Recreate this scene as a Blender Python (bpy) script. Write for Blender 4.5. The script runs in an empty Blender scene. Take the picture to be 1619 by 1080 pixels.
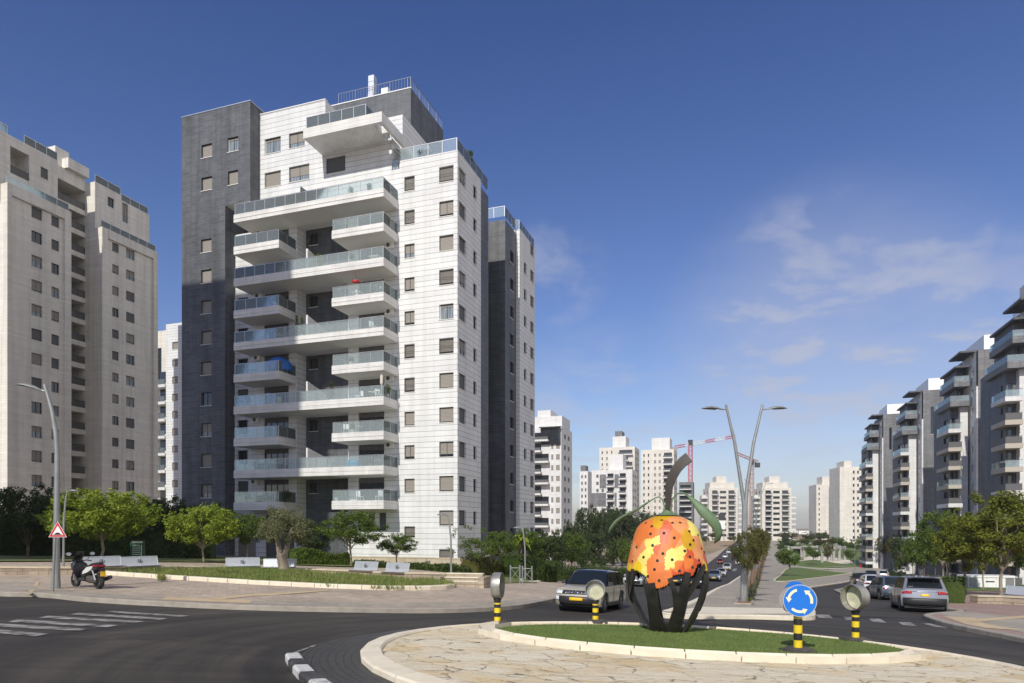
import bpy, bmesh, math, random
from math import radians as R, sin, cos, pi, atan2, tanh, hypot
from mathutils import Vector, Matrix
sc = bpy.context.scene
C = sc.collection
rnd = random.Random(7)
# ---------------------------------------------------------------- camera (24 mm, rising front, level)
cam = bpy.data.objects.new('camera', bpy.data.cameras.new('camera')); C.objects.link(cam)
cam.data.lens = 24; cam.data.sensor_width = 36; cam.data.shift_y = .1822
cam.data.clip_start = .1; cam.data.clip_end = 9000
cam.rotation_euler = (pi/2, 0, 0); sc.camera = cam
# ---------------------------------------------------------------- sun, sky, exposure
SUN_AZ = (-.385, -.923); SUN_EL = R(38)
sun = bpy.data.objects.new('sun', bpy.data.lights.new('sun', 'SUN')); C.objects.link(sun)
sun.data.energy = 4.2; sun.data.angle = R(.55); sun.data.color = (1, .95, .84)
sun.rotation_euler = Vector((SUN_AZ[0]*cos(SUN_EL), SUN_AZ[1]*cos(SUN_EL), sin(SUN_EL))).to_track_quat('Z', 'Y').to_euler()
W = bpy.data.worlds.new('World'); sc.world = W; W.use_nodes = True
nt = W.node_tree; nt.nodes.clear()
def N(nt, t, **k):
    n = nt.nodes.new(t)
    for a, b in k.items():
        if a.startswith('i_'):
            key = a[2:]; n.inputs[int(key) if key.isdigit() else key.replace('_', ' ')].default_value = b
        else: setattr(n, a, b)
    return n
def build_world():
    L = nt.links.new
    sky = N(nt, 'ShaderNodeTexSky', sky_type='NISHITA', sun_disc=False, sun_elevation=SUN_EL,
            sun_rotation=atan2(SUN_AZ[0], SUN_AZ[1]), altitude=0, air_density=1.0, dust_density=.6, ozone_density=3.0)
    tc = N(nt, 'ShaderNodeTexCoord')
    sep = N(nt, 'ShaderNodeSeparateXYZ'); L(tc.outputs['Generated'], sep.inputs[0])
    # the air's own tint by height above the horizon (polarised deep blue high up, lavender grey low down)
    ramp = N(nt, 'ShaderNodeValToRGB'); L(sep.outputs[2], ramp.inputs[0])
    e = ramp.color_ramp.elements; e[0].position = 0; e[0].color = (.98, .89, .90, 1); e[1].position = .62; e[1].color = (.42, .54, .86, 1)
    m = e.new(.12); m.color = (.95, .885, .96, 1); m = e.new(.3); m.color = (.72, .75, .98, 1)
    mul = N(nt, 'ShaderNodeMix', data_type='RGBA', blend_type='MULTIPLY'); mul.inputs[0].default_value = 1
    L(sky.outputs[0], mul.inputs[6]); L(ramp.outputs[0], mul.inputs[7])
    # clouds: project the direction on a high plane, stretched wisps
    addz = N(nt, 'ShaderNodeMath', operation='ADD'); addz.inputs[1].default_value = .16; L(sep.outputs[2], addz.inputs[0])
    dx = N(nt, 'ShaderNodeMath', operation='DIVIDE'); L(sep.outputs[0], dx.inputs[0]); L(addz.outputs[0], dx.inputs[1])
    dy = N(nt, 'ShaderNodeMath', operation='DIVIDE'); L(sep.outputs[1], dy.inputs[0]); L(addz.outputs[0], dy.inputs[1])
    cb = N(nt, 'ShaderNodeCombineXYZ'); L(dx.outputs[0], cb.inputs[0]); L(dy.outputs[0], cb.inputs[1])
    no = N(nt, 'ShaderNodeTexNoise', noise_dimensions='3D'); no.inputs['Scale'].default_value = 2.7; no.inputs['Detail'].default_value = 9
    no.inputs['Roughness'].default_value = .58; no.inputs['Distortion'].default_value = .25
    L(cb.outputs[0], no.inputs['Vector'])
    def spot(direction, c0, c1):
        d = N(nt, 'ShaderNodeVectorMath', operation='DOT_PRODUCT'); L(tc.outputs['Generated'], d.inputs[0])
        d.inputs[1].default_value = Vector(direction).normalized()
        r = N(nt, 'ShaderNodeMapRange', interpolation_type='SMOOTHSTEP'); L(d.outputs['Value'], r.inputs[0])
        r.inputs[1].default_value = c0; r.inputs[2].default_value = c1
        return r
    def mx(a, b, op='MAXIMUM', v=None):
        n = N(nt, 'ShaderNodeMath', operation=op); L(a, n.inputs[0])
        if b is not None: L(b, n.inputs[1])
        else: n.inputs[1].default_value = v
        return n.outputs[0]
    s = None
    for px, py, a, b, w in [(1260, 545, .982, .9985, 1.0), (1420, 550, .985, .999, 1.0), (1260, 430, .994, .9994, .8), (1340, 405, .995, .9994, .8), (1460, 405, .9955, .9996, .8), (880, 430, .9965, .9998, .6), (1500, 640, .97, .999, .8),
                            (950, 690, .985, .999, .5), (1100, 610, .993, .9995, .5)]:
        k = mx(spot(((px-810)/1079, 1, (835-py)/1079), a, b).outputs[0], None, 'MULTIPLY', w)
        s = k if s is None else mx(s, k)
    cr = N(nt, 'ShaderNodeMapRange', interpolation_type='SMOOTHSTEP'); L(no.outputs[0], cr.inputs[0])
    cr.inputs[1].default_value = .41; cr.inputs[2].default_value = .64
    veil = mx(spot(((1320-810)/1079, 1, (835-585)/1079), .965, .998).outputs[0], None, 'MULTIPLY', .30)
    bank = mx(mx(no.outputs[0], None, 'MULTIPLY', 2.2), veil, 'MULTIPLY')
    fac = mx(mx(mx(cr.outputs[0], s, 'MULTIPLY'), None, 'MULTIPLY', .72), bank)
    cl = N(nt, 'ShaderNodeMix', data_type='RGBA'); L(fac, cl.inputs[0]); L(mul.outputs[2], cl.inputs[6]); cl.inputs[7].default_value = (4.3, 4.4, 5.1, 1)
    # bright sky patch added out of view to lift the shaded right-facing walls
    fill_mix = N(nt, 'ShaderNodeMix', data_type='RGBA'); L(mx(spot((.93, -.42, .28), .35, .92).outputs[0], None, 'MULTIPLY', .75), fill_mix.inputs[0]); L(cl.outputs[2], fill_mix.inputs[6]); fill_mix.inputs[7].default_value = (8.6, 8.1, 7.4, 1)
    bg = N(nt, 'ShaderNodeBackground'); L(fill_mix.outputs[2], bg.inputs[0]); bg.inputs[1].default_value = .125
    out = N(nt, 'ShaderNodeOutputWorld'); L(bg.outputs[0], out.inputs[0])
build_world()
sc.view_settings.view_transform = 'Standard'; sc.view_settings.look = 'None'
sc.view_settings.exposure = 0; sc.view_settings.gamma = 1
sc.render.engine = 'CYCLES'

# ---------------------------------------------------------------- land form
F, CX, HY = 1079., 810., 835.
def interp(x, xs, ys):
    if x <= xs[0]: return ys[0]
    for i in range(1, len(xs)):
        if x <= xs[i]:
            t = (x-xs[i-1])/(xs[i]-xs[i-1]); return ys[i-1]+t*(ys[i]-ys[i-1])
    return ys[-1]
DS = [-40, 0, 20, 40, 64, 83, 130, 190, 260, 350, 500, 800, 1500, 6000]
ZS = [-.6, -1.75, -2.65, -3.6, -5.0, -6.1, -8, -9.5, -9.4, -7.2, -3.6, -2.2, -1.6, -1.5]
BD = [25, 35, 43, 62, 90, 130, 190, 260, 500]; BZ = [0, .5, .75, 1.2, 2.3, 3.6, 4.5, 4.0, 0]
def G(X, D):
    t = max(0., min(1., (7-X)/13)); t = t*t*(3-2*t)
    return interp(D, DS, ZS) - 1.4*tanh(X/40) + t*interp(D, BD, BZ)
def gp(px, py):
    r = (px-CX)/F; s = (py-HY)/F; prev = 2.
    D = 2.
    while D < 3000:
        if G(r*D, D)+s*D > 0:
            lo, hi = prev, D
            for _ in range(30):
                m = (lo+hi)/2
                if G(r*m, m)+s*m > 0: hi = m
                else: lo = m
            return (r*lo, lo)
        prev = D; D *= 1.02
    return (r*D, D)
def PX(L): return [gp(*p) for p in L]
def smooth(P, n=5, closed=False):
    out = []; N_ = len(P); rng = range(N_ if closed else N_-1)
    for i in rng:
        p = [P[(i+k) % N_] if closed else P[max(0, min(N_-1, i+k))] for k in (-1, 0, 1, 2)]
        for j in range(n):
            t = j/n
            out.append(tuple(.5*((2*p[1][a])+(-p[0][a]+p[2][a])*t+(2*p[0][a]-5*p[1][a]+4*p[2][a]-p[3][a])*t*t+(-p[0][a]+3*p[1][a]-3*p[2][a]+p[3][a])*t**3) for a in (0, 1)))
    if not closed: out.append(P[-1])
    return out

# ---------------------------------------------------------------- materials
MATS = {}
def mat(name, col=(.5, .5, .5), rough=.6, metal=0, build=None, spec=.5, coat=0):
    if name in MATS: return MATS[name]
    m = bpy.data.materials.new(name); m.use_nodes = True; t = m.node_tree
    b = t.nodes['Principled BSDF']
    b.inputs['Base Color'].default_value = (*col, 1); b.inputs['Roughness'].default_value = rough
    b.inputs['Metallic'].default_value = metal; b.inputs['Specular IOR Level'].default_value = spec
    b.inputs['Coat Weight'].default_value = coat
    if build: build(t, b)
    MATS[name] = m; return m
def coords(t, kind='Object'):
    return N(t, 'ShaderNodeTexCoord').outputs[kind]
def noise(t, vec, scale, detail=4, rough=.55, dist=0):
    n = N(t, 'ShaderNodeTexNoise'); n.inputs['Scale'].default_value = scale; n.inputs['Detail'].default_value = detail
    n.inputs['Roughness'].default_value = rough; n.inputs['Distortion'].default_value = dist
    t.links.new(vec, n.inputs['Vector']); return n.outputs[0]
def ramp(t, fac, stops):
    r = N(t, 'ShaderNodeValToRGB'); t.links.new(fac, r.inputs[0]); e = r.color_ramp.elements
    e[0].position = stops[0][0]; e[0].color = (*stops[0][1], 1); e[1].position = stops[-1][0]; e[1].color = (*stops[-1][1], 1)
    for p, c in stops[1:-1]: x = e.new(p); x.color = (*c, 1)
    return r.outputs[0]
def mix(t, a, b, fac, mode='MIX'):
    m = N(t, 'ShaderNodeMix', data_type='RGBA', blend_type=mode)
    if hasattr(fac, 'node'): t.links.new(fac, m.inputs[0])
    else: m.inputs[0].default_value = fac
    for i, v in ((6, a), (7, b)):
        if hasattr(v, 'node'): t.links.new(v, m.inputs[i])
        else: m.inputs[i].default_value = (*v, 1)
    return m.outputs[2]
def bump(t, b, h, dist=.02, strength=.6):
    n = N(t, 'ShaderNodeBump'); n.inputs['Distance'].default_value = dist; n.inputs['Strength'].default_value = strength
    t.links.new(h, n.inputs['Height']); t.links.new(n.outputs[0], b.inputs['Normal'])
def scl(t, vec, s, loc=(0, 0, 0)):
    m = N(t, 'ShaderNodeMapping'); m.inputs['Scale'].default_value = s; m.inputs['Location'].default_value = loc; t.links.new(vec, m.inputs[0]); return m.outputs[0]
def cladding(c1, c2, joint, row, width, mortar=.03, stain=.15, ns=.25, rough=.6):
    def f(t, b):
        v = coords(t); s = N(t, 'ShaderNodeSeparateXYZ'); t.links.new(v, s.inputs[0])
        a = N(t, 'ShaderNodeMath', operation='ADD'); t.links.new(s.outputs[0], a.inputs[0]); t.links.new(s.outputs[1], a.inputs[1])
        c = N(t, 'ShaderNodeCombineXYZ'); t.links.new(a.outputs[0], c.inputs[0]); t.links.new(s.outputs[2], c.inputs[1])
        br = N(t, 'ShaderNodeTexBrick'); t.links.new(c.outputs[0], br.inputs['Vector'])
        br.inputs['Scale'].default_value = 1; br.inputs['Brick Width'].default_value = width; br.inputs['Row Height'].default_value = row
        br.inputs['Mortar Size'].default_value = mortar; br.inputs['Mortar Smooth'].default_value = .2; br.inputs['Bias'].default_value = 0
        br.inputs['Color1'].default_value = (*c1, 1); br.inputs['Color2'].default_value = (*c2, 1); br.inputs['Mortar'].default_value = (*joint, 1)
        tb = N(t, 'ShaderNodeTexBrick'); t.links.new(c.outputs[0], tb.inputs['Vector']); tb.inputs['Scale'].default_value = 1; tb.inputs['Brick Width'].default_value = min(width, 1.7); tb.inputs['Row Height'].default_value = row
        tb.inputs['Mortar Size'].default_value = 0; tb.inputs['Color1'].default_value = (1.03, 1.03, 1.03, 1); tb.inputs['Mortar Smooth'].default_value = 0; tb.inputs['Mortar'].default_value = (.98, .98, .98, 1); tb.inputs['Color2'].default_value = (.93, .93, .93, 1)
        n1 = noise(t, scl(t, v, (1, 1, .35)), ns, 6, .65); st = ramp(t, n1, [(.3, (1-stain,)*3), (.7, (1, 1, 1))])
        n2 = noise(t, scl(t, v, (1, 1, 5)), 1.3, 5, .7); st2 = ramp(t, n2, [(.3, (1-stain*.8, 1-stain*.85, 1-stain*.9)), (.75, (1, 1, 1))])
        n4 = noise(t, scl(t, v, (1.4, 1.4, .05)), 1.0, 4, .6); st3 = ramp(t, n4, [(.38, (1-stain*1.1, 1-stain*1.15, 1-stain*1.25)), (.55, (1, 1, 1))])
        col = mix(t, br.outputs[0], st, 1., 'MULTIPLY'); col = mix(t, col, tb.outputs[0], .8, 'MULTIPLY'); col = mix(t, col, st3, .7, 'MULTIPLY'); col = mix(t, col, st2, 1., 'MULTIPLY')
        t.links.new(col, b.inputs['Base Color'])
        inv = N(t, 'ShaderNodeMath', operation='SUBTRACT'); inv.inputs[0].default_value = 1; t.links.new(br.outputs[1], inv.inputs[1])
        bump(t, b, inv.outputs[0], .012, .5)
    return f
M_white = mat('white_stone_cladding', rough=.55, build=cladding((.79, .80, .805), (.75, .76, .77), (.36, .36, .38), .5, 60, .024, .11))
M_cream = mat('cream_stone_cladding', rough=.7, build=cladding((.84, .81, .75), (.78, .75, .69), (.68, .65, .59), .33, 30, .012, .16))
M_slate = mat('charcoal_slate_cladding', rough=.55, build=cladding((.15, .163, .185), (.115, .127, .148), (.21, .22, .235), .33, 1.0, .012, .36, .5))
M_slate2 = mat('grey_slate_cladding', rough=.6, build=cladding((.25, .255, .27), (.20, .205, .22), (.13, .13, .14), .4, 1.2, .02, .3, .3))
M_panel = mat('white_concrete_panel', rough=.6, build=cladding((.78, .775, .765), (.74, .735, .73), (.52, .52, .52), .38, 2.6, .012, .12))
M_soffit = mat('soffit_plaster', (.66, .64, .60), .8)
M_beige = mat('beige_plaster', rough=.75, build=cladding((.78, .74, .67), (.74, .70, .635), (.6, .56, .5), .6, 2.2, .02, .12))
def m_noisy(name, c1, c2, scale, rough=.7, bmp=.0, metal=0, det=5, stretch=(1, 1, 1), coord='Object', lo=.35, hi=.68):
    def f(t, b):
        v = coords(t, coord); n = noise(t, scl(t, v, stretch), scale, det, .6)
        t.links.new(ramp(t, n, [(lo, c1), (hi, c2)]), b.inputs['Base Color'])
        if bmp: bump(t, b, n, bmp, .7)
    return mat(name, c1, rough, metal, f)
M_shutter = mat('taupe_roller_shutter', (.27, .245, .215), .6, build=lambda t, b: (
    (lambda w: (t.links.new(coords(t), w.inputs[0]), t.links.new(ramp(t, w.outputs[1], [(.0, (.16, .145, .125)), (.5, (.29, .265, .235))]), b.inputs['Base Color'])))(N(t, 'ShaderNodeTexWave', bands_direction='Z', i_Scale=2.6))))
M_taupe = mat('taupe_balcony_fascia', (.42, .38, .32), .7)
M_shutdark = mat('grey_roller_shutter', (.10, .10, .10), .6)
M_sill = mat('pale_stone_sill', (.70, .69, .66), .6)
M_frame = mat('dark_window_frame', (.05, .05, .052), .45)
M_glassd = mat('dark_window_glass', (.018, .022, .027), .04, spec=.9)
M_curtain = m_noisy('curtained_glass', (.32, .36, .40), (.10, .13, .16), 1.4, .1, stretch=(4, 4, .3))
M_steel = mat('brushed_steel', (.62, .63, .64), .35, .9)
M_galv = m_noisy('galvanised_pole', (.30, .31, .31), (.24, .25, .25), 3, .5, metal=.5)
def glassrail(t, b):
    tr = N(t, 'ShaderNodeBsdfTransparent'); tr.inputs[0].default_value = (.93, .965, .97, 1)
    gl = N(t, 'ShaderNodeBsdfGlossy'); gl.inputs[0].default_value = (.75, .88, .9, 1); gl.inputs['Roughness'].default_value = .03
    df = N(t, 'ShaderNodeBsdfDiffuse'); df.inputs[0].default_value = (.64, .72, .76, 1)
    fr = N(t, 'ShaderNodeFresnel'); fr.inputs[0].default_value = 1.5
    m1 = N(t, 'ShaderNodeMixShader'); m1.inputs[0].default_value = .19; m2 = N(t, 'ShaderNodeMixShader')
    t.links.new(tr.outputs[0], m1.inputs[1]); t.links.new(df.outputs[0], m1.inputs[2]); t.links.new(fr.outputs[0], m2.inputs[0])
    t.links.new(m1.outputs[0], m2.inputs[1]); t.links.new(gl.outputs[0], m2.inputs[2])
    t.links.new(m2.outputs[0], t.nodes['Material Output'].inputs[0])
M_rail = mat('railing_glass', build=glassrail)
def asphalt(t, b):
    v = coords(t); n1 = noise(t, v, .22, 6, .6); n2 = noise(t, v, 60, 2, .6); n3 = noise(t, scl(t, v, (.25, 1.6, 1)), 1.1, 5, .65, .6)
    c = ramp(t, n1, [(.3, (.031, .026, .020)), (.7, (.047, .040, .032))])
    c = mix(t, c, ramp(t, n3, [(.35, (.72, .72, .72)), (.7, (1.25, 1.24, 1.22))]), .8, 'MULTIPLY')
    c = mix(t, c, ramp(t, n2, [(.3, (.72, .72, .72)), (.72, (1.35, 1.35, 1.35))]), 1., 'MULTIPLY')
    sp = N(t, 'ShaderNodeSeparateXYZ'); t.links.new(scl(t, v, (1, 1, 0), (-3.31, -12.66, 0)), sp.inputs[0]); at2 = N(t, 'ShaderNodeMath', operation='ARCTAN2'); t.links.new(sp.outputs[1], at2.inputs[0]); t.links.new(sp.outputs[0], at2.inputs[1])
    ln = N(t, 'ShaderNodeVectorMath', operation='LENGTH'); t.links.new(scl(t, v, (1, 1, 0), (-3.31, -12.66, 0)), ln.inputs[0]); cb = N(t, 'ShaderNodeCombineXYZ'); t.links.new(at2.outputs[0], cb.inputs[0]); t.links.new(ln.outputs['Value'], cb.inputs[1])
    n5 = noise(t, scl(t, cb.outputs[0], (.9, 1.1, 1)), 1.0, 6, .6); c = mix(t, c, ramp(t, n5, [(.36, (.55, .55, .55)), (.5, (1, 1, 1)), (.64, (1.5, 1.47, 1.42))]), 1., 'MULTIPLY')
    vk = N(t, 'ShaderNodeTexVoronoi', feature='DISTANCE_TO_EDGE'); vk.inputs['Scale'].default_value = .22; vw = N(t, 'ShaderNodeVectorMath', operation='MULTIPLY_ADD'); nzv = N(t, 'ShaderNodeTexNoise'); nzv.inputs['Scale'].default_value = 1.6; nzv.inputs['Detail'].default_value = 7; t.links.new(v, nzv.inputs['Vector']); t.links.new(nzv.outputs[1], vw.inputs[0]); vw.inputs[1].default_value = (1.6, 1.6, 0); t.links.new(v, vw.inputs[2]); t.links.new(vw.outputs[0], vk.inputs['Vector'])
    ck = mix(t, (1, 1, 1), ramp(t, vk.outputs[0], [(0, (.45, .45, .45)), (.006, (1, 1, 1))]), ramp(t, noise(t, v, .3, 3), [(.5, (0, 0, 0)), (.58, (1, 1, 1))])); c = mix(t, c, ck, 1., 'MULTIPLY')
    n6 = noise(t, scl(t, cb.outputs[0], (2.2, 7, 1)), 1.0, 5, .7); c = mix(t, c, ramp(t, n6, [(.36, (.78, .78, .78)), (.64, (1.15, 1.15, 1.13))]), .7, 'MULTIPLY')
    t.links.new(c, b.inputs['Base Color']); bump(t, b, n2, .008, .6)
M_asph = mat('asphalt', rough=.8, build=asphalt)
M_paint = m_noisy('road_paint', (.34, .33, .31), (.065, .06, .055), 3.2, .7, det=10, lo=.40, hi=.62)
def pavers(c1, c2, mort, w=.2, h=.1, tone=.15, rot=0):
    def f(t, b):
        v = coords(t); mp = N(t, 'ShaderNodeMapping'); mp.inputs['Rotation'].default_value = (0, 0, rot); t.links.new(v, mp.inputs[0])
        br = N(t, 'ShaderNodeTexBrick'); t.links.new(mp.outputs[0], br.inputs['Vector']); br.inputs['Scale'].default_value = 1
        br.inputs['Brick Width'].default_value = w; br.inputs['Row Height'].default_value = h; br.inputs['Mortar Size'].default_value = .008
        br.inputs['Color1'].default_value = (*c1, 1); br.inputs['Color2'].default_value = (*c2, 1); br.inputs['Mortar'].default_value = (*mort, 1)
        n = noise(t, v, .35, 6, .65); n2 = noise(t, v, 2.5, 4, .6)
        c = mix(t, br.outputs[0], ramp(t, n, [(.3, (1-tone,)*3), (.7, (1.08, 1.08, 1.08))]), 1., 'MULTIPLY')
        c = mix(t, c, ramp(t, n2, [(.3, (1-tone,)*3), (.7, (1.05, 1.05, 1.05))]), 1., 'MULTIPLY')
        t.links.new(c, b.inputs['Base Color']); bump(t, b, br.outputs[1], .004, -.5)
    return f
M_pav = mat('pink_grey_pavers', rough=.8, build=pavers((.56, .45, .345), (.45, .365, .285), (.27, .22, .19), .3, .15, .26, .4))
M_pavg = mat('grey_pavers', rough=.8, build=pavers((.42, .37, .30), (.35, .31, .25), (.2, .18, .16), .4, .4, .2, .33))
M_pavr = mat('red_pavers', rough=.8, build=pavers((.42, .28, .225), (.34, .235, .195), (.2, .155, .13), .3, .15, .2, .33))
M_tact = mat('sand_yellow_paving', rough=.8, build=pavers((.60, .46, .28), (.54, .41, .25), (.3, .23, .14), .4, .4, .15, .33))
M_kerbc = m_noisy('cream_kerb_stone', (.72, .65, .52), (.62, .55, .43), 2.2, .75, .01)
M_kerbg = m_noisy('grey_kerb_stone', (.36, .32, .27), (.26, .235, .20), 2.2, .8, .01)
M_white_p = m_noisy('worn_white_paint', (.55, .55, .53), (.20, .19, .18), 6, .7, .01, det=8, lo=.5, hi=.7)
M_black_p = m_noisy('worn_black_paint', (.028, .028, .03), (.08, .075, .07), 6, .6, .01, det=8)
def stonecourse(c1, c2, joint, row, width): return cladding(c1, c2, joint, row, width, .02, .22, .6, .85)
M_wallst = mat('tan_stone_block_wall', rough=.8, build=stonecourse((.50, .41, .30), (.42, .345, .26), (.28, .23, .18), .22, .5))
M_wallpl = mat('cream_plaster_wall', rough=.85, build=cladding((.58, .50, .38), (.54, .465, .355), (.45, .39, .3), 1.2, 4, .02, .2))
def crazy(t, b):
    v = coords(t); nz = N(t, 'ShaderNodeTexNoise'); nz.inputs['Scale'].default_value = 2.2; nz.inputs['Detail'].default_value = 6; t.links.new(v, nz.inputs['Vector'])
    va = N(t, 'ShaderNodeVectorMath', operation='MULTIPLY_ADD'); t.links.new(nz.outputs[1], va.inputs[0]); va.inputs[1].default_value = (.8, .8, 0); t.links.new(v, va.inputs[2])
    vo = N(t, 'ShaderNodeTexVoronoi', feature='DISTANCE_TO_EDGE'); vo.inputs['Scale'].default_value = 1.25; t.links.new(va.outputs[0], vo.inputs['Vector'])
    vc = N(t, 'ShaderNodeTexVoronoi', feature='F1'); vc.inputs['Scale'].default_value = 1.25; t.links.new(va.outputs[0], vc.inputs['Vector'])
    n1 = noise(t, scl(t, v, (.7, 2.2, 1)), 2.4, 8, .68, .5); n2 = noise(t, v, 26, 6, .7); n3 = noise(t, v, 1.1, 3, .5)
    sx = N(t, 'ShaderNodeSeparateColor'); t.links.new(vc.outputs['Color'], sx.inputs[0])
    base = ramp(t, sx.outputs[0], [(0, (.80, .66, .42)), (.15, (.88, .79, .61)), (.6, (.92, .85, .69)), (1, (.88, .79, .62))])
    c = mix(t, base, ramp(t, n1, [(.3, (.72, .62, .46)), (.52, (1, .98, .94)), (.8, (1.06, 1.05, 1.03))]), .85, 'MULTIPLY')
    c = mix(t, c, ramp(t, n3, [(.5, (1, 1, 1)), (.75, (.98, .80, .52))]), .7, 'MULTIPLY')
    c = mix(t, c, ramp(t, n2, [(.3, (.82, .80, .76)), (.6, (1, 1, 1))]), .8, 'MULTIPLY')
    # open joints, only in places (most are grouted cream)
    gap = ramp(t, vo.outputs[0], [(.0, (1, 1, 1)), (.030, (0, 0, 0))]); where = ramp(t, noise(t, v, 2.6, 4, .65), [(.50, (0, 0, 0)), (.57, (1, 1, 1))])
    g = mix(t, (0, 0, 0), gap, where)
    c = mix(t, c, (.10, .075, .05), g); grout = ramp(t, vo.outputs[0], [(.0, (.9, .88, .84)), (.05, (1, 1, 1))]); c = mix(t, c, grout, .8, 'MULTIPLY')
    t.links.new(c, b.inputs['Base Color'])
    h = N(t, 'ShaderNodeMath', operation='MULTIPLY_ADD'); t.links.new(n1, h.inputs[0]); h.inputs[1].default_value = .9
    cl = N(t, 'ShaderNodeMath', operation='MINIMUM'); t.links.new(vo.outputs[0], cl.inputs[0]); cl.inputs[1].default_value = .06
    m2 = N(t, 'ShaderNodeMath', operation='MULTIPLY_ADD'); t.links.new(cl.outputs[0], m2.inputs[0]); m2.inputs[1].default_value = 9; t.links.new(n2, m2.inputs[2])
    t.links.new(m2.outputs[0], h.inputs[2]); bump(t, b, h.outputs[0], .05, 1.0)
M_crazy = mat('cream_crazy_paving', rough=.8, build=crazy)
ISL = (3.31, 12.66)
def cobble(t, b):
    v = coords(t); s = N(t, 'ShaderNodeSeparateXYZ'); t.links.new(scl(t, v, (1, 1, 1), (-ISL[0], -ISL[1], 0)), s.inputs[0])
    a = N(t, 'ShaderNodeMath', operation='ARCTAN2'); t.links.new(s.outputs[1], a.inputs[0]); t.links.new(s.outputs[0], a.inputs[1])
    am = N(t, 'ShaderNodeMath', operation='MULTIPLY'); t.links.new(a.outputs[0], am.inputs[0]); am.inputs[1].default_value = 7.2
    c0 = N(t, 'ShaderNodeCombineXYZ'); t.links.new(s.outputs[0], c0.inputs[0]); t.links.new(s.outputs[1], c0.inputs[1])
    ln = N(t, 'ShaderNodeVectorMath', operation='LENGTH'); t.links.new(c0.outputs[0], ln.inputs[0])
    c = N(t, 'ShaderNodeCombineXYZ'); t.links.new(am.outputs[0], c.inputs[0]); t.links.new(ln.outputs['Value'], c.inputs[1])
    br = N(t, 'ShaderNodeTexBrick'); t.links.new(c.outputs[0], br.inputs['Vector']); br.inputs['Scale'].default_value = 1
    br.inputs['Brick Width'].default_value = .13; br.inputs['Row Height'].default_value = .125; br.inputs['Mortar Size'].default_value = .012; br.inputs['Mortar Smooth'].default_value = .5
    br.inputs['Color1'].default_value = (.060, .057, .056, 1); br.inputs['Color2'].default_value = (.036, .035, .036, 1); br.inputs['Mortar'].default_value = (.022, .02, .02, 1)
    t.links.new(br.outputs[0], b.inputs['Base Color'])
    n = noise(t, v, 22, 3); ad = N(t, 'ShaderNodeMath', operation='SUBTRACT'); t.links.new(n, ad.inputs[0]); t.links.new(br.outputs[1], ad.inputs[1]); bump(t, b, ad.outputs[0], .03, .9)
M_cobble = mat('basalt_cobbles', rough=.45, build=cobble)
M_turf = m_noisy('mown_turf', (.085, .13, .026), (.125, .17, .036), 1.2, .9, det=8)
M_blade = m_noisy('turf_blades', (.10, .15, .032), (.155, .21, .050), 2.2, .8, det=6)
M_lawn = m_noisy('rough_lawn', (.085, .125, .025), (.17, .17, .055), .9, .9, det=8)
M_wild = m_noisy('wild_grass_blades', (.10, .16, .028), (.21, .21, .06), 1.1, .8, det=6)
M_lawn2 = m_noisy('park_lawn', (.075, .13, .022), (.13, .165, .035), .25, .9, det=8)
M_earth = m_noisy('dry_earth', (.33, .235, .15), (.20, .17, .09), .05, .95, det=9)
M_soil = m_noisy('wood_chip_bed', (.30, .17, .08), (.15, .09, .045), 3.5, .95, .02, det=6)
def leafmat(name, c1, c2, tr=.35, scale=1.1):
    def f(t, b):
        v = coords(t); n = noise(t, v, scale, 3, .6); n2 = noise(t, v, 9, 2, .5)
        c = ramp(t, n, [(.33, c1), (.68, c2)]); c = mix(t, c, ramp(t, n2, [(.3, (.7, .75, .7)), (.7, (1.25, 1.2, 1.1))]), .9, 'MULTIPLY')
        t.links.new(c, b.inputs['Base Color'])
        tl = N(t, 'ShaderNodeBsdfTranslucent'); t.links.new(c, tl.inputs[0]); ms = N(t, 'ShaderNodeMixShader'); ms.inputs[0].default_value = tr
        t.links.new(b.outputs[0], ms.inputs[1]); t.links.new(tl.outputs[0], ms.inputs[2]); t.links.new(ms.outputs[0], t.nodes['Material Output'].inputs[0])
    return mat(name, c1, .55, build=f, spec=.3)
L_bright = leafmat('bright_leaves', (.13, .20, .018), (.31, .37, .045))
L_mid = leafmat('green_leaves', (.060, .105, .016), (.14, .19, .030))
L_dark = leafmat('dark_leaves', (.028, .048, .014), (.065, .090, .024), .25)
L_olive = leafmat('olive_leaves', (.12, .13, .06), (.21, .215, .115), .25)
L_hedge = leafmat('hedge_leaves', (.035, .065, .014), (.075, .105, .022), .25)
L_dry = leafmat('brownish_leaves', (.075, .080, .022), (.13, .125, .035), .3)
L_red = leafmat('rusty_leaves', (.10, .06, .02), (.13, .085, .025), .25)
M_bark = m_noisy('grey_brown_bark', (.17, .135, .10), (.09, .07, .052), 7, .9, .03, stretch=(1, 1, .3))
M_barkp = m_noisy('pale_bark', (.30, .26, .20), (.16, .13, .10), 7, .9, .03, stretch=(1, 1, .3))
M_black = mat('black_rubber', (.018, .018, .019), .75)
M_blackpl = mat('black_plastic', (.028, .028, .030), .5)
M_chrome = mat('chrome_trim', (.75, .75, .76), .15, 1)
M_alloy = mat('alloy_rim', (.42, .42, .43), .3, .9)
M_cglass = mat('car_glass', (.012, .015, .018), .03, spec=.8)
M_lamp = mat('headlamp_lens', (.62, .66, .70), .08, spec=.9)
M_tail = mat('red_tail_lens', (.35, .012, .012), .12, spec=.8)
M_plate = mat('yellow_plate', (.85, .50, .02), .4)
M_yel = m_noisy('yellow_tape', (.82, .60, .015), (.62, .45, .03), 9, .45)
M_blk = mat('black_tape', (.02, .02, .02), .45)
M_blue = mat('blue_sign_face', (.008, .16, .62), .35)
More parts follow.
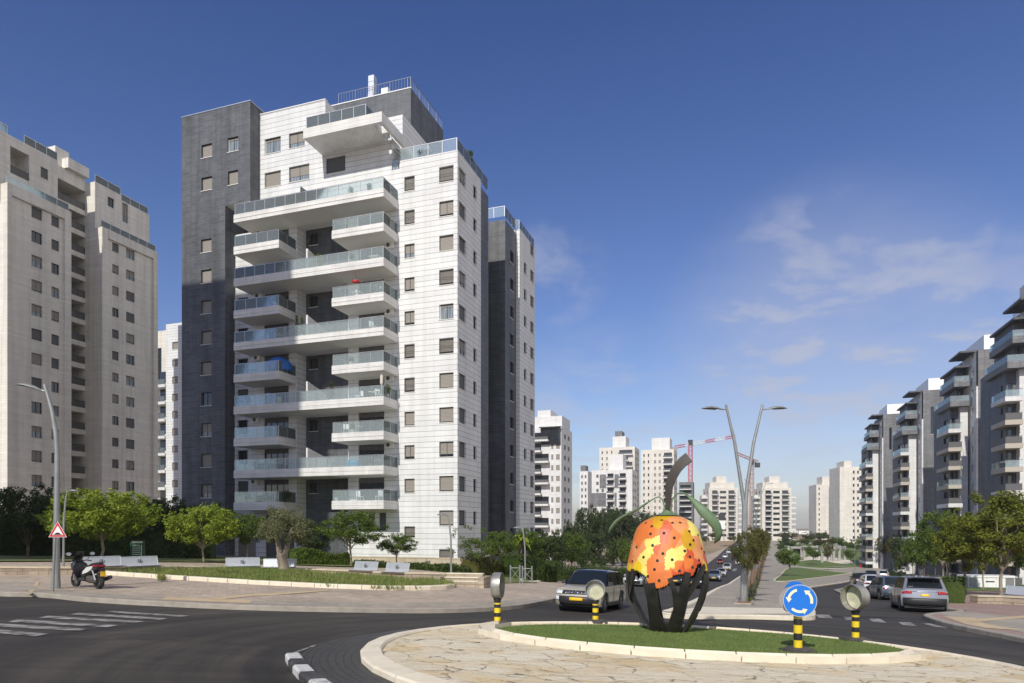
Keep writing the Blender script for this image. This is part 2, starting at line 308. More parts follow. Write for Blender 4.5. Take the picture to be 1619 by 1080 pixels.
M_arrow = mat('cream_arrow', (.80, .74, .48), .45)
M_whitep = mat('white_enamel', (.78, .78, .77), .4)
M_red = mat('red_enamel', (.55, .018, .03), .4)
M_conc = m_noisy('grey_concrete', (.36, .34, .32), (.27, .255, .24), 1.2, .85, .01)
M_drum = m_noisy('aged_aluminium', (.47, .46, .42), (.33, .32, .29), 5, .42, metal=.7, stretch=(1, 1, .3))
M_lens = m_noisy('milky_lens', (.62, .60, .42), (.42, .42, .30), 6, .15)
M_rubberf = m_noisy('dark_rubber_foot', (.05, .045, .042), (.085, .075, .065), 6, .8)
def paint(name, col, metal=.0, rough=.28): return mat('paint_'+name, col, rough, metal, coat=.8)

# ---------------------------------------------------------------- mesh helpers
class MB:
    def __init__(s): s.v = []; s.f = []; s.m = []; s.mats = []
    def mi(s, m):
        if m not in s.mats: s.mats.append(m)
        return s.mats.index(m)
    def face(s, pts, m):
        i = len(s.v); s.v += [tuple(p) for p in pts]; s.f.append(tuple(range(i, i+len(pts)))); s.m.append(s.mi(m))
    def box(s, x0, x1, y0, y1, z0, z1, m, T=None):
        i = len(s.v); P = [(x, y, z) for z in (z0, z1) for y in (y0, y1) for x in (x0, x1)]
        if T is not None: P = [tuple(T @ Vector(p)) for p in P]
        s.v += P; k = s.mi(m)
        for q in ((0, 2, 3, 1), (4, 5, 7, 6), (0, 1, 5, 4), (2, 6, 7, 3), (0, 4, 6, 2), (1, 3, 7, 5)): s.f.append(tuple(i+a for a in q)); s.m.append(k)
        return s
    def rings(s, Rg, m, closed=True, cap=True):
        i = len(s.v); n = len(Rg[0]); k = s.mi(m)
        for r in Rg: s.v += [tuple(p) for p in r]
        for a in range(len(Rg)-1):
            for b in range(n if closed else n-1):
                c = (b+1) % n; s.f.append((i+a*n+b, i+a*n+c, i+(a+1)*n+c, i+(a+1)*n+b)); s.m.append(k)
        if cap and closed:
            s.f.append(tuple(i+b for b in reversed(range(n)))); s.m.append(k); L = i+(len(Rg)-1)*n; s.f.append(tuple(L+b for b in range(n))); s.m.append(k)
        return s
    def tube(s, P, rad, m, n=8, flat=1.):
        P = [Vector(p) for p in P]
        if not hasattr(rad, '__len__'): rad = [rad]*len(P)
        Rg = []; up0 = Vector((0, 0, 1))
        for i, p in enumerate(P):
            d = (P[min(i+1, len(P)-1)]-P[max(i-1, 0)]).normalized()
            if abs(d.z) > .95: up0 = Vector((0, 1, 0))
            else: up0 = Vector((0, 0, 1))
            if i and abs(d.z) > .6: a = (a-d*a.dot(d)).normalized()
            elif i: a = (a-d*a.dot(d)).normalized()
            else: a = d.cross(up0).normalized()
            b = d.cross(a)
            Rg.append([p+(a*cos(2*pi*k/n)+b*sin(2*pi*k/n)*flat)*rad[i] for k in range(n)])
        return s.rings(Rg, m)
    def lathe(s, prof, m, n=20, T=None, cap=True):
        Rg = [[Vector((r*cos(2*pi*k/n), r*sin(2*pi*k/n), z)) for k in range(n)] for r, z in prof]
        if T is not None: Rg = [[T @ p for p in r] for r in Rg]
        return s.rings(Rg, m, True, cap)
    def build(s, name, parent=None, loc=None, rz=0, smooth=None):
        me = bpy.data.meshes.new(name); me.from_pydata(s.v, [], s.f)
        for m in s.mats: me.materials.append(m) if m else None
        me.polygons.foreach_set('material_index', s.m); me.update()
        if smooth is not None: me.shade_smooth(); me.set_sharp_from_angle(angle=R(smooth))
        o = bpy.data.objects.new(name, me); C.objects.link(o)
        if loc is not None: o.location = loc
        o.rotation_euler.z = rz
        if parent is not None: o.parent = parent
        return o
def tag(o, label=None, cat=None, group=None, kind=None):
    if label: o['label'] = label
    if cat: o['category'] = cat
    if group: o['group'] = group
    if kind: o['kind'] = kind
    return o
def thing(name, label, cat, loc=(0, 0, 0), rz=0, group=None):
    o = bpy.data.objects.new(name, None); C.objects.link(o); o.location = loc; o.rotation_euler = (0, 0, rz)
    return tag(o, label, cat, group)
def copy_obj(o, parent=None):
    c = o.copy(); C.objects.link(c)
    if parent: c.parent = parent
    return c
def copy_thing(o, loc, rz=0, s=1, label=None, group=None):
    r = o.copy(); C.objects.link(r); r.location = loc; r.rotation_euler = (0, 0, rz); r.scale = s if hasattr(s, '__len__') else (s, s, s)
    if label: r['label'] = label
    if group: r['group'] = group
    for ch in list(o.children):
        c = copy_obj(ch, r)
        for g in ch.children: copy_obj(g, c)
    return r
def put(px, py, off=0): x, y = gp(px, py); return (x, y, G(x, y)+off)
def at(px, D, off=0): x = (px-CX)/F*D; return (x, D, G(x, D)+off)
def zz(py, D): return (HY-py)/F*D

# draped sheets and slabs
def inset_tri(bm): bmesh.ops.triangulate(bm, faces=[f for f in bm.faces if len(f.verts) > 4])
def sheet(name, poly, h, m, step=4., skirt=0, side=None, kind='structure', label=None, cat=None):
    bm = bmesh.new(); f = bm.faces.new([bm.verts.new((x, y, 0)) for x, y in poly])
    if f.normal.z < 0 or f.calc_area() and (f.normal_update() or f.normal.z < 0): bmesh.ops.reverse_faces(bm, faces=bm.faces[:])
    bmesh.ops.triangulate(bm, faces=bm.faces[:])
    x0 = min(p[0] for p in poly); x1 = max(p[0] for p in poly); y0 = min(p[1] for p in poly); y1 = max(p[1] for p in poly)
    def cuts(a, b, ax):
        t = a
        while t < b:
            st = step if ax == 0 else max(step, t*.08 if t > 60 else step)
            t += st
            if t >= b: break
            bmesh.ops.bisect_plane(bm, geom=bm.verts[:]+bm.edges[:]+bm.faces[:], plane_co=(t, 0, 0) if ax == 0 else (0, t, 0), plane_no=(1, 0, 0) if ax == 0 else (0, 1, 0))
    cuts(x0, x1, 0) if (x1-x0)/step < 60 else None
    cuts(y0, y1, 1)
    if skirt:
        ed = [e for e in bm.edges if len(e.link_faces) == 1]
        r = bmesh.ops.extrude_edge_only(bm, edges=ed)
        low = {v for v in r['geom'] if isinstance(v, bmesh.types.BMVert)}
    else: low = set()
    for v in bm.verts: v.co.z = G(v.co.x, v.co.y)+h-(skirt if v in low else 0)
    for fc in bm.faces:
        if any(v in low for v in fc.verts): fc.material_index = 1
    me = bpy.data.meshes.new(name); bm.to_mesh(me); bm.free(); me.materials.append(m); me.materials.append(side or m)
    o = bpy.data.objects.new(name, me); C.objects.link(o)
    if kind: o['kind'] = kind
    return tag(o, label, cat)
def resample(P, step, closed=False):
    P = list(P)+([P[0]] if closed else []); out = [P[0]]; acc = 0
    for a, b in zip(P, P[1:]):
        L = hypot(b[0]-a[0], b[1]-a[1])
        while acc+L >= step:
            t = (step-acc)/L; a = (a[0]+(b[0]-a[0])*t, a[1]+(b[1]-a[1])*t); out.append(a); L = hypot(b[0]-a[0], b[1]-a[1]); acc = 0
        acc += L
    return out
def kerb(name, P, w, h, ms, step=1., closed=False, gap=.012, base=-.1, kind='structure', top=0.):
    """kerb stones as separate blocks of one mesh along a line; w measured to the left of the line"""
    Q = resample(P, step, closed)
    if closed: Q = Q[:-1] if hypot(Q[-1][0]-Q[0][0], Q[-1][1]-Q[0][1]) < step*.5 else Q; Q.append(Q[0])
    nm = []
    for i in range(len(Q)):
        a = Q[max(i-1, 0)] if not closed else Q[(i-1) % (len(Q)-1)]; b = Q[min(i+1, len(Q)-1)] if not closed else Q[(i+1) % (len(Q)-1)]
        d = Vector((b[0]-a[0], b[1]-a[1])).normalized(); nm.append(Vector((-d.y, d.x)))
    mb = MB()
    for i in range(len(Q)-1):
        m = ms[i % len(ms)]; Rg = []
        for k, t in ((i, gap), (i+1, -gap)):
            d = Vector((Q[i+1][0]-Q[i][0], Q[i+1][1]-Q[i][1])); d.normalize(); p = Vector(Q[k])+d*t; n = nm[k]; r = []
            c = min(.03, w*.2)
            for o_, z_ in ((0, base), (0, h-c), (c, h), (w-c, h+top), (w, h+top-c), (w, base)):
                q = p+n*o_; r.append((q.x, q.y, G(q.x, q.y)+z_))
            Rg.append(r)
        mb.rings(Rg, m)
    o = mb.build(name)
    if kind: o['kind'] = kind
    return o

# ---------------------------------------------------------------- buildings
ROT = -atan2(.324, .946); CB, SB = .946, .324
class Bld:
    def __init__(s, name, label, ox, oy, base, group=None, cat='building', rot=ROT):
        s.o = (ox, oy); s.base = base; s.c = cos(rot); s.s = -sin(rot); s.cnt = 0
        s.t = thing(name, label, cat, (ox, oy, base), rot, group)
    def w(s, x, y): return (s.o[0]+s.c*x+s.s*y, s.o[1]-s.s*x+s.c*y)
    def fx(s, px, y=0):
        r = (px-CX)/F; return (r*s.o[1]-s.o[0]+y*(s.c*r-s.s))/(s.c+s.s*r)
    def fy(s, px, x=0):
        r = (px-CX)/F; return (r*(s.o[1]-s.s*x)-s.o[0]-s.c*x)/(s.s-s.c*r)
    def z(s, py, x, y): return (HY-py)/F*s.w(x, y)[1]
    def part(s, mb, name, parent=None, smooth=None):
        return mb.build(name, parent or s.t, (0, 0, -s.base) if parent is None else None, smooth=smooth)
    def hole(s, face, c, p0, p1, y0, y1, style='shut'):
        """hole rect from pixel box on the face plane at coordinate c"""
        a = [(s.fx(p, c) if face == 'front' else s.fy(p, c)) for p in (p0, p1)]
        D = [s.w(a_, c)[1] if face == 'front' else s.w(c, a_)[1] for a_ in a]; Dm = sum(D)/2
        return (min(a), max(a), (HY-y1)/F*Dm, (HY-y0)/F*Dm, style)
    def vol(s, x0, x1, y0, y1, z0, z1, m, holes={}, name='wall', depth=.22, cap=None, wins=True):
        mb = MB()
        for face in ('front', 'right', 'left'):
            H = [h for h in holes.get(face, [])]
            a0, a1 = (x0, x1) if face == 'front' else (y0, y1)
            P = {'front': lambda a, z, d=0: (a, y0+d, z), 'right': lambda a, z, d=0: (x1-d, a, z), 'left': lambda a, z, d=0: (x0+d, a, z)}[face]
            flip = face == 'left'
            def q(A, B, C_, D_, mm): mb.face((A, B, C_, D_) if not flip else (D_, C_, B, A), mm)
            ca = sorted({a0, a1, *[h[0] for h in H], *[h[1] for h in H]}); cz = sorted({z0, z1, *[h[2] for h in H], *[h[3] for h in H]})
            for i in range(len(ca)-1):
                run = None
                for j in range(len(cz)-1):
                    am, zm = (ca[i]+ca[i+1])/2, (cz[j]+cz[j+1])/2
                    ins = any(h[0] < am < h[1] and h[2] < zm < h[3] for h in H)
                    if not ins:
                        if run is None: run = cz[j]
                        if j == len(cz)-2: q(P(ca[i], run), P(ca[i+1], run), P(ca[i+1], cz[j+1]), P(ca[i], cz[j+1]), m)
                    elif run is not None:
                        q(P(ca[i], run), P(ca[i+1], run), P(ca[i+1], cz[j]), P(ca[i], cz[j]), m); run = None
            for h in H:
                A0, A1, Z0, Z1, st = h; d = depth
                q(P(A0, Z0), P(A0, Z0, d), P(A0, Z1, d), P(A0, Z1), m); q(P(A1, Z1), P(A1, Z1, d), P(A1, Z0, d), P(A1, Z0), m)
                q(P(A0, Z1), P(A0, Z1, d), P(A1, Z1, d), P(A1, Z1), m); q(P(A1, Z0), P(A1, Z0, d), P(A0, Z0, d), P(A0, Z0), m)
                if wins: s.window(face, P((A0+A1)/2, (Z0+Z1)/2, d), A1-A0, Z1-Z0, st)
        mb.face(((x1, y1, z0), (x0, y1, z0), (x0, y1, z1), (x1, y1, z1)), m)
        mb.face(((x0, y0, z1), (x1, y0, z1), (x1, y1, z1), (x0, y1, z1)), cap or m); mb.face(((x0, y1, z0), (x1, y1, z0), (x1, y0, z0), (x0, y0, z0)), M_soffit)
        return s.part(mb, name)
    WC = {}
    def window(s, face, p, w, h, st):
        key = (round(w, 2), round(h, 2), st)
        if key not in Bld.WC:
            f = MB(); sh = MB(); g = .05; dark = M_glassd
            f.box(-w/2, w/2, -.01, .02, -h/2, h/2, M_curtain if st in ('open', 'part', 'p3') else dark)
            for a, b_ in ((-w/2, -w/2+g), (w/2-g, w/2)): f.box(a, b_, -.06, -.01, -h/2, h/2, M_frame if st != 'open' else M_whitep)
            f.box(-w/2+g, w/2-g, -.06, -.01, -h/2, -h/2+g, M_frame); f.box(-w/2+g, w/2-g, -.06, -.01, h/2-g, h/2, M_frame)
            if st in ('open', 'part', 'dark', 'door', 'p2', 'p3') and w > .7: f.box(-.03, .03, -.055, -.01, -h/2+g, h/2-g, M_frame)
            if st == 'door' and w > 2.2:
                for k in (-.25, .25): f.box(k*w-.02, k*w+.02, -.055, -.01, -h/2+g, h/2-g, M_frame)
            lo = {'shut': .055, 'grill': .14, 'part': .36, 'p2': .17, 'p3': .55, 'open': .84, 'dark': None, 'door': .80, 'dshut': .08, 'far': .12, 'fdark': None}[st]
            if lo is not None:
                zb = -h/2+g+lo*(h-2*g)
                mm = M_shutdark if st in ('door', 'dshut') else M_shutter
                sh.box(-w/2+g+.002, w/2-g-.002, -.045, -.012, zb, h/2-g-.002, mm)
            if st == 'grill':
                gb = MB(); n = int(w/.11)
                for i in range(n+1): x = -w/2+i*w/n; gb.box(x-.009, x+.009, -.22, -.202, -h/2-.04, h/2+.04, M_frame)
                for z in (-h/2-.04, 0, h/2+.04): gb.box(-w/2, w/2, -.228, -.194, z-.012, z+.012, M_frame)
            if st != 'door': f.box(-w/2-.06, w/2+.06, -.27, -.06, -h/2-.06, -h/2-.004, M_sill)
            res = []
            for mb, nm in ((f, 'window' if st != 'door' else 'balcony_door'), (sh, 'shutter'), (gb if st == 'grill' else MB(), 'window_grille')):
                if mb.v:
                    me = bpy.data.meshes.new(nm); me.from_pydata(mb.v, [], mb.f)
                    for m in mb.mats: me.materials.append(m)
                    me.polygons.foreach_set('material_index', mb.m); res.append((nm, me))
            Bld.WC[key] = res
        rz = {'front': 0, 'right': pi/2, 'left': -pi/2}[face]; top = None
        for nm, me in Bld.WC[key]:
            o = bpy.data.objects.new(nm, me); C.objects.link(o)
            if top is None: o.parent = s.t; o.location = (p[0], p[1], p[2]-s.base); o.rotation_euler.z = rz; top = o
            else: o.parent = top
        return top
    def box(s, x0, x1, y0, y1, z0, z1, m, name, parent=None):
        mb = MB(); mb.box(x0, x1, y0, y1, z0, z1, m)
        return s.part(mb, name, parent)
    def rail(s, path, z, parent=None, h=1.02, gl=True, post=1.2, name='glass_railing', gmat=None, pm=None):
        """railing along a local path of (x, y) points; parent given: sub-part"""
        g = MB(); p_ = MB(); gm = gmat or M_rail; pm = pm or M_steel
        for (ax, ay), (bx, by) in zip(path, path[1:]):
            L = hypot(bx-ax, by-ay); ux, uy = (bx-ax)/L, (by-ay)/L; nx, ny = -uy*.006, ux*.006
            T = Matrix(((ux, -uy, 0, ax), (uy, ux, 0, ay), (0, 0, 1, z), (0, 0, 0, 1)))
            g.box(.0, L, -.006, .006, -.02, h-.04, gm, T)
            n = max(1, round(L/post))
            for i in range(n+1): x = L*i/n; p_.box(x-.022, x+.022, -.026, .026, -.05, h-.02, pm, T)
            p_.box(-.02, L+.02, -.032, .032, h-.03, h+.01, pm, T)
        a = s.part(g, name, parent); b = s.part(p_, 'handrail', parent)
        return a
    def balcony(s, x0, x1, y0, y1, zt, th, m, rails=('front', 'right'), gmat=None, pm=None, post=1.2, h=1.02, sof=None, name='balcony', lip=.0):
        mb = MB(); e = .0
        for a in ((x0, x1, y0, y1),):
            P = [(x0, y0), (x1, y0), (x1, y1), (x0, y1)]
            for (ax, ay), (bx, by) in zip(P, P[1:]+P[:1]): mb.face(((ax, ay, zt-th), (bx, by, zt-th), (bx, by, zt), (ax, ay, zt)), m)
            mb.face([(x, y, zt) for x, y in P], m); mb.face([(x, y, zt-th+.0) for x, y in reversed(P)], sof or M_soffit)
        if lip:   # drip moulding
            mb.box(x0-.03, x1+.03, y0-.03, y0-.002, zt-th*.55, zt-th*.5, m)
        o = s.part(mb, name)
        P = []
        i = .09
        if 'left' in rails: P.append((x0+i, y1))
        if 'front' in rails or True: P += [(x0+i, y0+i), (x1-i, y0+i)]
        if 'right' in rails: P.append((x1-i, y1))
        s.rail(P, zt, o, h=h, gmat=gmat, pm=pm, post=post)
        return o

def main_building():
    b = Bld('apartment_building', 'tall white clad apartment block with charcoal side tower and long glass railed balconies', -4.98, 62.5, G(-15, 66), cat='apartment building')
    F3 = 3.15; Z0 = 2.53; zb = -6.2
    xl = b.fx(470); xr2 = b.fx(551); xr = b.fx(632); xT = b.fx(411); ytw = b.fy(396, xT); xTl = b.fx(372); xTL = b.fx(288, ytw)
    rec = 1.5; ztop9 = Z0+9*F3
    st = lambda k, o=0: ['shut', 'shut', 'shut', 'grill', 'shut', 'shut', 'shut', 'grill', 'shut', 'grill', 'shut', 'grill'][(k*5+o*3) % 12]
    # right hand block
    F1 = b.hole('front', 0, 695, 717.5, 807, 831); F2 = b.hole('front', 0, 640, 656, 757, 779)
    hf = []; hr = []
    for k in range(11):
        hf.append((F1[0], F1[1], F1[2]+k*3.168, F1[3]+k*3.168, 'open' if k == 6 else ('grill' if k in (10, 5, 7) else ('p2' if k in (2, 9) else 'shut'))))
    for k in range(10):
        hf.append((F2[0], F2[1], F2[2]+k*F3*1.0, F2[3]+k*F3, 'grill' if k in (9, 3, 4, 8) else ('part' if k == 7 else ('p2' if k in (1, 5, 6) else 'shut'))))
    hf.append(b.hole('front', 0, 640, 656.5, 833, 850, 'grill')); hf.append(b.hole('front', 0, 695, 717.5, 869, 892, 'grill'))
    A = (b.fy(726.5, 0), b.fy(737, 0)); B = (b.fy(749, 0), b.fy(754, 0))
    for k in range(11):
        z0 = F1[2]+k*3.168
        hr.append((A[0], A[1], z0, z0+1.42, 'part' if k in (10, 7, 5) else 'dshut')); hr.append((B[0], B[1], z0+.1, z0+1.38, 'dark'))
    b.vol(xr, 0, 0, 5.8, zb, 34.65, M_white, {'front': hf, 'right': hr})
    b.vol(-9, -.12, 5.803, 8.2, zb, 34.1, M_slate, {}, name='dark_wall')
    # balcony zone walls
    def lev(f, j): return Z0+j*F3
    hl = []; hm = []; hrr = []
    dl = (b.fx(418), b.fx(457)); wl = (b.fx(376), b.fx(393)); dr = (b.fx(567), b.fx(608)); wr = (b.fx(556), b.fx(563))
    wm = (b.fx(490, rec), b.fx(503, rec))
    for j in range(9):
        z = lev(0, j)
        hl.append((dl[0], dl[1], z+.05, z+2.35, 'door')); hl.append((wl[0], wl[1], z+.85, z+2.3, 'dark' if j % 3 else 'dshut'))
        hrr.append((dr[0], dr[1], z+.05, z+2.3, 'door'))
        hm.append((wm[0], wm[1], z+1.0, z+2.1, 'dark'))
    hl.append((b.fx(376), b.fx(405), -3.4, 1.3, 'shut')); hl.append((b.fx(420), b.fx(466), -3.4, 1.3, 'dshut'))
    for p in ((566.5, 576), (583, 593), (600, 611)): hrr.append((b.fx(p[0]), b.fx(p[1]), -.25, 1.1+.35, 'dshut'))
    b.vol(xTl-1.5, xl, 0, 6, zb, 30.3, M_white, {'front': hl})
    b.vol(xr2, xr-.002, .004, 6, zb, 30.3, M_white, {'front': hrr})
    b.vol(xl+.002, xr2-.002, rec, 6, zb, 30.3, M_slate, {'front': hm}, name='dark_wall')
    # upper walls
    x515 = b.fx(515); x620 = b.fx(620)
    W_ = lambda p0, p1, y0, y1, s_: b.hole('front', .002, p0, p1, y0, y1, s_)
    b.vol(xT-.5, x515, .002, 6.5, 30.302, 42.1, M_white, {'front': [W_(419, 444.5, 218, 242, 'open'), W_(457.5, 482.5, 209, 233, 'part'), W_(419, 444.5, 271.5, 295, 'shut'), W_(457.5, 489.5, 261.5, 286, 'part')]})
    b.vol(x515+.002, x620, .002, 8, 30.302, 37.0, M_white, {'front': [W_(513.5 if False else 515.6, 546.5, 248, 273, 'dshut')]})
    b.vol(x620+.002, xr-.002, .006, 8, 30.302, 33.9, M_white, {})
    b.vol(-17, -6.75, 2.1, 12.5, 37.02, 40.4, M_white, {}, name='penthouse_wall')
    b.vol(-12, -6.8, 3.4, 12.4, 33.9, 37.0, M_white, {}, name='penthouse_wall')
    b.vol(-24, -8.15, 6.55, 14.6, 34, 46.0, M_slate, {'front': []}, name='penthouse_wall')
    b.box(-24, -5, 5.9, 24, zb, 33.6, M_white, 'rear_wall') if False else None
    b.vol(-30, -4.2, 8.205, 20, zb, 34.0, M_slate, {'right': []}, name='dark_wall')
    b.vol(xTL+.1, -24.2, 6.6, 20, 34.0, 41.9, M_white, {}, name='rear_wall')
    # parapet caps
    for (x0, x1, y0, y1, z) in ((xT, x515+.03, -.05, .3, 42.1), (-24, -8.1, 6.5, 6.8, 46.0)): b.box(x0, x1, y0, y1, z+.001, z+.09, M_whitep, 'parapet_cap')
    # dark tower (upper part wider than the lower)
    D0 = b.w(xT, ytw)[1]; zt = b.z(160, xT, ytw)
    H1 = lambda p0, p1, y0, y1, s_='shut': b.hole('front', ytw, p0, p1, y0, y1, s_)
    zs = b.z(325, xTl, ytw)
    up = [H1(319, 336, 228, 249), H1(360.5, 377.4, 217, 239.5, 'open'), H1(319, 336, 280, 301), H1(361, 377, 270, 292)]
    lo = []
    h0 = H1(318.5, 335, 766, 787)
    for k in range(10): lo.append((h0[0], h0[1], h0[2]+k*3.15, h0[3]+k*3.15, 'part' if k in (9, 0, 2) else ('dark' if k == 3 else 'shut')))
    lo = [h for h in lo if h[3] < zs-.2]
    b.vol(xTL, xT, ytw, 9, zs, zt, M_slate, {'front': up}, name='tower_wall')
    b.vol(xTL+.001, xTl, ytw+.002, 8.9, zb, zs-.002, M_slate, {'front': lo}, name='tower_wall')
    b.box(xTL-.04, xT+.04, ytw-.04, 9, zt+.002, zt+.1, M_steel, 'parapet_cap')
    # balconies
    yf = b.fy(607, b.fx(630)); xb1 = b.fx(630); xb0 = b.fx(370, yf); xs1 = b.fx(441.5, yf); xs0 = b.fx(525, yf)
    th = .78
    for j in range(10):
        z = Z0+j*F3
        if j % 2:
            o = b.balcony(xb0, xb1, yf, -.003 if j < 9 else -.003, z, th, M_panel, lip=.1)
            xf = b.fx(483.5, yf)
            if j < 9:   # dividing fin with sloping top
                mb = MB(); x0, x1 = xf-.09, xf+.09; y0 = yf+.22; y1 = rec-.01
                P = [(y0, z+.002), (y1, z+.002), (y1, z+1.1), (y0, z+1.95)]
                mb.face([(x0, y, q) for y, q in reversed(P)], M_panel); mb.face([(x1, y, q) for y, q in P], M_panel)
                mb.face([(x0, y0, z), (x1, y0, z), (x1, y0, z+1.95), (x0, y0, z+1.95)], M_panel); mb.face([(x0, y0, z+1.95), (x1, y0, z+1.95), (x1, y1, z+1.1), (x0, y1, z+1.1)], M_panel)
                b.part(mb, 'divider_wall')
                b.box(xl+.004, xr2-.004, -.006, rec-.004, z-th+.01, z-.002, M_panel, 'balcony_floor')
            if j == 9:
                b.box(b.fx(500)-.05, b.fx(500)+.05, yf+.3, -.004, z+.002, z+1.7, M_rail, 'divider_screen')
        else:
            b.balcony(xb0, xs1, yf, -.003, z, th, M_panel, lip=.1)
            b.balcony(xs0, xb1, yf, -.003, z, th, M_panel, rails=('front', 'right', 'left'), lip=.1)
        # soffit lamp
    # cantilevered top terrace with pergola frame
    zt2 = Z0+11*F3+.45; x0 = b.fx(483, yf); x1 = b.fx(607, yf); xe = b.fx(590, yf)
    th2 = zt2-b.z(222, x0, yf)
    mb = MB(); mb.box(x0, xe-.003, yf+.002, -.003, zt2-th2, zt2-.1, M_panel)
    o = b.part(mb, 'terrace_slab')
    b.box(x0, x1, yf-.3, yf, zt2-th2, zt2, M_panel, 'edge_beam')
    b.box(x1-.32, x1, yf+.002, 6.2, zt2-th2, zt2, M_panel, 'edge_beam')
    for y in (-1.2, 1.6, 4.0): b.box(xe-.6, x1-.322, y, y+.3, zt2-th2+.1, zt2-.12, M_panel, 'pergola_beam')
    b.rail([(x0+.1, -.05), (x0+.1, yf+.1), (b.fx(578, yf), yf+.1), (b.fx(578, yf), 1.8)], zt2, None, h=1.25)
    b.box(x0+.5, b.fx(560, yf), -1.2, -1.1, zt2+.05, zt2+2.3, M_shutter, 'shade_screen')
    # awning on the right terrace opening
    mb = MB(); zz_ = 37.0
    mb.face(((x620+.1, .3, 36.2), (xr-.9+1.6, .3, 35.3), (xr-.9+1.6, 4, 35.5), (x620+.1, 4, 36.4)), M_beige); mb.face(((x620+.1, .32, 36.15), (x620+.1, 4, 36.35), (xr+.7, 4, 35.45), (xr+.7, .32, 35.25)), M_beige)
    b.part(mb, 'awning')
    b.rail([(x620+.1, .12), (xr-.2, .12)], 33.95, None)
    b.rail([(xr, .12), (-.12, .12), (-.12, 8.0)], 34.67, None, h=1.15, post=1.6)
    # roof rail of the penthouse, chimney
    g = MB(); z = 46.0
    for (ax, ay), (bx, by) in (((-17, 6.7), (-8.25, 6.7)), ((-8.25, 6.7), (-8.25, 14.5))):
        L = hypot(bx-ax, by-ay); n = int(L/.35)
        for i in range(n+1):
            x = ax+(bx-ax)*i/n; y = ay+(by-ay)*i/n; w = .022 if i % 6 == 0 else .009
            g.box(x-w, x+w, y-w, y+w, z, z+1.25, M_galv)
        g.box(min(ax, bx)-.02, max(ax, bx)+.02, min(ay, by)-.02, max(ay, by)+.02, z+1.25, z+1.28, M_galv)
    b.part(g, 'roof_railing')
    xc = b.fx(586, 6.8); zt3 = b.z(119, xc, 7)
    for k in range(4): b.box(xc-.35-.01*k, xc+.35+.01*k, 6.9, 7.6, 46+k*(zt3-46)/4+.0, 46+(k+1)*(zt3-46)/4-.03, M_steel, 'roof_duct') if k == 0 else None
    mb = MB()
    for k in range(4): mb.box(xc-.34, xc+.34, 6.95, 7.6, 45.9+k*(zt3-45.9)/4, 45.9+(k+1)*(zt3-45.9)/4-.04, M_steel)
    b.part(mb, 'roof_duct')
    b.box(xc+1.2, xc+2.0, 7, 7.8, 46, 47, M_whitep, 'roof_vent')
    return b
MAIN = main_building()

def rear_wing():
    b = Bld('apartment_building', 'shaded rear block right behind the large white block, dark slate corner and narrow white end', -4.98, 62.5, G(0, 85), cat='apartment building')
    A = (b.fy(829, .18), b.fy(833, .18)); B = (b.fy(839, .18), b.fy(844.5, .18)); h = []; z0 = -2.2
    for k in range(12):
        z = z0+.87+k*3.15
        if k < 11: h.append((A[0], A[1], z, z+1.3, 'dark'))
        h.append((B[0], B[1], z, z+1.4, 'dshut'))
    b.vol(-6, .18, 17.6, 23.6, -6.5, 34.6, M_white, {'right': h})
    Cc = (b.fy(807, -.26), b.fy(812.5, -.26)); h = []
    for k in range(11): z = z0+.9+k*3.15; h.append((Cc[0], Cc[1], z, z+1.3, 'dark'))
    b.vol(-12, -.26, 13.8, 17.597, -6.5, 34.2, M_slate, {'right': h}, name='dark_wall')
    b.vol(-20, -3, 23.603, 34, -6.5, 33.5, M_slate, {}, name='dark_wall')
    b.rail([(-8, 13.9), (-.36, 13.9), (-.36, 17.5), (.08, 17.7), (.08, 23.5)], 34.65, None, h=1.1)
rear_wing()

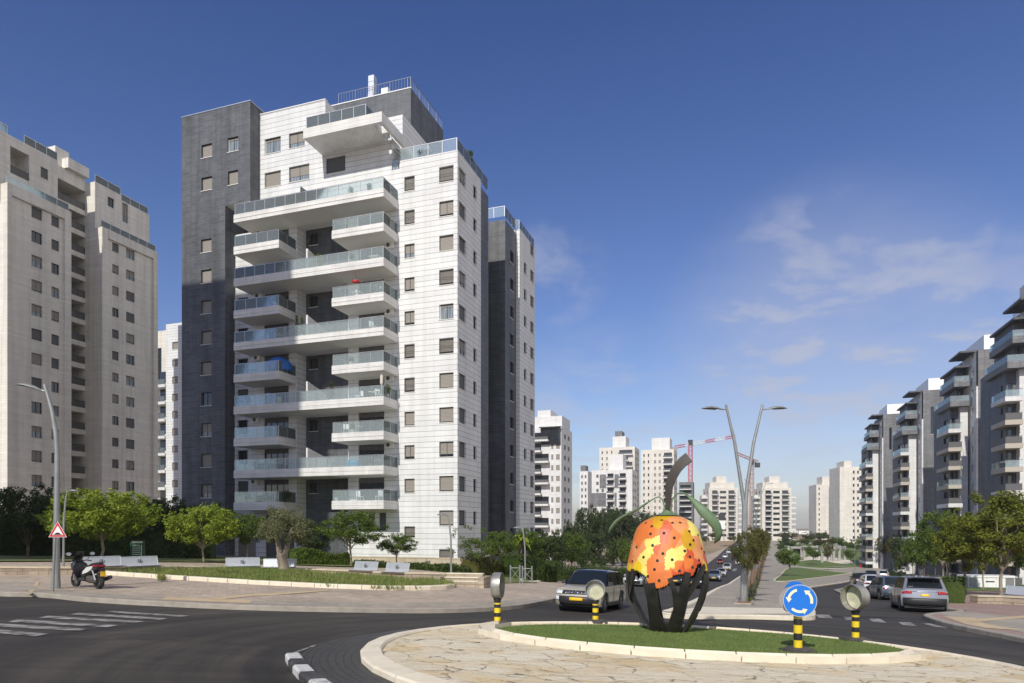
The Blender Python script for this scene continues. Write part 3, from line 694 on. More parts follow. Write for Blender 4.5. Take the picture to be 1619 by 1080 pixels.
def left_building():
    b = Bld('apartment_building', 'beige stone apartment tower in shade at the left edge, with a recessed column of balconies', -4.98, 62.5, G(-62, 90), cat='apartment building')
    X = -62.; zb = -6
    yA0 = b.fy(9.7, X); yA1 = b.fy(111, X); yB0 = b.fy(160, X); yB1 = b.fy(248, X)
    c1 = b.hole('right', X, 50.5, 67.5, 328.6, 346.7); c2 = b.hole('right', X, 82, 94.5, 342.5, 359)
    hA = []
    for k in range(13): hA.append((c1[0], c1[1], c1[2]-k*3.15, c1[3]-k*3.15, ['dshut', 'p2', 'shut', 'p3', 'dshut', 'dark', 'part'][(k*5) % 7])); hA.append((c2[0], c2[1], c2[2]-k*3.15, c2[3]-k*3.15, ['dshut', 'dark', 'p2', 'dshut', 'p3'][(k*3) % 5]))
    hA = [h for h in hA if h[2] > -3]
    b.vol(X-14, X, yA0, yA1, zb, 42.9, M_cream, {'right': hA})
    b.box(X+.003, X+.3, yA0, yA1, 41.6, 42.95, M_cream, 'facade_frame'); b.box(X+.003, X+.3, yA0, yA0+.55, zb, 41.598, M_cream, 'facade_frame'); b.box(X+.003, X+.3, yA1-.9, yA1, zb, 41.598, M_cream, 'facade_frame')
    d1 = b.hole('right', X, 178, 188.5, 385, 399); d2 = b.hole('right', X, 200, 213.5, 395, 410); hB = []
    for k in range(13): hB.append((d1[0], d1[1], d1[2]-k*3.15, d1[3]-k*3.15, ['dshut', 'dark', 'p2', 'dshut', 'shut'][(k*2) % 5])); hB.append((d2[0], d2[1], d2[2]-k*3.15, d2[3]-k*3.15, ['p3', 'dark', 'p2', 'dshut', 'dshut', 'part'][(k*5) % 6]))
    hB = [h for h in hB if h[2] > -3]
    b.vol(X-13, X, yB0, yB1, zb, 42.9, M_cream, {'right': hB})
    b.box(X+.003, X+.3, yB0+1., yB1, 41.7, 42.95, M_cream, 'facade_frame'); b.box(X+.003, X+.3, yB0, yB0+.9, zb, 42.95, M_cream, 'facade_frame'); b.box(X+.003, X+.3, yB1-.8, yB1, zb, 41.698, M_cream, 'facade_frame')
    # stair of upper storeys, set back
    Xu = X-1.1
    u = [b.hole('right', Xu, 171, 181, 313, 328, 'dark')]
    b.vol(X-12, Xu, yB0+.02, b.fy(193, Xu), 42.902, 49.6, M_cream, {'right': u})
    b.vol(X-12, Xu-.2, b.fy(193, Xu)+.002, yB1-.1, 42.902, 49.0, M_cream, {'right': [b.hole('right', Xu-.2, 194, 203, 322, 352, 'part')]})
    lw = [b.hole('right', Xu, 65, 77, 266, 283, 'dshut')]
    lg = b.hole('right', Xu, 17, 47, 233, 277)
    b.vol(X-12, Xu, yA0-3, lg[0], 42.902, 49.7, M_cream, {}); b.vol(X-12, Xu, lg[1], b.fy(92, Xu), 42.902, 49.7, M_cream, {'right': lw})
    b.box(X-12, Xu, lg[0]+.002, lg[1]-.002, 48.4, 49.7, M_cream, 'wall'); b.box(X-12, Xu, lg[0]+.002, lg[1]-.002, 42.902, 45.0, M_cream, 'wall'); b.box(X-12, Xu-2.5, lg[0]+.002, lg[1]-.002, 45.002, 48.398, M_beige, 'wall')
    b.rail([(Xu-.1, lg[0]+.05), (Xu-.1, lg[1]-.05)], 45.0, None, gmat=M_shutdark, pm=M_frame)
    yl = b.fy(92, Xu)+.002
    # balcony recess
    b.vol(X-12, X-5.6, yA1+.002, yB0-.002, zb, 46.5, M_cream, {'right': [(yA1+1.2, yA1+3.2, 42.4-k*3.15-.0, 44.6-k*3.15, 'dark') for k in range(14)]})
    b.box(X-12, X-2.95, yl, yB0-.004, 49.0-.6, 50.2, M_cream, 'wall'); b.box(X-12, X-5.6, yl, yA1, 42.902, 48.398, M_cream, 'wall')
    for k in range(15):
        z = 45.6-k*3.15
        if z > -4: b.balcony(X-2.997, X-.35, (yA1 if z < 42 else yl)+.01, yB0-.01, z, .75 if k else .6, M_cream, rails=('right',), gmat=M_shutdark, pm=M_frame, sof=M_cream) if False else None
        if z > -4:
            y0 = (yA1 if z < 42 else yl)+.01
            mb = MB(); mb.box(X-5.597, X-2.95, y0-(2 if z < 42 else 0), yB0-.01, z-.7, z, M_cream); o = b.part(mb, 'balcony')
            b.rail([(X-3.05, y0+.03), (X-3.05, yB0-.04)], z, o, gmat=M_shutdark, pm=M_frame)
    for P, z in (([(X-.1, yA0+.1), (X-.1, yA1-.1)], 42.96), ([(X-.1, yB0+.1), (X-.1, yB1-.1)], 42.96), ([(Xu-.1, yB0+.1), (Xu-.1, b.fy(192, Xu))], 49.62), ([(Xu-.4, b.fy(195, Xu)), (Xu-.4, yB1-.2)], 49.02),
                 ([(Xu-.1, yA0-3), (Xu-.1, yA0+1)], 49.72), ([(Xu-.1, b.fy(40, Xu)), (Xu-.1, yl)], 49.72)):
        b.rail(P, z, None, h=1.05, post=1.7)
    b.vol(X-11, X-3.5, b.fy(88, X-3.5), b.fy(110, X-3.5), 50.21, 53.0, M_cream, {}, name='roof_room')
    b.vol(X-11, X-2.2, yB0-3.2, yB0, 50.21, 51.6, M_cream, {}, name='roof_room')
left_building()

def gap_building():
    b = Bld('apartment_building', 'pale tower seen in the gap between the beige tower and the charcoal side tower', *at(249, 128)[:2], G(-66, 128), cat='apartment building')
    xa = b.fx(263, -1.5); h = []; zt = b.z(524, 0, 0)
    xe = b.fx(286.5, -1.5); xw = xe+6
    for k in range(13): z = zt-4.2-k*3.15; h.append((b.fx(273, -1.5), b.fx(282, -1.5), z, z+1.3, 'shut'))
    b.vol(xa, xw, -1.5, 12, -6, zt+.5, M_white, {'front': h})
    b.vol(-8, xa-.002, 0, 12, -6, zt, M_beige, {'front': [(b.fx(250, 0), b.fx(256, 0), zt-9, zt-3.2, 'dark')]})
    for k in range(10): z = zt-10.5-k*3.15; b.balcony(-6, xa-.004, -1.8, -.003, z, .5, M_panel, rails=('front', 'left'), pm=M_frame)
    for k in range(9): z = zt-9.5-k*3.15; b.box(.8, xa-.6, -.03, -.004, z-.4, z+1.8, M_glassd, 'window')
    b.box(-9.6, -6.0, -3, 0, zt+4.2, zt+4.8, M_panel, 'balcony')
gap_building()

# ---- far towers: floors of windows and balcony columns on axis aligned volumes
def tower(label, px0, px1, top, D, dep, spec, floors, base_off=-3, name='apartment_tower', group='towers on the far skyline', m=None, side='right', rot=ROT, roof=()):
    """px0..px1: front face in the photo at depth D of its nearer corner"""
    x, y = (px0-CX)/F*D, D
    b = Bld(name, label, x, y, G(x, y), group, 'tower block', rot=rot)
    w = b.fx(px1); zt = b.z(top, w if side == 'right' else 0, 0); base = b.base-4
    m = m or M_panel; fh = 3.15
    holes = {'front': [], 'right': [], 'left': []}; bal = []
    for s_ in spec:
        k0, k1 = s_.get('f', (0, floors))
        for k in range(k0, k1):
            z = zt-1.0-(k+1)*fh
            if z < b.base+.5: break
            if s_['t'] == 'w': 
                fc = s_.get('face', 'front')
                if fc == 'front': holes[fc].append((s_['a']*w, s_['b']*w, z+.9, z+2.25, s_.get('s', 'dshut')))
                else: holes[fc].append((s_['a']*dep, s_['b']*dep, z+.9, z+2.25, s_.get('s', 'dshut')))
            elif s_['t'] == 'b': bal.append((s_, z, k))
    b.vol(0, w, 0, dep, base, zt, m, holes, depth=.12)
    for s_, z, k in bal:
        a, c = s_['a']*w, s_['b']*w; d = s_.get('d', 1.8)
        if s_.get('alt') and k % 2: c = a+(c-a)*s_['alt']
        if s_.get('face') == 'left':
            mb = MB(); mb.box(-d, -.003, s_['a']*dep, s_['b']*dep, z-.25, z+.3, s_.get('m', M_panel)); mb.box(-d+.05, -d+.1, s_['a']*dep+.05, s_['b']*dep-.05, z+.3, z+1.1, s_.get('g', M_shutdark))
            mb.box(-d+.1, -.1, s_['a']*dep+.05, s_['a']*dep+.1, z+.3, z+1.1, s_.get('g', M_shutdark))
        elif s_.get('face') == 'right':
            mb = MB(); mb.box(w+.003, w+d, s_['a']*dep, s_['b']*dep, z-.25, z+.3, s_.get('m', M_panel)); mb.box(w+d-.1, w+d-.05, s_['a']*dep+.05, s_['b']*dep-.05, z+.3, z+1.1, s_.get('g', M_shutdark))
        else:
            mb = MB(); mb.box(a, c, -d, -.003, z-.25, z+.3, s_.get('m', M_panel)); mb.box(a+.05, c-.05, -d+.05, -d+.1, z+.3, z+1.1, s_.get('g', M_shutdark))
        o = b.part(mb, 'balcony')
        if s_.get('door', 1):
            mb = MB()
            if s_.get('face') == 'left': mb.box(-.03, -.004, s_['a']*dep+.6, s_['b']*dep-.6, z+.31, z+2.5, M_glassd)
            elif s_.get('face') == 'right': mb.box(w+.004, w+.03, s_['a']*dep+.6, s_['b']*dep-.6, z+.31, z+2.5, M_glassd)
            else: mb.box(a+.3, c-.3, -.03, -.004, z+.31, z+2.55, M_glassd)
            b.part(mb, 'balcony_door', o)
    for (a, c, d0, d1, h, mm) in roof: b.vol(a*w, c*w, d0*dep, d1*dep, zt+.002, zt+h, mm or m, {}, name='roof_room')
    return b, w, zt
def wcols(n, a=.06, b=.94, face='front', s='dshut', fw=.45): 
    st = (b-a)/n; return [dict(t='w', a=a+st*(i+.5-fw/2), b=a+st*(i+.5+fw/2), face=face, s=s) for i in range(n)]
def far_towers():
    # 848..917
    b, w, zt = tower('white tower with stacked balconies just right of the large block, grey side wall', 806, 888, 674, 205, 13,
        [dict(t='b', a=.40, b=.78, alt=.62, d=1.9), dict(t='w', a=.81, b=.85, s='shut'), dict(t='w', a=.90, b=.97, s='shut')] + wcols(2, .15, .85, 'right'), 15, roof=[(.45, .98, .15, .9, 3.4, M_panel), (.5, .75, .2, .8, 5.4, M_panel)])
    b.box(w*.62, w*.99, -.6, -.004, zt-5.2, zt-.4, M_glassd, 'window_band'); b.box(w*.60, w+.1, -1.4, -.61, zt-.4, zt-.1, M_frame, 'roof_canopy')
    tower('narrow white tower half hidden behind trees right of the stacked balcony tower', 917, 930, 745, 330, 10, wcols(2), 12, roof=[(0, .6, .2, .8, 3, M_slate2)])
    b, w, zt = tower('broad white and grey chequered block below the taller towers', 936, 1000, 742, 300, 14,
        [dict(t='b', a=.38, b=.56, d=1.5), dict(t='b', a=.68, b=.86, d=1.5)] + wcols(2, .08, .34) + wcols(2, .1, .9, 'right'), 15, roof=[(.4, .75, .2, .8, 7, M_panel)])
    for k, (z0, z1, a, c) in enumerate(((0, 6, .2, .9), (8, 14, 0, .62), (16.5, 22, .22, .9), (24, 32, .05, .7))):
        for x0, x1 in ((a, .36), (.57, min(.67, c))): b.box(w*x0, w*x1, -.06, -.005, zt-2-z1, zt-2-z0, M_slate2, 'grey_panel')
    tower('tall off-white tower rising behind the chequered block', 948, 1004, 706, 360, 16, wcols(3, .02, .42, s='dark', fw=.25)+[dict(t='b', a=.55, b=.95, d=1.6, alt=.7)]+wcols(2, .1, .9, 'right'), 22, m=M_beige, roof=[(.35, .72, .2, .9, 6, M_panel), (.4, .6, .3, .8, 9, M_slate2)])
    tower('tall pale tower behind the fruit sculpture stem', 1014, 1066, 710, 330, 16, wcols(2, .02, .3, s='dark', fw=.3)+wcols(2, .36, .64, s='shut')+[dict(t='b', a=.68, b=.96, d=1.6)]+wcols(2, .1, .9, 'right'), 22, m=M_beige, roof=[(.3, .85, .2, .9, 6, M_panel)])
    tower('grey tower with dark balconies beside the red crane mast', 1074, 1096, 762, 380, 10, [dict(t='b', a=.05, b=.9, d=1.6)]+wcols(1, face='right'), 14, m=M_slate2)
    for (p0, p1, t, lab) in ((1121, 1167, 771, 'stepped white block behind the big leaf, left of the lamp post'), (1205, 1252, 771, 'stepped white block right of the lamp post and orange crane')):
        b, w, zt = tower(lab, p0, p1, t, 400, 16, [dict(t='b', a=.10, b=.32, d=1.5), dict(t='b', a=.66, b=.9, d=1.5), dict(t='b', a=-.13, b=.0, d=-.1, door=0, face=None) if False else dict(t='w', a=.38, b=.60, s='dark')]+wcols(2, .1, .9, 'left'), 11, rot=R(-4), m=M_beige, roof=[(.05, .9, .1, .9, 3.3, M_beige), (.3, .65, .2, .8, 6.8, M_beige)])
        for k in range(9):
            z = zt-6-k*3.15; b.box(-3.5, -.004, 3, 8, z-.25, z+.9, M_panel, 'side_balcony'); b.box(w+.004, w+3.5, 3, 8, z-.25, z+.9, M_panel, 'side_balcony')
        b.vol(-2.2, -.008, 8.1, 15, -8, zt-4, M_beige, {}, name='side_wall'); b.vol(w+.008, w+2.2, 8.1, 15, -8, zt-4, M_beige, {}, name='side_wall')
    tower('low cream block with balconies on the right half, before the dotted window tower', 1291, 1326, 766, 420, 14, [dict(t='b', a=.55, b=.98, d=1.6), dict(t='w', a=.10, b=.16)], 16, m=M_beige, rot=R(-6), roof=[(.3, .98, .1, .8, 5, M_beige)])
    tower('cream tower with paired small dot windows', 1328, 1362, 738, 330, 14, wcols(2, .55, .95, s='dark', fw=.42), 18, m=M_beige, rot=R(-6), roof=[(.25, .6, .1, .8, 3, M_beige)])
far_towers()

def row_building(D, pxl, pxb, pxw, pxd, pxr, top, lab, nfl=12):
    """right-hand row: balconies (pxl..pxb), bright white strip (..pxw), slim shaded side (..pxd), grey slate front (..pxr)"""
    x = (pxb-CX)/F*D
    b = Bld('terraced_tower', lab, x, D, G(x, D)-.5, 'row of slate and white towers on the right', 'apartment building')
    w1 = b.fx(pxw); zt = b.z(top, w1, 0); base = b.base-4; fh = 3.15
    # white strip block
    b.vol(0, w1, 0, 9, base+3.5, zt-7.2, M_panel, {})
    y2 = -2.2; x2 = w1+.003
    sx = b.fy(pxd, w1) if False else None
    zs = zt+1.6
    # projecting slate block: its left side is clad white with small windows
    dep = 9; xf = w1+.35
    yy = 4.6
    hs = [(1.4, 2.0, base+7+k*fh, base+8.1+k*fh, 'dark') for k in range(nfl)]
    yp = -3.2
    b.vol(xf, xf+.25, yp, yy, base+3.5, zs-6, M_panel, {'left': [(yp+1.6, yp+2.3, h[2], h[3], 'dark') for h in hs]}, name='white_side_wall')
    xr_ = b.fx(pxr, yp)
    hf = [(xf+1.6, xf+2.2, zs-9.2, zs-3.5, 'dark'), (xf+3.4, xf+5.0, zs-9, zs-4.8, 'open')]
    for k in range(2, nfl-1): hf.append((xf+(xr_-xf)*.72, xf+(xr_-xf)*.86, zs-5.5-k*fh-3, zs-5.5-k*fh-1.7, 'shut'))
    b.vol(xf+.253, xr_, yp+.01, 10, base, zs, M_slate2, {'front': hf}, name='slate_wall')
    b.vol(xf+(xr_-xf)*.35, xr_+2, yp+1, 9, zs+.002, zs+2.6, M_whitep, {}, name='roof_room')
    b.box(xf-2.2, xf+.6, yp+.5, 4, zs-.2, zs+.1, M_slate, 'roof_canopy')
    # balcony stack wrapping the left corner
    xl = b.fx(pxl+(pxb-pxl)*.5, -1.4); ye = max(3., min(14., b.fy(pxl, xl)))
    b.vol(xl+.9, -.004, 1.2, 12, base+3.5, zt-6, M_slate, {'front': [(xl+1.1, -.4, zt-11-k*fh, zt-8.8-k*fh, 'dark') for k in range(nfl-1)], 'left': [(2.5, ye-1, zt-11-k*fh, zt-8.8-k*fh, 'dark') for k in range(nfl-1)]}, name='slate_wall')
    for k in range(nfl-1):
        z = zt-11.2-k*fh
        if z < b.base: break
        col = M_taupe if k % 4 else M_panel
        mb = MB(); mb.box(xl, -.006, -1.4, 1.197, z-.45, z+.2, col); mb.box(xl, xl+.897, 1.2, ye, z-.45, z+.2, col)
        o = b.part(mb, 'balcony'); gm_ = M_rail if k % 3 == 0 else M_shutdark; mb = MB(); mb.box(xl+.05, -.1, -1.35, -1.3, z+.22, z+1.1, gm_); mb.box(xl+.05, xl+.1, -1.25, ye-.1, z+.22, z+1.1, gm_)
        mb.box(xl+.02, -.05, -1.38, -1.28, z+1.15, z+1.2, M_frame)
        b.part(mb, 'glass_railing', o)
    for z in (zt-7.2+3.3, zt-7.2):
        x0 = xl+.9 if z > zt-6 else xl+.3
        mb = MB(); mb.box(x0, w1-.02, -1.2, 8, z, z+.9, M_slate2); o = b.part(mb, 'terrace')
        mb = MB(); mb.box(x0+.05, w1-.1, -1.1, -1.05, z+.9, z+1.8, M_rail); mb.box(x0+.05, x0+.1, -1., 7.9, z+.9, z+1.8, M_rail); b.part(mb, 'glass_railing', o)
    b.vol(xl+1.8, w1-.3, 1.2, 9, zt-6, zt-.6, M_slate, {'front': [(xl+2.2, w1-.7, zt-5.6, zt-3.2, 'dark')]}, name='penthouse_wall')
    b.box(xl+1.2, w1+.1, -.6, 9, zt-.598, zt-.3, M_slate, 'roof_canopy')
    # pillars and dark entrance at the foot
    for x0 in (0, w1*.42, w1-.5): b.box(x0, x0+.5, 0, 2, base, base+3.498, M_panel, 'pillar')
row_building(92, 1567, 1612, 1628, 1640, 1672, 498, 'nearest slate tower with wrap-around balconies cut by the right edge', 13)
row_building(116, 1481, 1518.5, 1530.5, 1541, 1588, 576, 'second slate and white tower from the right edge, tall white strip', 12)
row_building(146, 1411.5, 1437, 1449, 1454, 1493, 634, 'third slate and white tower from the right edge of the row', 12)
row_building(178, 1358.5, 1380, 1389, 1393, 1421, 668, 'farthest and smallest slate and white tower of the row', 12)

def near_block():
    b = Bld('apartment_building', 'tall apartment block standing left of the road beside the photographer', -43.3, 9, G(-43, 9), cat='apartment building')
    h = [(-27+k*6, -25+k*6, z*3.15, z*3.15+1.5, 'dshut') for k in range(5) for z in range(1, 18)]
    b.vol(-32, 0, 0, 18, -3, 59.5, M_cream, {'right': [(3+k*5, 5+k*5, z*3.15, z*3.15+1.5, 'dshut') for k in range(3) for z in range(1, 18)]})
near_block()

# ---------------------------------------------------------------- the ground
def ground():
    # one sheet to the horizon
    xs = [-2500, -1500, -700, -300, -150]+list(range(-100, 101, 8))+[150, 300, 700, 1500, 2500]
    ys = [-60, -30]+list(range(-10, 130, 5))+list(range(130, 400, 12))+[450, 520, 620, 800, 1100, 1600, 2500, 3500]
    mb = MB(); k = mb.mi(M_earth); n = len(xs)
    mb.v = [(x, y, G(x, y)-.12) for y in ys for x in xs]
    mb.f = [(j*n+i, j*n+i+1, (j+1)*n+i+1, (j+1)*n+i) for j in range(len(ys)-1) for i in range(n-1)]; mb.m = [0]*len(mb.f)
    tag(mb.build('terrain', smooth=60), kind='structure')
    # asphalt
    lroad_l = [(880, 949), (960, 933), (1020, 922), (1070, 913), (1100, 903), (1122, 890), (1137, 878), (1150, 866), (1168, 855), (1190, 848), (1206, 843)]
    lroad_r = [(1040, 974), (1075, 962), (1112, 944), (1142, 928), (1171, 911), (1186, 897), (1195, 884), (1203, 872), (1211, 860), (1218, 851), (1224, 843)]
    rroad_l = [(1290, 975), (1284, 952), (1283, 929), (1345, 919.5), (1385, 908), (1407, 899), (1414, 888), (1412, 878), (1396, 869), (1370, 862)]
    rroad_r = [(1480, 978), (1540, 971), (1495, 962), (1487, 945), (1472, 925), (1458, 906), (1450, 893), (1443, 880), (1425, 868), (1395, 859.5)]
    A = PX([(-400, 908), (0, 921), (200, 940), (600, 950), (880, 949)])
    sheet('road', [(-75, -20), (-75, 22)]+[(-40, 30)]+[(-12, 34), (0, 40), (8, 42)]+[(40, 40), (45, 30), (60, 25), (60, -20)], 0, M_asph, 3)
    near = PX(lroad_l[1:])+list(reversed(PX(lroad_r[1:])))
    sheet('road', smooth(PX(lroad_l), 4)+list(reversed(smooth(PX(lroad_r), 4))), .004, M_asph, 3)
    sheet('road', smooth(PX(rroad_l), 4)+list(reversed(smooth(PX(rroad_r), 4))), .008, M_asph, 3)
    # cross road at the far end of the valley
    # left pavement
    k1 = smooth(PX([(-300, 918), (-60, 940), (60, 944), (84, 946), (140, 952), (250, 958.5), (400, 965), (560, 968.5), (700, 969.5), (790, 965.5), (850, 957.5), (888, 948), (960, 933), (1020, 922), (1070, 913), (1100, 903), (1122, 890), (1137, 878), (1150, 866)]), 4)
    back = [(55, 225), (-10, 150), (-35, 62), (-90, 62)]
    lp = sheet('plaza', k1+[(62, 235), (0, 190), (-60, 120), (-90, 62)], .13, M_pav, 4, .3, M_kerbg)
    kerb('kerb', [p for p in k1 if p[1] < 120], .28, .145, [M_kerbg], 1.0)
    # median with walkways, and the park
    km = smooth(PX([(1040, 975), (1052, 977.5), (1100, 979), (1180, 979), (1275, 981), (1290, 975), (1285, 955), (1283, 930), (1345, 920), (1385, 908.5), (1407, 899), (1414, 888), (1412, 878), (1396, 869)]), 4)
    kl = smooth(PX(list(reversed(lroad_r[:10]))), 4)
    sheet('median_pavement', km+kl, .13, M_pavg, 4, .3, M_kerbc)
    kerb('kerb', km, .3, .15, [M_kerbc], 1.); kerb('kerb', kl, .3, .15, [M_kerbc], 1.)
    # sand coloured ramp in front of the median
    sheet('tactile_paving', PX([(1060, 972), (1110, 965), (1240, 967), (1278, 976), (1180, 977), (1090, 977)]), .139, M_kerbc, 3)
    # park lawns
    lawns = [[(1228, 921), (1236, 910), (1246, 900), (1262, 898), (1320, 905), (1345, 906.5), (1320, 911), (1280, 916)],
             [(1248, 891), (1244, 878), (1236, 868), (1232, 862), (1300, 860), (1360, 864), (1395, 876), (1396, 884), (1380, 893), (1340, 899), (1290, 899)],
             [(1410, 870), (1400, 864), (1330, 856), (1240, 854), (1235, 859), (1300, 858), (1370, 862)]]
    for L in lawns:
        P = smooth(PX(L), 4, True); sheet('park_lawn', P, .16, M_lawn2, 5); 
        kerb('lawn_edging', P, .22, .20, [M_kerbc], 1.2, closed=True)
    sheet('park_path', smooth(PX([(1262, 888), (1285, 880), (1330, 884), (1350, 890), (1330, 892), (1290, 886)]), 4, True), .17, M_kerbc, 5)
    # planting strip under the median trees
    P = PX([(1160, 960), (1192, 961), (1199, 935), (1207, 905), (1213, 880), (1216, 862), (1210, 862), (1200, 880), (1186, 905), (1172, 935)])
    sheet('planting_bed', P, .15, M_soil, 4); kerb('bed_edging', P, .15, .19, [M_kerbg], .8, closed=True)
    # right pavement
    kr = smooth(PX([(1444, 880), (1450, 893), (1458, 906), (1472, 925), (1487, 945), (1494, 962), (1528, 970.5), (1490, 974.5), (1473, 978), (1495, 987), (1532, 996.5), (1575, 1005), (1619, 1014), (1760, 1045), (2000, 1110)]), 4)
    sheet('pavement', kr+[(40, 6), (140, 6), (200, 260), (110, 230)], .13, M_pavr, 4, .3, M_kerbg)
    kerb('kerb', list(reversed(kr)), .28, .145, [M_kerbg], 1.)
    sheet('tactile_paving', PX([(1492, 980), (1540, 982), (1556, 992), (1620, 1004), (1560, 1000), (1525, 993)]), .139, M_tact, 3)
    sheet('tactile_paving', PX([(1530, 986), (1700, 972), (1700, 975), (1540, 990)]), .143, M_tact, 3)
    sheet('paving_band', PX([(1480, 975), (1530, 972), (1600, 980), (1720, 990), (1720, 1030), (1600, 1003), (1540, 990)]), .135, M_pavg, 3)
    P = smooth(PX([(1492, 935), (1545, 937), (1640, 930), (1700, 915), (1640, 905), (1540, 900), (1470, 896), (1465, 905), (1480, 922)]), 4, True)
    sheet('park_lawn', P, .16, M_lawn2, 5)
    sheet('park_path', PX([(1466, 904), (1560, 906), (1640, 903), (1640, 906), (1560, 909), (1468, 907)]), .168, M_kerbc, 5)
    sheet('park_path', PX([(1490, 921), (1545, 924), (1640, 914), (1640, 918), (1545, 930), (1494, 927)]), .168, M_pavr, 5)
    P = PX([(1326, 935), (1345, 930), (1352, 935), (1338, 940)]); kerb('splitter_kerb', P, .4, .15, [M_kerbg], .8, closed=True)
    # roundabout
    cx, cy = ISL; r = 5.99
    circ = [(cx+r*cos(a), cy+r*sin(a)) for a in [2*pi*i/96 for i in range(96)]]
    Pc = [(cx+(r-.3)*cos(a), cy+(r-.3)*sin(a)) for a in [2*pi*i/96 for i in range(96)]]
    sheet('stone_apron', Pc, .10, M_crazy, 2, .2)
    kerb('island_kerb', circ, .36, .12, [M_kerbc], .9, closed=True, top=.035)
    ea = R(-7.3); gr = [(3.94+4.40*cos(a)*cos(ea)-2.78*sin(a)*sin(ea), 15.07+4.40*cos(a)*sin(ea)+2.78*sin(a)*cos(ea)) for a in [2*pi*i/120 for i in range(120)]]
    ccw = sum(a[0]*b[1]-b[0]*a[1] for a, b in zip(gr, gr[1:]+gr[:1])) > 0
    if not ccw: gr.reverse()
    sheet('turf', gr, .115, M_turf, 2)
    i0 = max(range(len(gr)), key=lambda i: gr[i][1]); gq = gr[i0:]+gr[:i0]; gq = [q for q in gq if q[1] < (16.6 if q[0] < 4 else 14.35)]
    kerb('turf_edging', gq, -.38, .145, [M_kerbc], .9)
    # tufts of blades over the turf (uncountable)
    from mathutils.geometry import tessellate_polygon
    def blades(poly, n, hmin, hmax, wd, m, name, off, pred=None):
        x0 = min(p[0] for p in poly); x1 = max(p[0] for p in poly); y0 = min(p[1] for p in poly); y1 = max(p[1] for p in poly)
        mb = MB(); mb.mi(m); q = 0; tries = 0
        def ins(x, y):
            c = False
            for (ax, ay), (bx, by) in zip(poly, poly[1:]+poly[:1]):
                if (ay > y) != (by > y) and x < (bx-ax)*(y-ay)/(by-ay)+ax: c = not c
            return c
        while q < n and tries < n*6:
            tries += 1; x = rnd.uniform(x0, x1); y = rnd.uniform(y0, y1)
            if not ins(x, y): continue
            if pred and rnd.random() > pred(x, y): continue
            q += 1; h = rnd.uniform(hmin, hmax); a = rnd.uniform(0, 2*pi); dx, dy = cos(a)*wd, sin(a)*wd; l = rnd.uniform(-.5, .5)*h; l2 = rnd.uniform(-.5, .5)*h; z = G(x, y)+off
            i = len(mb.v); mb.v += [(x-dx, y-dy, z), (x+dx, y+dy, z), (x+l, y+l2, z+h)]; mb.f.append((i, i+1, i+2)); mb.m.append(0)
        return tag(mb.build(name), kind='stuff', cat='grass')
    import mathutils
    def nz(x, y, s): return max(0., min(1., .5+1.3*mathutils.noise.noise((x*s, y*s, 3.3))))
    tag(blades(gr, 42000, .015, .045, .006, M_blade, 'turf_blades', .112), 'short mown green turf on the roundabout island')
    lw = PX([(150, 911.5), (200, 914.5), (300, 920.5), (420, 928), (560, 934.5), (640, 936.5), (700, 935.5), (722, 932.5), (700, 928), (620, 920), (540, 914), (450, 908), (380, 905), (320, 904), (240, 906), (180, 909)])
    lw = smooth(lw, 4, True)
    sheet('verge', lw, .16, M_lawn, 3)
    tag(blades(lw, 30000, .08, .30, .018, M_wild, 'wild_grass', .15, lambda x, y: .15+nz(x, y, .6)**2), 'overgrown yellow green grass on the verge under the olive tree')
    fr = smooth(PX([(722, 933), (700, 936.5), (640, 938), (560, 936.5), (420, 930), (300, 922.5), (200, 916), (150, 912.5), (60, 911), (-80, 912)]), 4)
    kerb('verge_kerb', list(reversed(fr)), .3, .30, [M_kerbc], 1., base=0)
    for (p0, p1, nb_) in ((585, 640, 1500), (655, 715, 1300), (250, 262, 160), (395, 410, 160), (500, 530, 300)):
        P_ = [q for q in fr if p0 <= CX+F*q[0]/q[1] <= p1]; a_ = PX([(p0, interp(p0, [0, 150, 300, 420, 560, 640, 722], [912, 913, 922, 930, 937, 939, 935])), (p1, interp(p1, [0, 150, 300, 420, 560, 640, 722], [912, 913, 922, 930, 937, 939, 935])), (p1, 925), (p0, 925)])
        tag(blades(a_, nb_, .15, .34, .016, M_wild, 'wild_grass', .18), 'grass tuft spilling over the pale verge kerb')
    # lawn by the road on the far side of the plaza
    l2 = smooth(PX([(845, 923), (900, 916), (985, 907), (1060, 897), (1075, 890), (1020, 896), (960, 903), (880, 910), (836, 917)]), 3, True)
    sheet('verge', l2, .17, M_lawn2, 4); kerb('verge_kerb', list(reversed(l2)), .25, .2, [M_kerbc], 1.2, closed=True, base=0)
    sheet('planting_bed', PX([(742, 932), (850, 925), (840, 912), (780, 908), (730, 905), (715, 918)]), .15, M_lawn, 4)
    sheet('garden_ground', PX([(-200, 894), (340, 893), (540, 900), (720, 903), (850, 900), (850, 890), (600, 885), (-200, 880)]), .2, M_lawn, 5)
    # markings
    def stripe(p, h=.012): sheet('road_marking', PX(p), h, M_paint, 3)
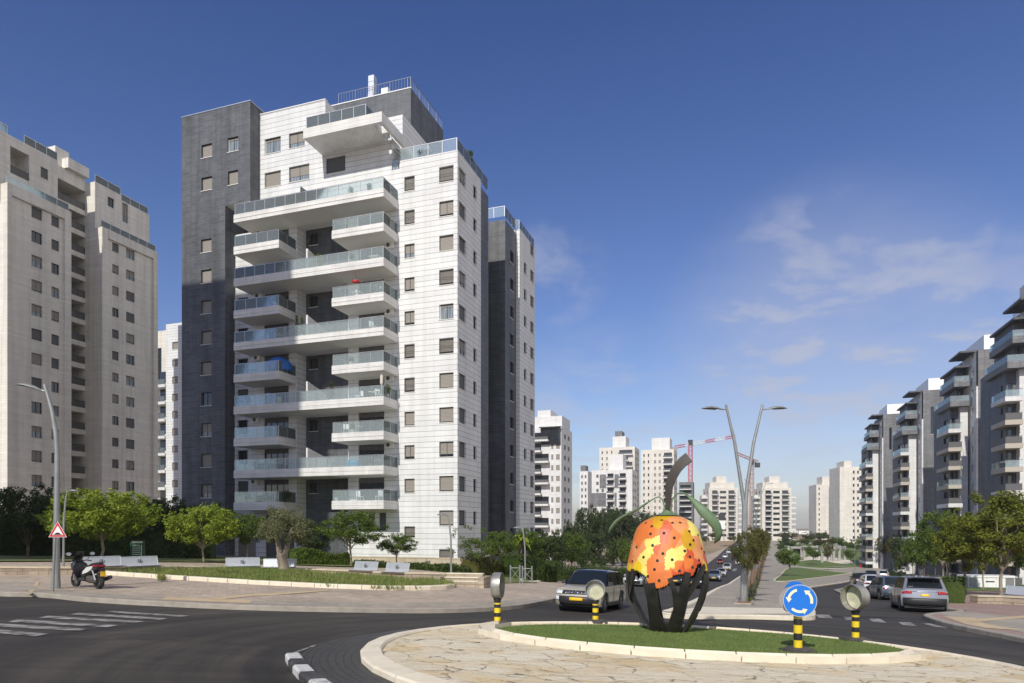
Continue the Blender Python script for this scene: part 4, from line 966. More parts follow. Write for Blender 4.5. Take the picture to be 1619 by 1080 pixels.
    for p in ([(-60, 999), (-60, 993), (-10, 995.5), (80, 1003), (55, 1007), (-10, 1001.5)], [(-60, 986), (-60, 982), (-10, 986), (140, 995), (125, 998.5), (-10, 991)],
              [(28, 980), (188, 989), (170, 992.5), (14, 984)], [(77, 974.3), (230, 983), (214, 986), (62, 977.3)], [(125, 969.5), (268, 978.3), (255, 981), (112, 972)], [(180, 966.5), (300, 974), (288, 976), (168, 968.5)],
              [(1290, 972), (1311, 972.5), (1317, 978), (1294, 977)], [(1333, 975.5), (1352, 976), (1360, 981.5), (1338, 981)], [(1374, 978.5), (1392, 979), (1402, 985), (1380, 984)], [(1420, 984), (1440, 984.5), (1450, 990.5), (1428, 989)], [(1456, 985.5), (1470, 986), (1500, 993.5), (1480, 992)],
              [(451, 1039), (470, 1030), (499, 1020), (501, 1021.5), (474, 1031.5), (455, 1041)], [(522, 1013.5), (560, 1007.5), (562, 1008.5), (526, 1015)], [(1160, 899), (1166, 899), (1164, 903), (1157, 903)]): stripe(p)
    # cobbled apron with painted kerb stones
    cb = PX([(474, 1041), (482, 1032), (500, 1021.5), (530, 1013), (575, 1005.5), (640, 996), (720, 1000), (650, 1012), (615, 1028), (620, 1048), (650, 1066), (720, 1090), (760, 1120), (640, 1150), (540, 1110), (505, 1082), (482, 1063)])
    sheet('cobbled_apron', cb, .02, M_cobble, 2)
    ks = PX([(451, 1044), (459, 1059), (471, 1074), (492, 1092), (545, 1130)])
    kerb('painted_kerb', ks, .24, .12, [M_white_p, M_black_p], .6)
    kerb('traffic_island_kerb', PX([(-60, 1016), (-5, 1013), (20, 1012)]), .3, .14, [M_white_p, M_black_p], .8)
    sheet('tactile_paving', PX([(262, 951), (400, 956), (394, 961), (255, 955)]), .139, M_tact, 3)
    sheet('tactile_paving', PX([(330, 953), (400, 945.5), (490, 940), (520, 938.5), (520, 940), (400, 948.5), (350, 955)]), .143, M_tact, 3)
    sheet('tactile_paving', PX([(58, 925), (64, 925), (50, 946), (41, 946)]), .139, M_tact, 3)
    sheet('paving_band', PX([(84, 940), (60, 926), (-100, 922), (-100, 936), (60, 941)]), .136, M_pavg, 3)
    sheet('paving_band', smooth(PX([(84, 944), (140, 949.5), (250, 955.5), (400, 962), (560, 965.5), (700, 966.5), (790, 962.5), (850, 954), (850, 949), (790, 956), (700, 960), (560, 959.5), (400, 957), (250, 950), (140, 943), (90, 938)]), 2, True), .135, M_pavg, 3)
ground()
L_ylw = leafmat('yellow_green_leaves', (.105, .13, .016), (.22, .24, .028))

# ---------------------------------------------------------------- vegetation
def leaves(mb, n, blobs, size, m, rr, up=.35, asp=.5):
    k = mb.mi(m); tot = sum(b[3]**2 for b in blobs)
    for (cx, cy, cz, br, fl) in blobs:
        for _ in range(int(n*br*br/tot)):
            while True:
                d = Vector((rr.uniform(-1, 1), rr.uniform(-1, 1), rr.uniform(-1, 1)))
                if .05 < d.length < 1: break
            d.normalize(); q = rr.random()**.45
            p = Vector((cx+d.x*br*q, cy+d.y*br*q, cz+d.z*br*q*fl))
            nrm = (d*.7+Vector((rr.gauss(0, .5), rr.gauss(0, .5), rr.gauss(0, .5)+up))).normalized()
            a = nrm.orthogonal().normalized(); a.rotate(Matrix.Rotation(rr.uniform(0, 6.28), 3, nrm)); b = nrm.cross(a)
            s = size*rr.uniform(.6, 1.3); i = len(mb.v)
            mb.v += [tuple(p-a*s), tuple(p+b*s*asp-nrm*s*.15), tuple(p+a*s), tuple(p-b*s*asp-nrm*s*.15)]
            mb.f.append((i, i+1, i+2, i+3)); mb.m.append(k)
def limb(mb, a, b, r0, r1, m, rr, wob=.08, n=5, sides=7):
    a, b = Vector(a), Vector(b); L = (b-a).length; P = []
    for i in range(n+1):
        t = i/n; p = a.lerp(b, t)+Vector((rr.uniform(-1, 1), rr.uniform(-1, 1), 0))*wob*L*(1 if 0 < i < n else 0); P.append(p)
    mb.tube(P, [r0+(r1-r0)*i/n for i in range(n+1)], m, sides)
HIDE = []
def make_tree(name, H, cr, hb, nb, nl, ls, lm, bm, seed, tr=.09, fl=.7, shape='round', lean=0., br=.42, spread=1.):
    """tree prototype with its base at the origin; H height, cr crown radius, hb height where the crown starts"""
    rr = random.Random(seed); root = thing(name, 'tree', 'tree'); tm = MB(); blobs = []
    cz = (H+hb)/2; hz = (H-hb)/2
    for i in range(nb):
        while True:
            x, y, z = rr.uniform(-1, 1), rr.uniform(-1, 1), rr.uniform(-1, 1)
            if .25 < x*x+y*y+z*z < 1: break
        wdt = 1. if shape == 'round' else (1-.55*max(0, z))*(.75+.25*min(1, 1+z))
        if shape == 'flat': z = z*.6+.2*(1-(x*x+y*y))
        b_ = cr*rr.uniform(br*.6, br)
        blobs.append((x*(cr-b_*.7)*wdt*spread+lean*(cz), y*(cr-b_*.7)*wdt, cz+z*(hz-b_*fl*.6), b_, fl))
    for i in range(int(nb*1.3)):
        a = rr.uniform(0, 6.28); e = rr.uniform(-.7, 1.3); q = rr.uniform(.86, 1.12); b_ = cr*rr.uniform(.07, .15)
        blobs.append((cos(a)*cos(e)*cr*q*spread*.95, sin(a)*cos(e)*cr*q*.95, cz+sin(e)*hz*q, b_, 1.0))
    top = (lean*hb, 0, hb+.25*(H-hb))
    limb(tm, (0, 0, -.3), top, tr, tr*.65, bm, rr, .03)
    for bb in blobs[:min(nb, 16)]:
        if rr.random() < .85: limb(tm, (top[0]*.9, 0, hb*rr.uniform(.75, 1.15)), (bb[0]*.8, bb[1]*.8, bb[2]), tr*.45, tr*.12, bm, rr, .07, 4, 5)
    tm.build('trunk', root, smooth=60)
    cm = MB(); leaves(cm, nl, blobs, ls, lm, rr); cm.build('crown', root)
    return root
PROTO = {}
def proto(key, *a, **k):
    PROTO[key] = [make_tree(*a, seed=s, **k) for s in (3, 11)]; PROTO[key+'#'] = [0, k.get('H', a[1])]
USED = {}
def plant(key, px, D, top, w, label, group=None, dx=0, base=None, var=None):
    if base is not None: X, Y = gp(px, base)
    else: X, Y = (px-CX)/F*D, D
    g = G(X, Y)+.12; Hn = (HY-top)/F*Y-g
    P, (H0, cr0) = TREES[key]; i = (USED.get(key, 0) if var is None else var) % len(P); n = USED.get((key, i), 0)
    USED[key] = USED.get(key, 0)+1; USED[(key, i)] = n+1
    s = (w/F*Y/(2*cr0)); sc_ = (s, s, Hn/H0); rz = rnd.uniform(0, 6.28) if key not in ('olive',) else 0
    if n == 0:
        o = P[i]; o.location = (X, Y, g); o.rotation_euler = (0, 0, rz); o.scale = sc_; o['label'] = label
        if group: o['group'] = group
        return o
    return copy_thing(P[i], (X, Y, g), rz, sc_, label, group)
TREES = {
 'bright': ([make_tree('street_tree', 5, 3.2, 1.5, 60, 12000, .115, L_bright, M_barkp, s, .10, .75, 'round', br=.27) for s in (1, 2)], (5, 3.2)),
 'green': ([make_tree('street_tree', 5, 2.4, 1.9, 36, 7500, .095, L_mid, M_barkp, s, .09, .7, br=.31) for s in (3, 4)], (5, 2.4)),
 'dark': ([make_tree('dark_tree', 6, 3.0, 1.2, 38, 9000, .12, L_dark, M_bark, s, .13, .8, br=.32) for s in (5, 6)], (6, 3.0)),
 'dry': ([make_tree('slender_tree', 5, 1.7, 2.3, 26, 4200, .085, L_dry, M_bark, s, .06, .9, br=.33) for s in (7, 8)], (5, 1.7)),
 'sparse': ([make_tree('sapling', 5, 2.4, 1.5, 15, 2600, .085, L_mid, M_barkp, 9, .06, .6, br=.3)], (5, 2.4)),
 'small': ([make_tree('park_tree', 4, 1.9, 1.4, 12, 2200, .13, L_mid, M_bark, s, .08, .75) for s in (12, 13, 14)], (4, 1.9)),
 'smalldark': ([make_tree('park_tree', 4, 1.9, .8, 12, 2400, .14, L_dark, M_bark, s, .08, .8) for s in (15, 16)], (4, 1.9)),
 'ylw': ([make_tree('tall_tree', 7, 2.6, 2.0, 52, 13000, .11, L_ylw, M_barkp, s, .11, .8, 'cone', br=.3) for s in (17,)], (7, 2.6)),
}
def olive():
    rr = random.Random(5); X, Y = gp(450, 909); g = G(X, Y)+.12
    root = thing('olive_tree', 'gnarled olive tree with forked pale trunk on the grass verge', 'tree', (X, Y, g))
    tm = MB(); u = Y/F
    def pt(px, py, d=0): return ((px-450)*u, d, (HY-py)*u-g)
    tm.tube([pt(451, 914), pt(449, 900, .05), pt(447, 888), pt(445, 876, -.05)], [.42, .30, .26, .25], M_barkp, 9)
    tm.tube([pt(446, 886), pt(441, 868, .1), pt(436, 850, .25), pt(432, 835, .3)], [.20, .16, .10, .04], M_barkp, 7)
    tm.tube([pt(449, 884), pt(455, 866, -.1), pt(459, 850, -.2), pt(464, 835, -.2)], [.18, .13, .09, .04], M_barkp, 7)
    tm.tube([pt(446, 882), pt(444, 862, -.2), pt(441, 840, -.5), pt(445, 825, -.6)], [.15, .11, .07, .03], M_barkp, 7)
    tm.tube([pt(447, 880), pt(452, 862, .4), pt(456, 840, .8), pt(455, 825, .9)], [.15, .11, .07, .03], M_barkp, 7)
    tm.build('trunk', root, smooth=70)
    blobs = []
    for px, py, d, r in [(425, 838, 0, 17), (438, 826, .6, 17), (452, 818, -.3, 16), (466, 824, .3, 17), (474, 838, -.3, 15), (447, 838, -1, 18), (460, 842, .9, 16), (428, 850, .3, 12), (472, 850, .2, 11), (440, 818, -.2, 12), (418, 846, -.3, 9), (478, 828, .4, 9), (450, 828, 1.2, 15)]:
        p = pt(px, py, d); blobs.append((p[0], p[1], p[2], r*u, .9))
    cm = MB(); [blobs.append((b_[0]+rr.uniform(-1, 1)*b_[3]*1.2, b_[1]+rr.uniform(-1, 1)*b_[3], b_[2]+rr.uniform(-.8, 1.1)*b_[3]*1.1, b_[3]*rr.uniform(.25, .45), 1.2)) for b_ in list(blobs) for _ in range(4)]; leaves(cm, 11000, blobs, .07, L_olive, rr, .2, .28); cm.build('crown', root)
olive()
GL = 'trees in the garden behind the seat wall'
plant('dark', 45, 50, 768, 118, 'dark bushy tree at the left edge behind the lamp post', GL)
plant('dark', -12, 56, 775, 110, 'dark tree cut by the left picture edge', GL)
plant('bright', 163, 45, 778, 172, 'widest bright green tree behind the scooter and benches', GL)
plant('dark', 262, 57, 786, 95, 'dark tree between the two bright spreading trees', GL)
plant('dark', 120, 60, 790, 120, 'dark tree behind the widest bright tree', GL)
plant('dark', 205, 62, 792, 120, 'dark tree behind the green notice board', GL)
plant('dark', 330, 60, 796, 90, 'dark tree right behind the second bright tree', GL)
plant('bright', 322, 46, 802, 112, 'bright green spreading tree just left of the bench pair by the olive', GL)
plant('green', 392, 49, 812, 78, 'green tree with a slanting thin trunk left of the olive', GL)
plant('dark', 497, 55, 822, 58, 'dark glossy bush-like tree between the olive and the right garden tree', GL)
plant('green', 555, 48, 811, 104, 'light green tree above the bench pair nearest the steps', GL)
plant('green', 628, 50, 843, 62, 'bushy dark green shrub tree before the large block base', GL)
plant('sparse', 750, 44, 833, 92, 'sparse sapling with pale trunk at the corner of the large block', GL)
plant('green', 792, 56, 842, 62, 'low rounded tree right of the sparse sapling', GL)
G2 = 'trees between the blocks and the left road'
for px, D, top, w, k, l in [(830, 62, 836, 58, 'green', 'tree behind the slim lamp post at the bicycle rails'), (868, 68, 838, 66, 'dark', 'dark round tree left of the white street saplings'), (905, 72, 845, 56, 'green', 'green tree over the parked cars behind the hedge'),
                            (850, 84, 840, 66, 'dark', 'dark tree at the foot of the stacked balcony tower'), (890, 96, 838, 70, 'small', 'brownish green tree farther behind the hedge'), (930, 70, 858, 40, 'smalldark', 'small dark tree behind the hedge near the beige car'),
                            (800, 90, 846, 50, 'dark', 'dark tree in the gap behind the slate wing')]:
    plant(k, px, D, top, w, l, G2)
plant('sparse', 920, 52, 853, 52, 'pale stemmed street sapling on the lawn behind the beige car', G2, base=908)
plant('green', 984, 58, 851, 42, 'small street tree on the lawn just left of the fruit sculpture', G2, base=905)
for i, (px, D, top, w) in enumerate([(928, 150, 800, 50), (950, 170, 806, 46), (985, 175, 806, 60), (1010, 180, 808, 50), (965, 190, 800, 50), (905, 160, 822, 40), (1030, 190, 812, 40)]):
    plant('dark', px, D, top, w, 'dense dark tree of the clump below the chequered white block', 'dark clump left of the fruit sculpture')
for i, (px, base, top, w) in enumerate([(1182, 957, 842, 50), (1189, 946, 836, 50), (1194, 934, 836, 42), (1199, 921, 837, 34), (1202, 909, 838, 26), (1206, 898, 839, 24), (1208, 888, 840, 22), (1210, 879, 841, 18), (1211, 872, 842, 16)]):
    plant('dry', px, 0, top, w, ['nearest olive brown tree of the median strip behind the double lamp', 'second tree of the median strip', 'third tree of the median strip', 'fourth tree of the median strip', 'fifth tree of the median strip', 'sixth tree of the median strip', 'seventh tree of the median strip', 'eighth tree of the median strip', 'last tree of the median strip'][i], 'trees in the median strip', base=base)
GP = 'small trees in the park'
for px, base, top, w, k, l in [(1249, 912, 862, 46, 'small', 'nearest park tree, leaning crown above the blue round sign'), (1286, 894, 862, 30, 'small', 'park tree with round dense crown before the pergola'), (1309, 903, 858, 18, 'dry', 'slender park tree standing before the pergola pillars'),
                               (1265, 882, 855, 26, 'smalldark', 'dark round park tree left of the pergola'), (1234, 872, 858, 16, 'small', 'low tree by the walkway side of the park'), (1345, 892, 866, 22, 'small', 'small round tree right of the pergola'),
                               (1335, 880, 848, 30, 'small', 'park tree behind the pergola end'), (1362, 884, 846, 34, 'small', 'broad park tree above the red hydrant'), (1383, 892, 850, 28, 'dry', 'thin park tree beside the right road bend'),
                               (1398, 900, 848, 30, 'dry', 'slender kerbside tree behind the dark cars'), (1416, 905, 846, 32, 'dry', 'slender kerbside tree above the silver car roof')]:
    plant(k, px, 0, top, w, l, GP, base=base)
for i in range(34):
    px = rnd.uniform(1216, 1420); base = rnd.choice([858, 862, 867, 873]); top = base-rnd.uniform(12, 20)
    plant(rnd.choice(['small', 'smalldark', 'small', 'dry']), px, 0, top, rnd.uniform(13, 24), 'small distant tree among the many across the back of the park', 'distant trees at the back of the park', base=base)
for i in range(16):
    px = rnd.uniform(1100, 1170); base = rnd.choice([852, 856, 862]); top = base-rnd.uniform(10, 16)
    if 1120 < px < 1165 and base > 858: px = 1108
    plant(rnd.choice(['smalldark', 'dry']), px, 0, top, rnd.uniform(10, 18), 'small distant tree along the far left side of the road', 'distant roadside trees left of the road', base=base)
for i in range(14):
    px = rnd.uniform(850, 1000); plant(rnd.choice(['small', 'dry', 'smalldark']), px, rnd.uniform(100, 150), rnd.uniform(846, 856), rnd.uniform(18, 34), 'low tree on the dry slope beyond the hedge', 'low trees on the dry slope')
GR = 'trees along the right pavement'
plant('ylw', 1583, 52, 781, 135, 'tall yellow green tree nearest to the white utility box', GR)
plant('ylw', 1527, 58, 814, 92, 'rounded yellow green tree with thin trunk left of the utility box', GR)
plant('green', 1492, 66, 812, 90, 'broad green tree behind the roof of the silver car', GR)
plant('green', 1455, 78, 846, 52, 'green tree beside the white van on the right road', GR)
plant('green', 1622, 60, 842, 70, 'green tree cut by the right picture edge', GR)
plant('ylw', 1555, 75, 830, 60, 'tree filling the gap between the two yellow green trees', GR)
plant('dark', 1640, 80, 820, 70, 'dark tree at the far right behind the others', GR)
for i in range(10):
    plant(rnd.choice(['small', 'smalldark']), 1425+i*18, 120+rnd.uniform(-15, 20), rnd.uniform(838, 848), 34, 'tree in the line at the foot of the slate towers', 'tree line below the slate towers')
plant('smalldark', 1418, 62, 886, 20, 'small dark bush on a bare stem between the cars', GR)
def hedge(label, P, w, h, m, n, ls=.07, name='hedge', cat='hedge', seed=1, core=True):
    rr = random.Random(seed); Q = resample(P, .5); root = thing(name, label, cat, (Q[0][0], Q[0][1], G(*Q[0]))); ox, oy, oz = root.location
    mb = MB(); k = mb.mi(m); Rg = []
    for i, q in enumerate(Q):
        a, b = Q[max(0, i-1)], Q[min(len(Q)-1, i+1)]; d = Vector((b[0]-a[0], b[1]-a[1])).normalized(); nx, ny = -d.y, d.x; g = G(*q); hh = h*(.86+.1*sin(i*.9)+.08*sin(i*.37+2)); ww = w*(.92+.1*sin(i*.6))
        Rg.append([(q[0]+nx*s*ww-ox, q[1]+ny*s*ww-oy, g+z*hh-oz) for s, z in ((-.42, 0), (-.44, .6), (-.3, .86), (.3, .86), (.44, .6), (.42, 0))])
    mb.rings(Rg, m)
    per = max(1, n//max(1, len(Q)-1))
    for i in range(len(Q)-1):
        for _ in range(per):
            t = rr.random(); s = rr.uniform(-.5, .5); z = rr.uniform(0, 1)
            if rr.random() < .6: s = rr.choice((-.47, .47))*rr.uniform(.92, 1.08)
            else: z = rr.uniform(.8, 1.02)
            A, B = Rg[i], Rg[i+1]; hh = (A[2][2]-A[0][2])/.86
            c0 = [(A[0][j]+A[5][j])/2 for j in range(3)]; e0 = [(A[5][j]-A[0][j])/.84 for j in range(3)]; c1 = [(B[0][j]+B[5][j])/2 for j in range(3)]
            p = Vector([c0[j]*(1-t)+c1[j]*t+e0[j]*s for j in range(3)]); p.z += z*hh+rr.uniform(-.05, .1)
            nr = Vector((rr.gauss(0, 1), rr.gauss(0, 1), rr.gauss(.4, 1))).normalized(); a = nr.orthogonal().normalized(); a.rotate(Matrix.Rotation(rr.uniform(0, 6.28), 3, nr)); b = nr.cross(a); sz = ls*rr.uniform(.6, 1.4)
            q = len(mb.v); mb.v += [tuple(p-a*sz), tuple(p+b*sz*.5), tuple(p+a*sz), tuple(p-b*sz*.5)]; mb.f.append((q, q+1, q+2, q+3)); mb.m.append(k)
    mb.build('foliage', root); return root
def L2(pts): return [((px-CX)/F*D, D) for px, D in pts]
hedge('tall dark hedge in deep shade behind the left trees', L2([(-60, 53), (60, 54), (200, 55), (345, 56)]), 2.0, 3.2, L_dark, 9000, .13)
hedge('bright clipped hedge right of the olive tree behind the wall', L2([(462, 47), (500, 48), (560, 49)]), 1.4, 1.25, L_mid, 4500)
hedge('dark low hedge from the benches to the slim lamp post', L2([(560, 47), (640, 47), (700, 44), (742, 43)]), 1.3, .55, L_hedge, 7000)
hedge('shrubs along the dark wall right of the sapling', L2([(742, 44), (775, 46), (806, 50)]), 1.6, 1.3, L_dry, 4000)
hedge('rounded hedge with yellowish top behind the bicycle rails', L2([(806, 46), (835, 47), (866, 50)]), 2.6, 1.75, L_hedge, 7000)
hedge('long clipped hedge behind the beige car and lawn', L2([(862, 55), (910, 58), (955, 62), (990, 68)]), 2.2, 1.7, L_hedge, 9000)
hedge('rust tinged hedge behind the silver car', L2([(1432, 42), (1465, 41), (1497, 39)]), 2.0, 1.5, L_red, 6000)
hedge('green hedge end right of the silver car', L2([(1484, 38), (1504, 37)]), 1.8, 1.5, L_hedge, 2500)
hedge('low planting along the median strip', PX([(1182, 955), (1193, 930), (1201, 905), (1208, 880)]), .7, .4, L_dry, 2500, .06)
def palm():
    X, Y = at(823, 60)[:2]; g = G(X, Y); root = thing('palm_tree', 'small pale green palm rising beside the slate wing base', 'palm tree', (X, Y, g))
    mb = MB(); H = (HY-846)/F*Y-g
    mb.tube([(0, 0, -.2), (0, 0, H*.9)], [.2, .16], M_bark, 8); mb.build('trunk', root)
    mb = MB(); rr = random.Random(3)
    for i in range(22):
        a = rr.uniform(0, 6.28); el = rr.uniform(-.2, 1.2); Lr = 1.3; prev = None
        for k in range(9):
            t = k/8; r = Lr*t*cos(el); z = H*.9+Lr*t*sin(el)-.7*t*t*Lr; p = Vector((cos(a)*r, sin(a)*r, z)); w = .24*sin(pi*min(1, t*.9+.1)); n = Vector((-sin(a), cos(a), -.3))*w
            if prev: mb.face((prev[0]-prev[1], p-n, p, prev[0]), L_bright); mb.face((prev[0], p, p+n*Vector((1, 1, -1)), prev[0]+prev[1]*Vector((1, 1, -1))), L_bright)
            prev = (p, n)
    mb.build('fronds', root)
palm()

# ---------------------------------------------------------------- walls, steps, benches
M_cope = m_noisy('tan_coping_stone', (.58, .49, .36), (.48, .40, .29), 2.2, .8)
def wall(label, P, t, h, m, cap=None, name='stone_wall', top=None, hf=None):
    root = thing(name, label, 'wall', (P[0][0], P[0][1], G(*P[0]))); ox, oy, oz = root.location
    def strip(t0, t1, z0, z1, mm, nm):
        mb = MB(); Q = resample(P, 1.5)+[P[-1]]; Rg = []
        for i, q in enumerate(Q):
            a, b = Q[max(0, i-1)], Q[min(len(Q)-1, i+1)]; d = Vector((b[0]-a[0], b[1]-a[1])).normalized(); nx, ny = -d.y, d.x; g = G(*q); zf = (hf(q)-h if hf else 0)
            Rg.append([(q[0]+nx*s-ox, q[1]+ny*s-oy, (g+(z+zf if z > 0 else z) if top is None or z < 0 else top+z)-oz) for s, z in ((t0, z0), (t0, z1), (t1, z1), (t1, z0))])
        mb.rings(Rg, mm); mb.build(nm, root)
    strip(0, t, -.3, h, m, 'wall_body'); strip(-.04, t+.04, h+.002, h+.07, cap or M_cope, 'coping')
    return root
SW = smooth(PX([(-120, 914), (0, 914), (110, 913.5), (200, 910), (320, 906), (450, 907), (540, 911), (620, 917), (706, 926)]), 4)
def SWH(q): return interp(CX+F*q[0]/q[1], [0, 110, 200, 320, 450, 540, 620, 706], [.43, .42, .36, .30, .24, .27, .32, .54])
wall('long low tan stone seat wall curving behind the grass verge', SW, .45, .4, M_wallst, hf=SWH)
wall('high cream garden wall in front of the large white block', L2([(478, 56), (560, 55.5), (650, 54), (751, 51)]), .25, 1.0, M_wallpl, top=-3.36)
wall('short dark faced side wall running back from the cream garden wall', L2([(751, 51), (790, 62)]), .25, 1.0, M_slate2, top=-3.36)
def steps():
    X, Y = gp(728, 931); g = G(X, Y); root = thing('stone_steps', 'three stone steps at the right end of the seat wall', 'steps', (X, Y, g), -.2)
    for i in range(3): mb = MB(); mb.box(-.9, .9, i*.38, i*.38+.37, 0, .32+.16*i, M_wallst); mb.box(-.9, .9, i*.38-.02, i*.38+.37, .322+.16*i, .36+.16*i, M_kerbc); mb.build('step', root)
    for s in (-1, 1): mb = MB(); mb.box(s*1.05-.14, s*1.05+.14, -.2, 1.3, 0, .55, M_wallst); mb.build('side_wall', root)
steps()
def bench(px, W, label, P=None, rz=None, zoff=None, group='silver benches on the seat wall', D=None):
    if P is None:
        best = min(SW, key=lambda q: abs(CX+F*q[0]/q[1]-px)); i = SW.index(best); a, b = SW[max(0, i-1)], SW[min(len(SW)-1, i+1)]; rz = atan2(b[1]-a[1], b[0]-a[0]); X, Y = best
        # interpolate along the wall
        for p, q in zip(SW, SW[1:]):
            u, v = CX+F*p[0]/p[1], CX+F*q[0]/q[1]
            if u <= px <= v: t = (px-u)/(v-u); X = p[0]+(q[0]-p[0])*t; Y = p[1]+(q[1]-p[1])*t
    else: X, Y = P
    zoff = SWH((X, Y))+.0 if zoff is None else zoff
    g = G(X, Y)+zoff+.01; w = W*Y/F/2; root = thing('bench', label, 'bench', (X, Y, g), rz, group)
    def slab(nm, y0, y1, z0, z1, n=14):   # perforated sheet drawn as slats
        mb = MB(); 
        for i in range(n):
            t0, t1 = i/n, (i+.8)/n
            a = Vector((0, y0+(y1-y0)*t0, z0+(z1-z0)*t0)); b = Vector((0, y0+(y1-y0)*t1, z0+(z1-z0)*t1)); nn = Vector((0, -(z1-z0), (y1-y0))).normalized()*.012
            i0 = len(mb.v)
            mb.face([(-w, a.y, a.z), (w, a.y, a.z), (w, b.y, b.z), (-w, b.y, b.z)], M_steelp)
            mb.face([(-w, b.y-nn.y, b.z-nn.z), (w, b.y-nn.y, b.z-nn.z), (w, a.y-nn.y, a.z-nn.z), (-w, a.y-nn.y, a.z-nn.z)], M_steelp)
        for s in (-1, 0, 1): mb.tube([(s*w, y0, z0), (s*w, y1, z1)], .018, M_steelp, 6)
        for t in (0, 1): mb.tube([(-w, y0+(y1-y0)*t, z0+(z1-z0)*t), (w, y0+(y1-y0)*t, z0+(z1-z0)*t)], .02, M_steelp, 6)
        return mb.build(nm, root)
    slab('seat', -.18, .28, .10, .06, 9); bk = slab('backrest', .30, .42, .10, .52, 11)
    for s in (-1, 1): mb = MB(); mb.box(s*w*.8-.03, s*w*.8+.03, -.02, .3, -.02, .06, M_steelp); mb.build('leg', root)
    e = MB(); T = Matrix.Translation((0, .335, .31)) @ Matrix.Rotation(pi/2-.27, 4, 'X')
    n = 18
    for k in range(n):
        if k in (1, 2): continue
        a, b = 2*pi*k/n, 2*pi*(k+1)/n
        e.face([T @ Vector((r*cos(q), r*sin(q), .0)) for r, q in ((.09, a), (.115, a), (.115, b), (.09, b))], M_blackpl)
    e.face([T @ Vector(p) for p in ((-.05, -.04, 0), (.03, -.06, 0), (.05, .0, 0), (.0, .06, 0), (-.03, .02, 0))], M_blackpl)
    e.build('emblem', root)
M_steelp = mat('silver_painted_sheet', (.50, .53, .57), .35, .3)
for px, w, l in [(168, 58, 'silver bench directly behind the scooter'), (228, 56, 'silver bench below the green notice board'), (385, 50, 'silver bench left of the olive trunk'), (441, 50, 'silver bench partly behind the olive trunk'), (572, 48, 'silver bench under the light green garden tree'), (622, 46, 'silver bench nearest to the stone steps')]: bench(px, w, l)
RW = PX([(1546, 958), (1580, 958.5), (1619, 961), (1700, 966)])
wall('low tan stone wall under the bench at the right edge', RW, .6, .5, M_wallst)
bench(0, 60, 'silver bench on the stone wall at the right edge', P=((RW[1][0]+RW[2][0])/2+.9, (RW[1][1]+RW[2][1])/2+.3), rz=atan2(RW[2][1]-RW[1][1], RW[2][0]-RW[1][0]), zoff=.55)

# ---------------------------------------------------------------- lamps and signs
def head(root, p, d, L=1.05, name='lamp_head'):
    """leaf shaped street lantern, from p outwards in direction d"""
    mb = MB(); d = Vector(d).normalized(); s = d.cross(Vector((0, 0, 1))).normalized(); u = s.cross(d); Rg = []
    for t, w, h in ((0, .04, .03), (.15, .07, .05), (.3, .13, .08), (.55, .19, .10), (.8, .17, .07), (.95, .08, .03), (1, .02, .01)):
        c = Vector(p)+d*L*t+u*.05*sin(pi*t); Rg.append([c+s*w*cos(q)+u*(h*max(0, sin(q)) - .02*max(0, -sin(q))) for q in [2*pi*k/12 for k in range(12)]])
    mb.rings(Rg, M_galv); o = mb.build(name, root, smooth=50)
    mb = MB(); c = Vector(p)+d*L*.62-u*.0; mb.face([c+d*a*.3+s*b*.13-u*.012 for a, b in ((-1, -1), (1, -.8), (1, .8), (-1, 1))], M_lens); mb.build('lamp_glass', o)
def pole_lamp():
    X, Y = gp(90, 937); g = G(X, Y)+.13; u = Y/F; root = thing('street_lamp', 'curved grey street lamp behind the triangular sign', 'street lamp', (X, Y, g))
    P = lambda px, py, d=0: ((px-90)*u, d, (HY-py)*u-g)
    mb = MB(); mb.tube([P(90, 937), P(90, 860), P(91, 760), P(91, 715), P(89, 685), P(83, 650), P(76, 625), P(71, 608)], [.12, .11, .095, .085, .08, .07, .06, .055], M_galv, 12); mb.build('pole', root, smooth=60)
    mb = MB(); mb.tube([P(72, 619), P(66, 617)], .035, M_galv, 8); mb.build('bracket', root); head(root, P(68, 618), (-1, 0, .22), 1.0)
    mb = MB(); mb.lathe([(.2, 0), (.2, .03), (.13, .05), (.13, .3)], M_galv, 14); mb.build('base_collar', root)
pole_lamp()
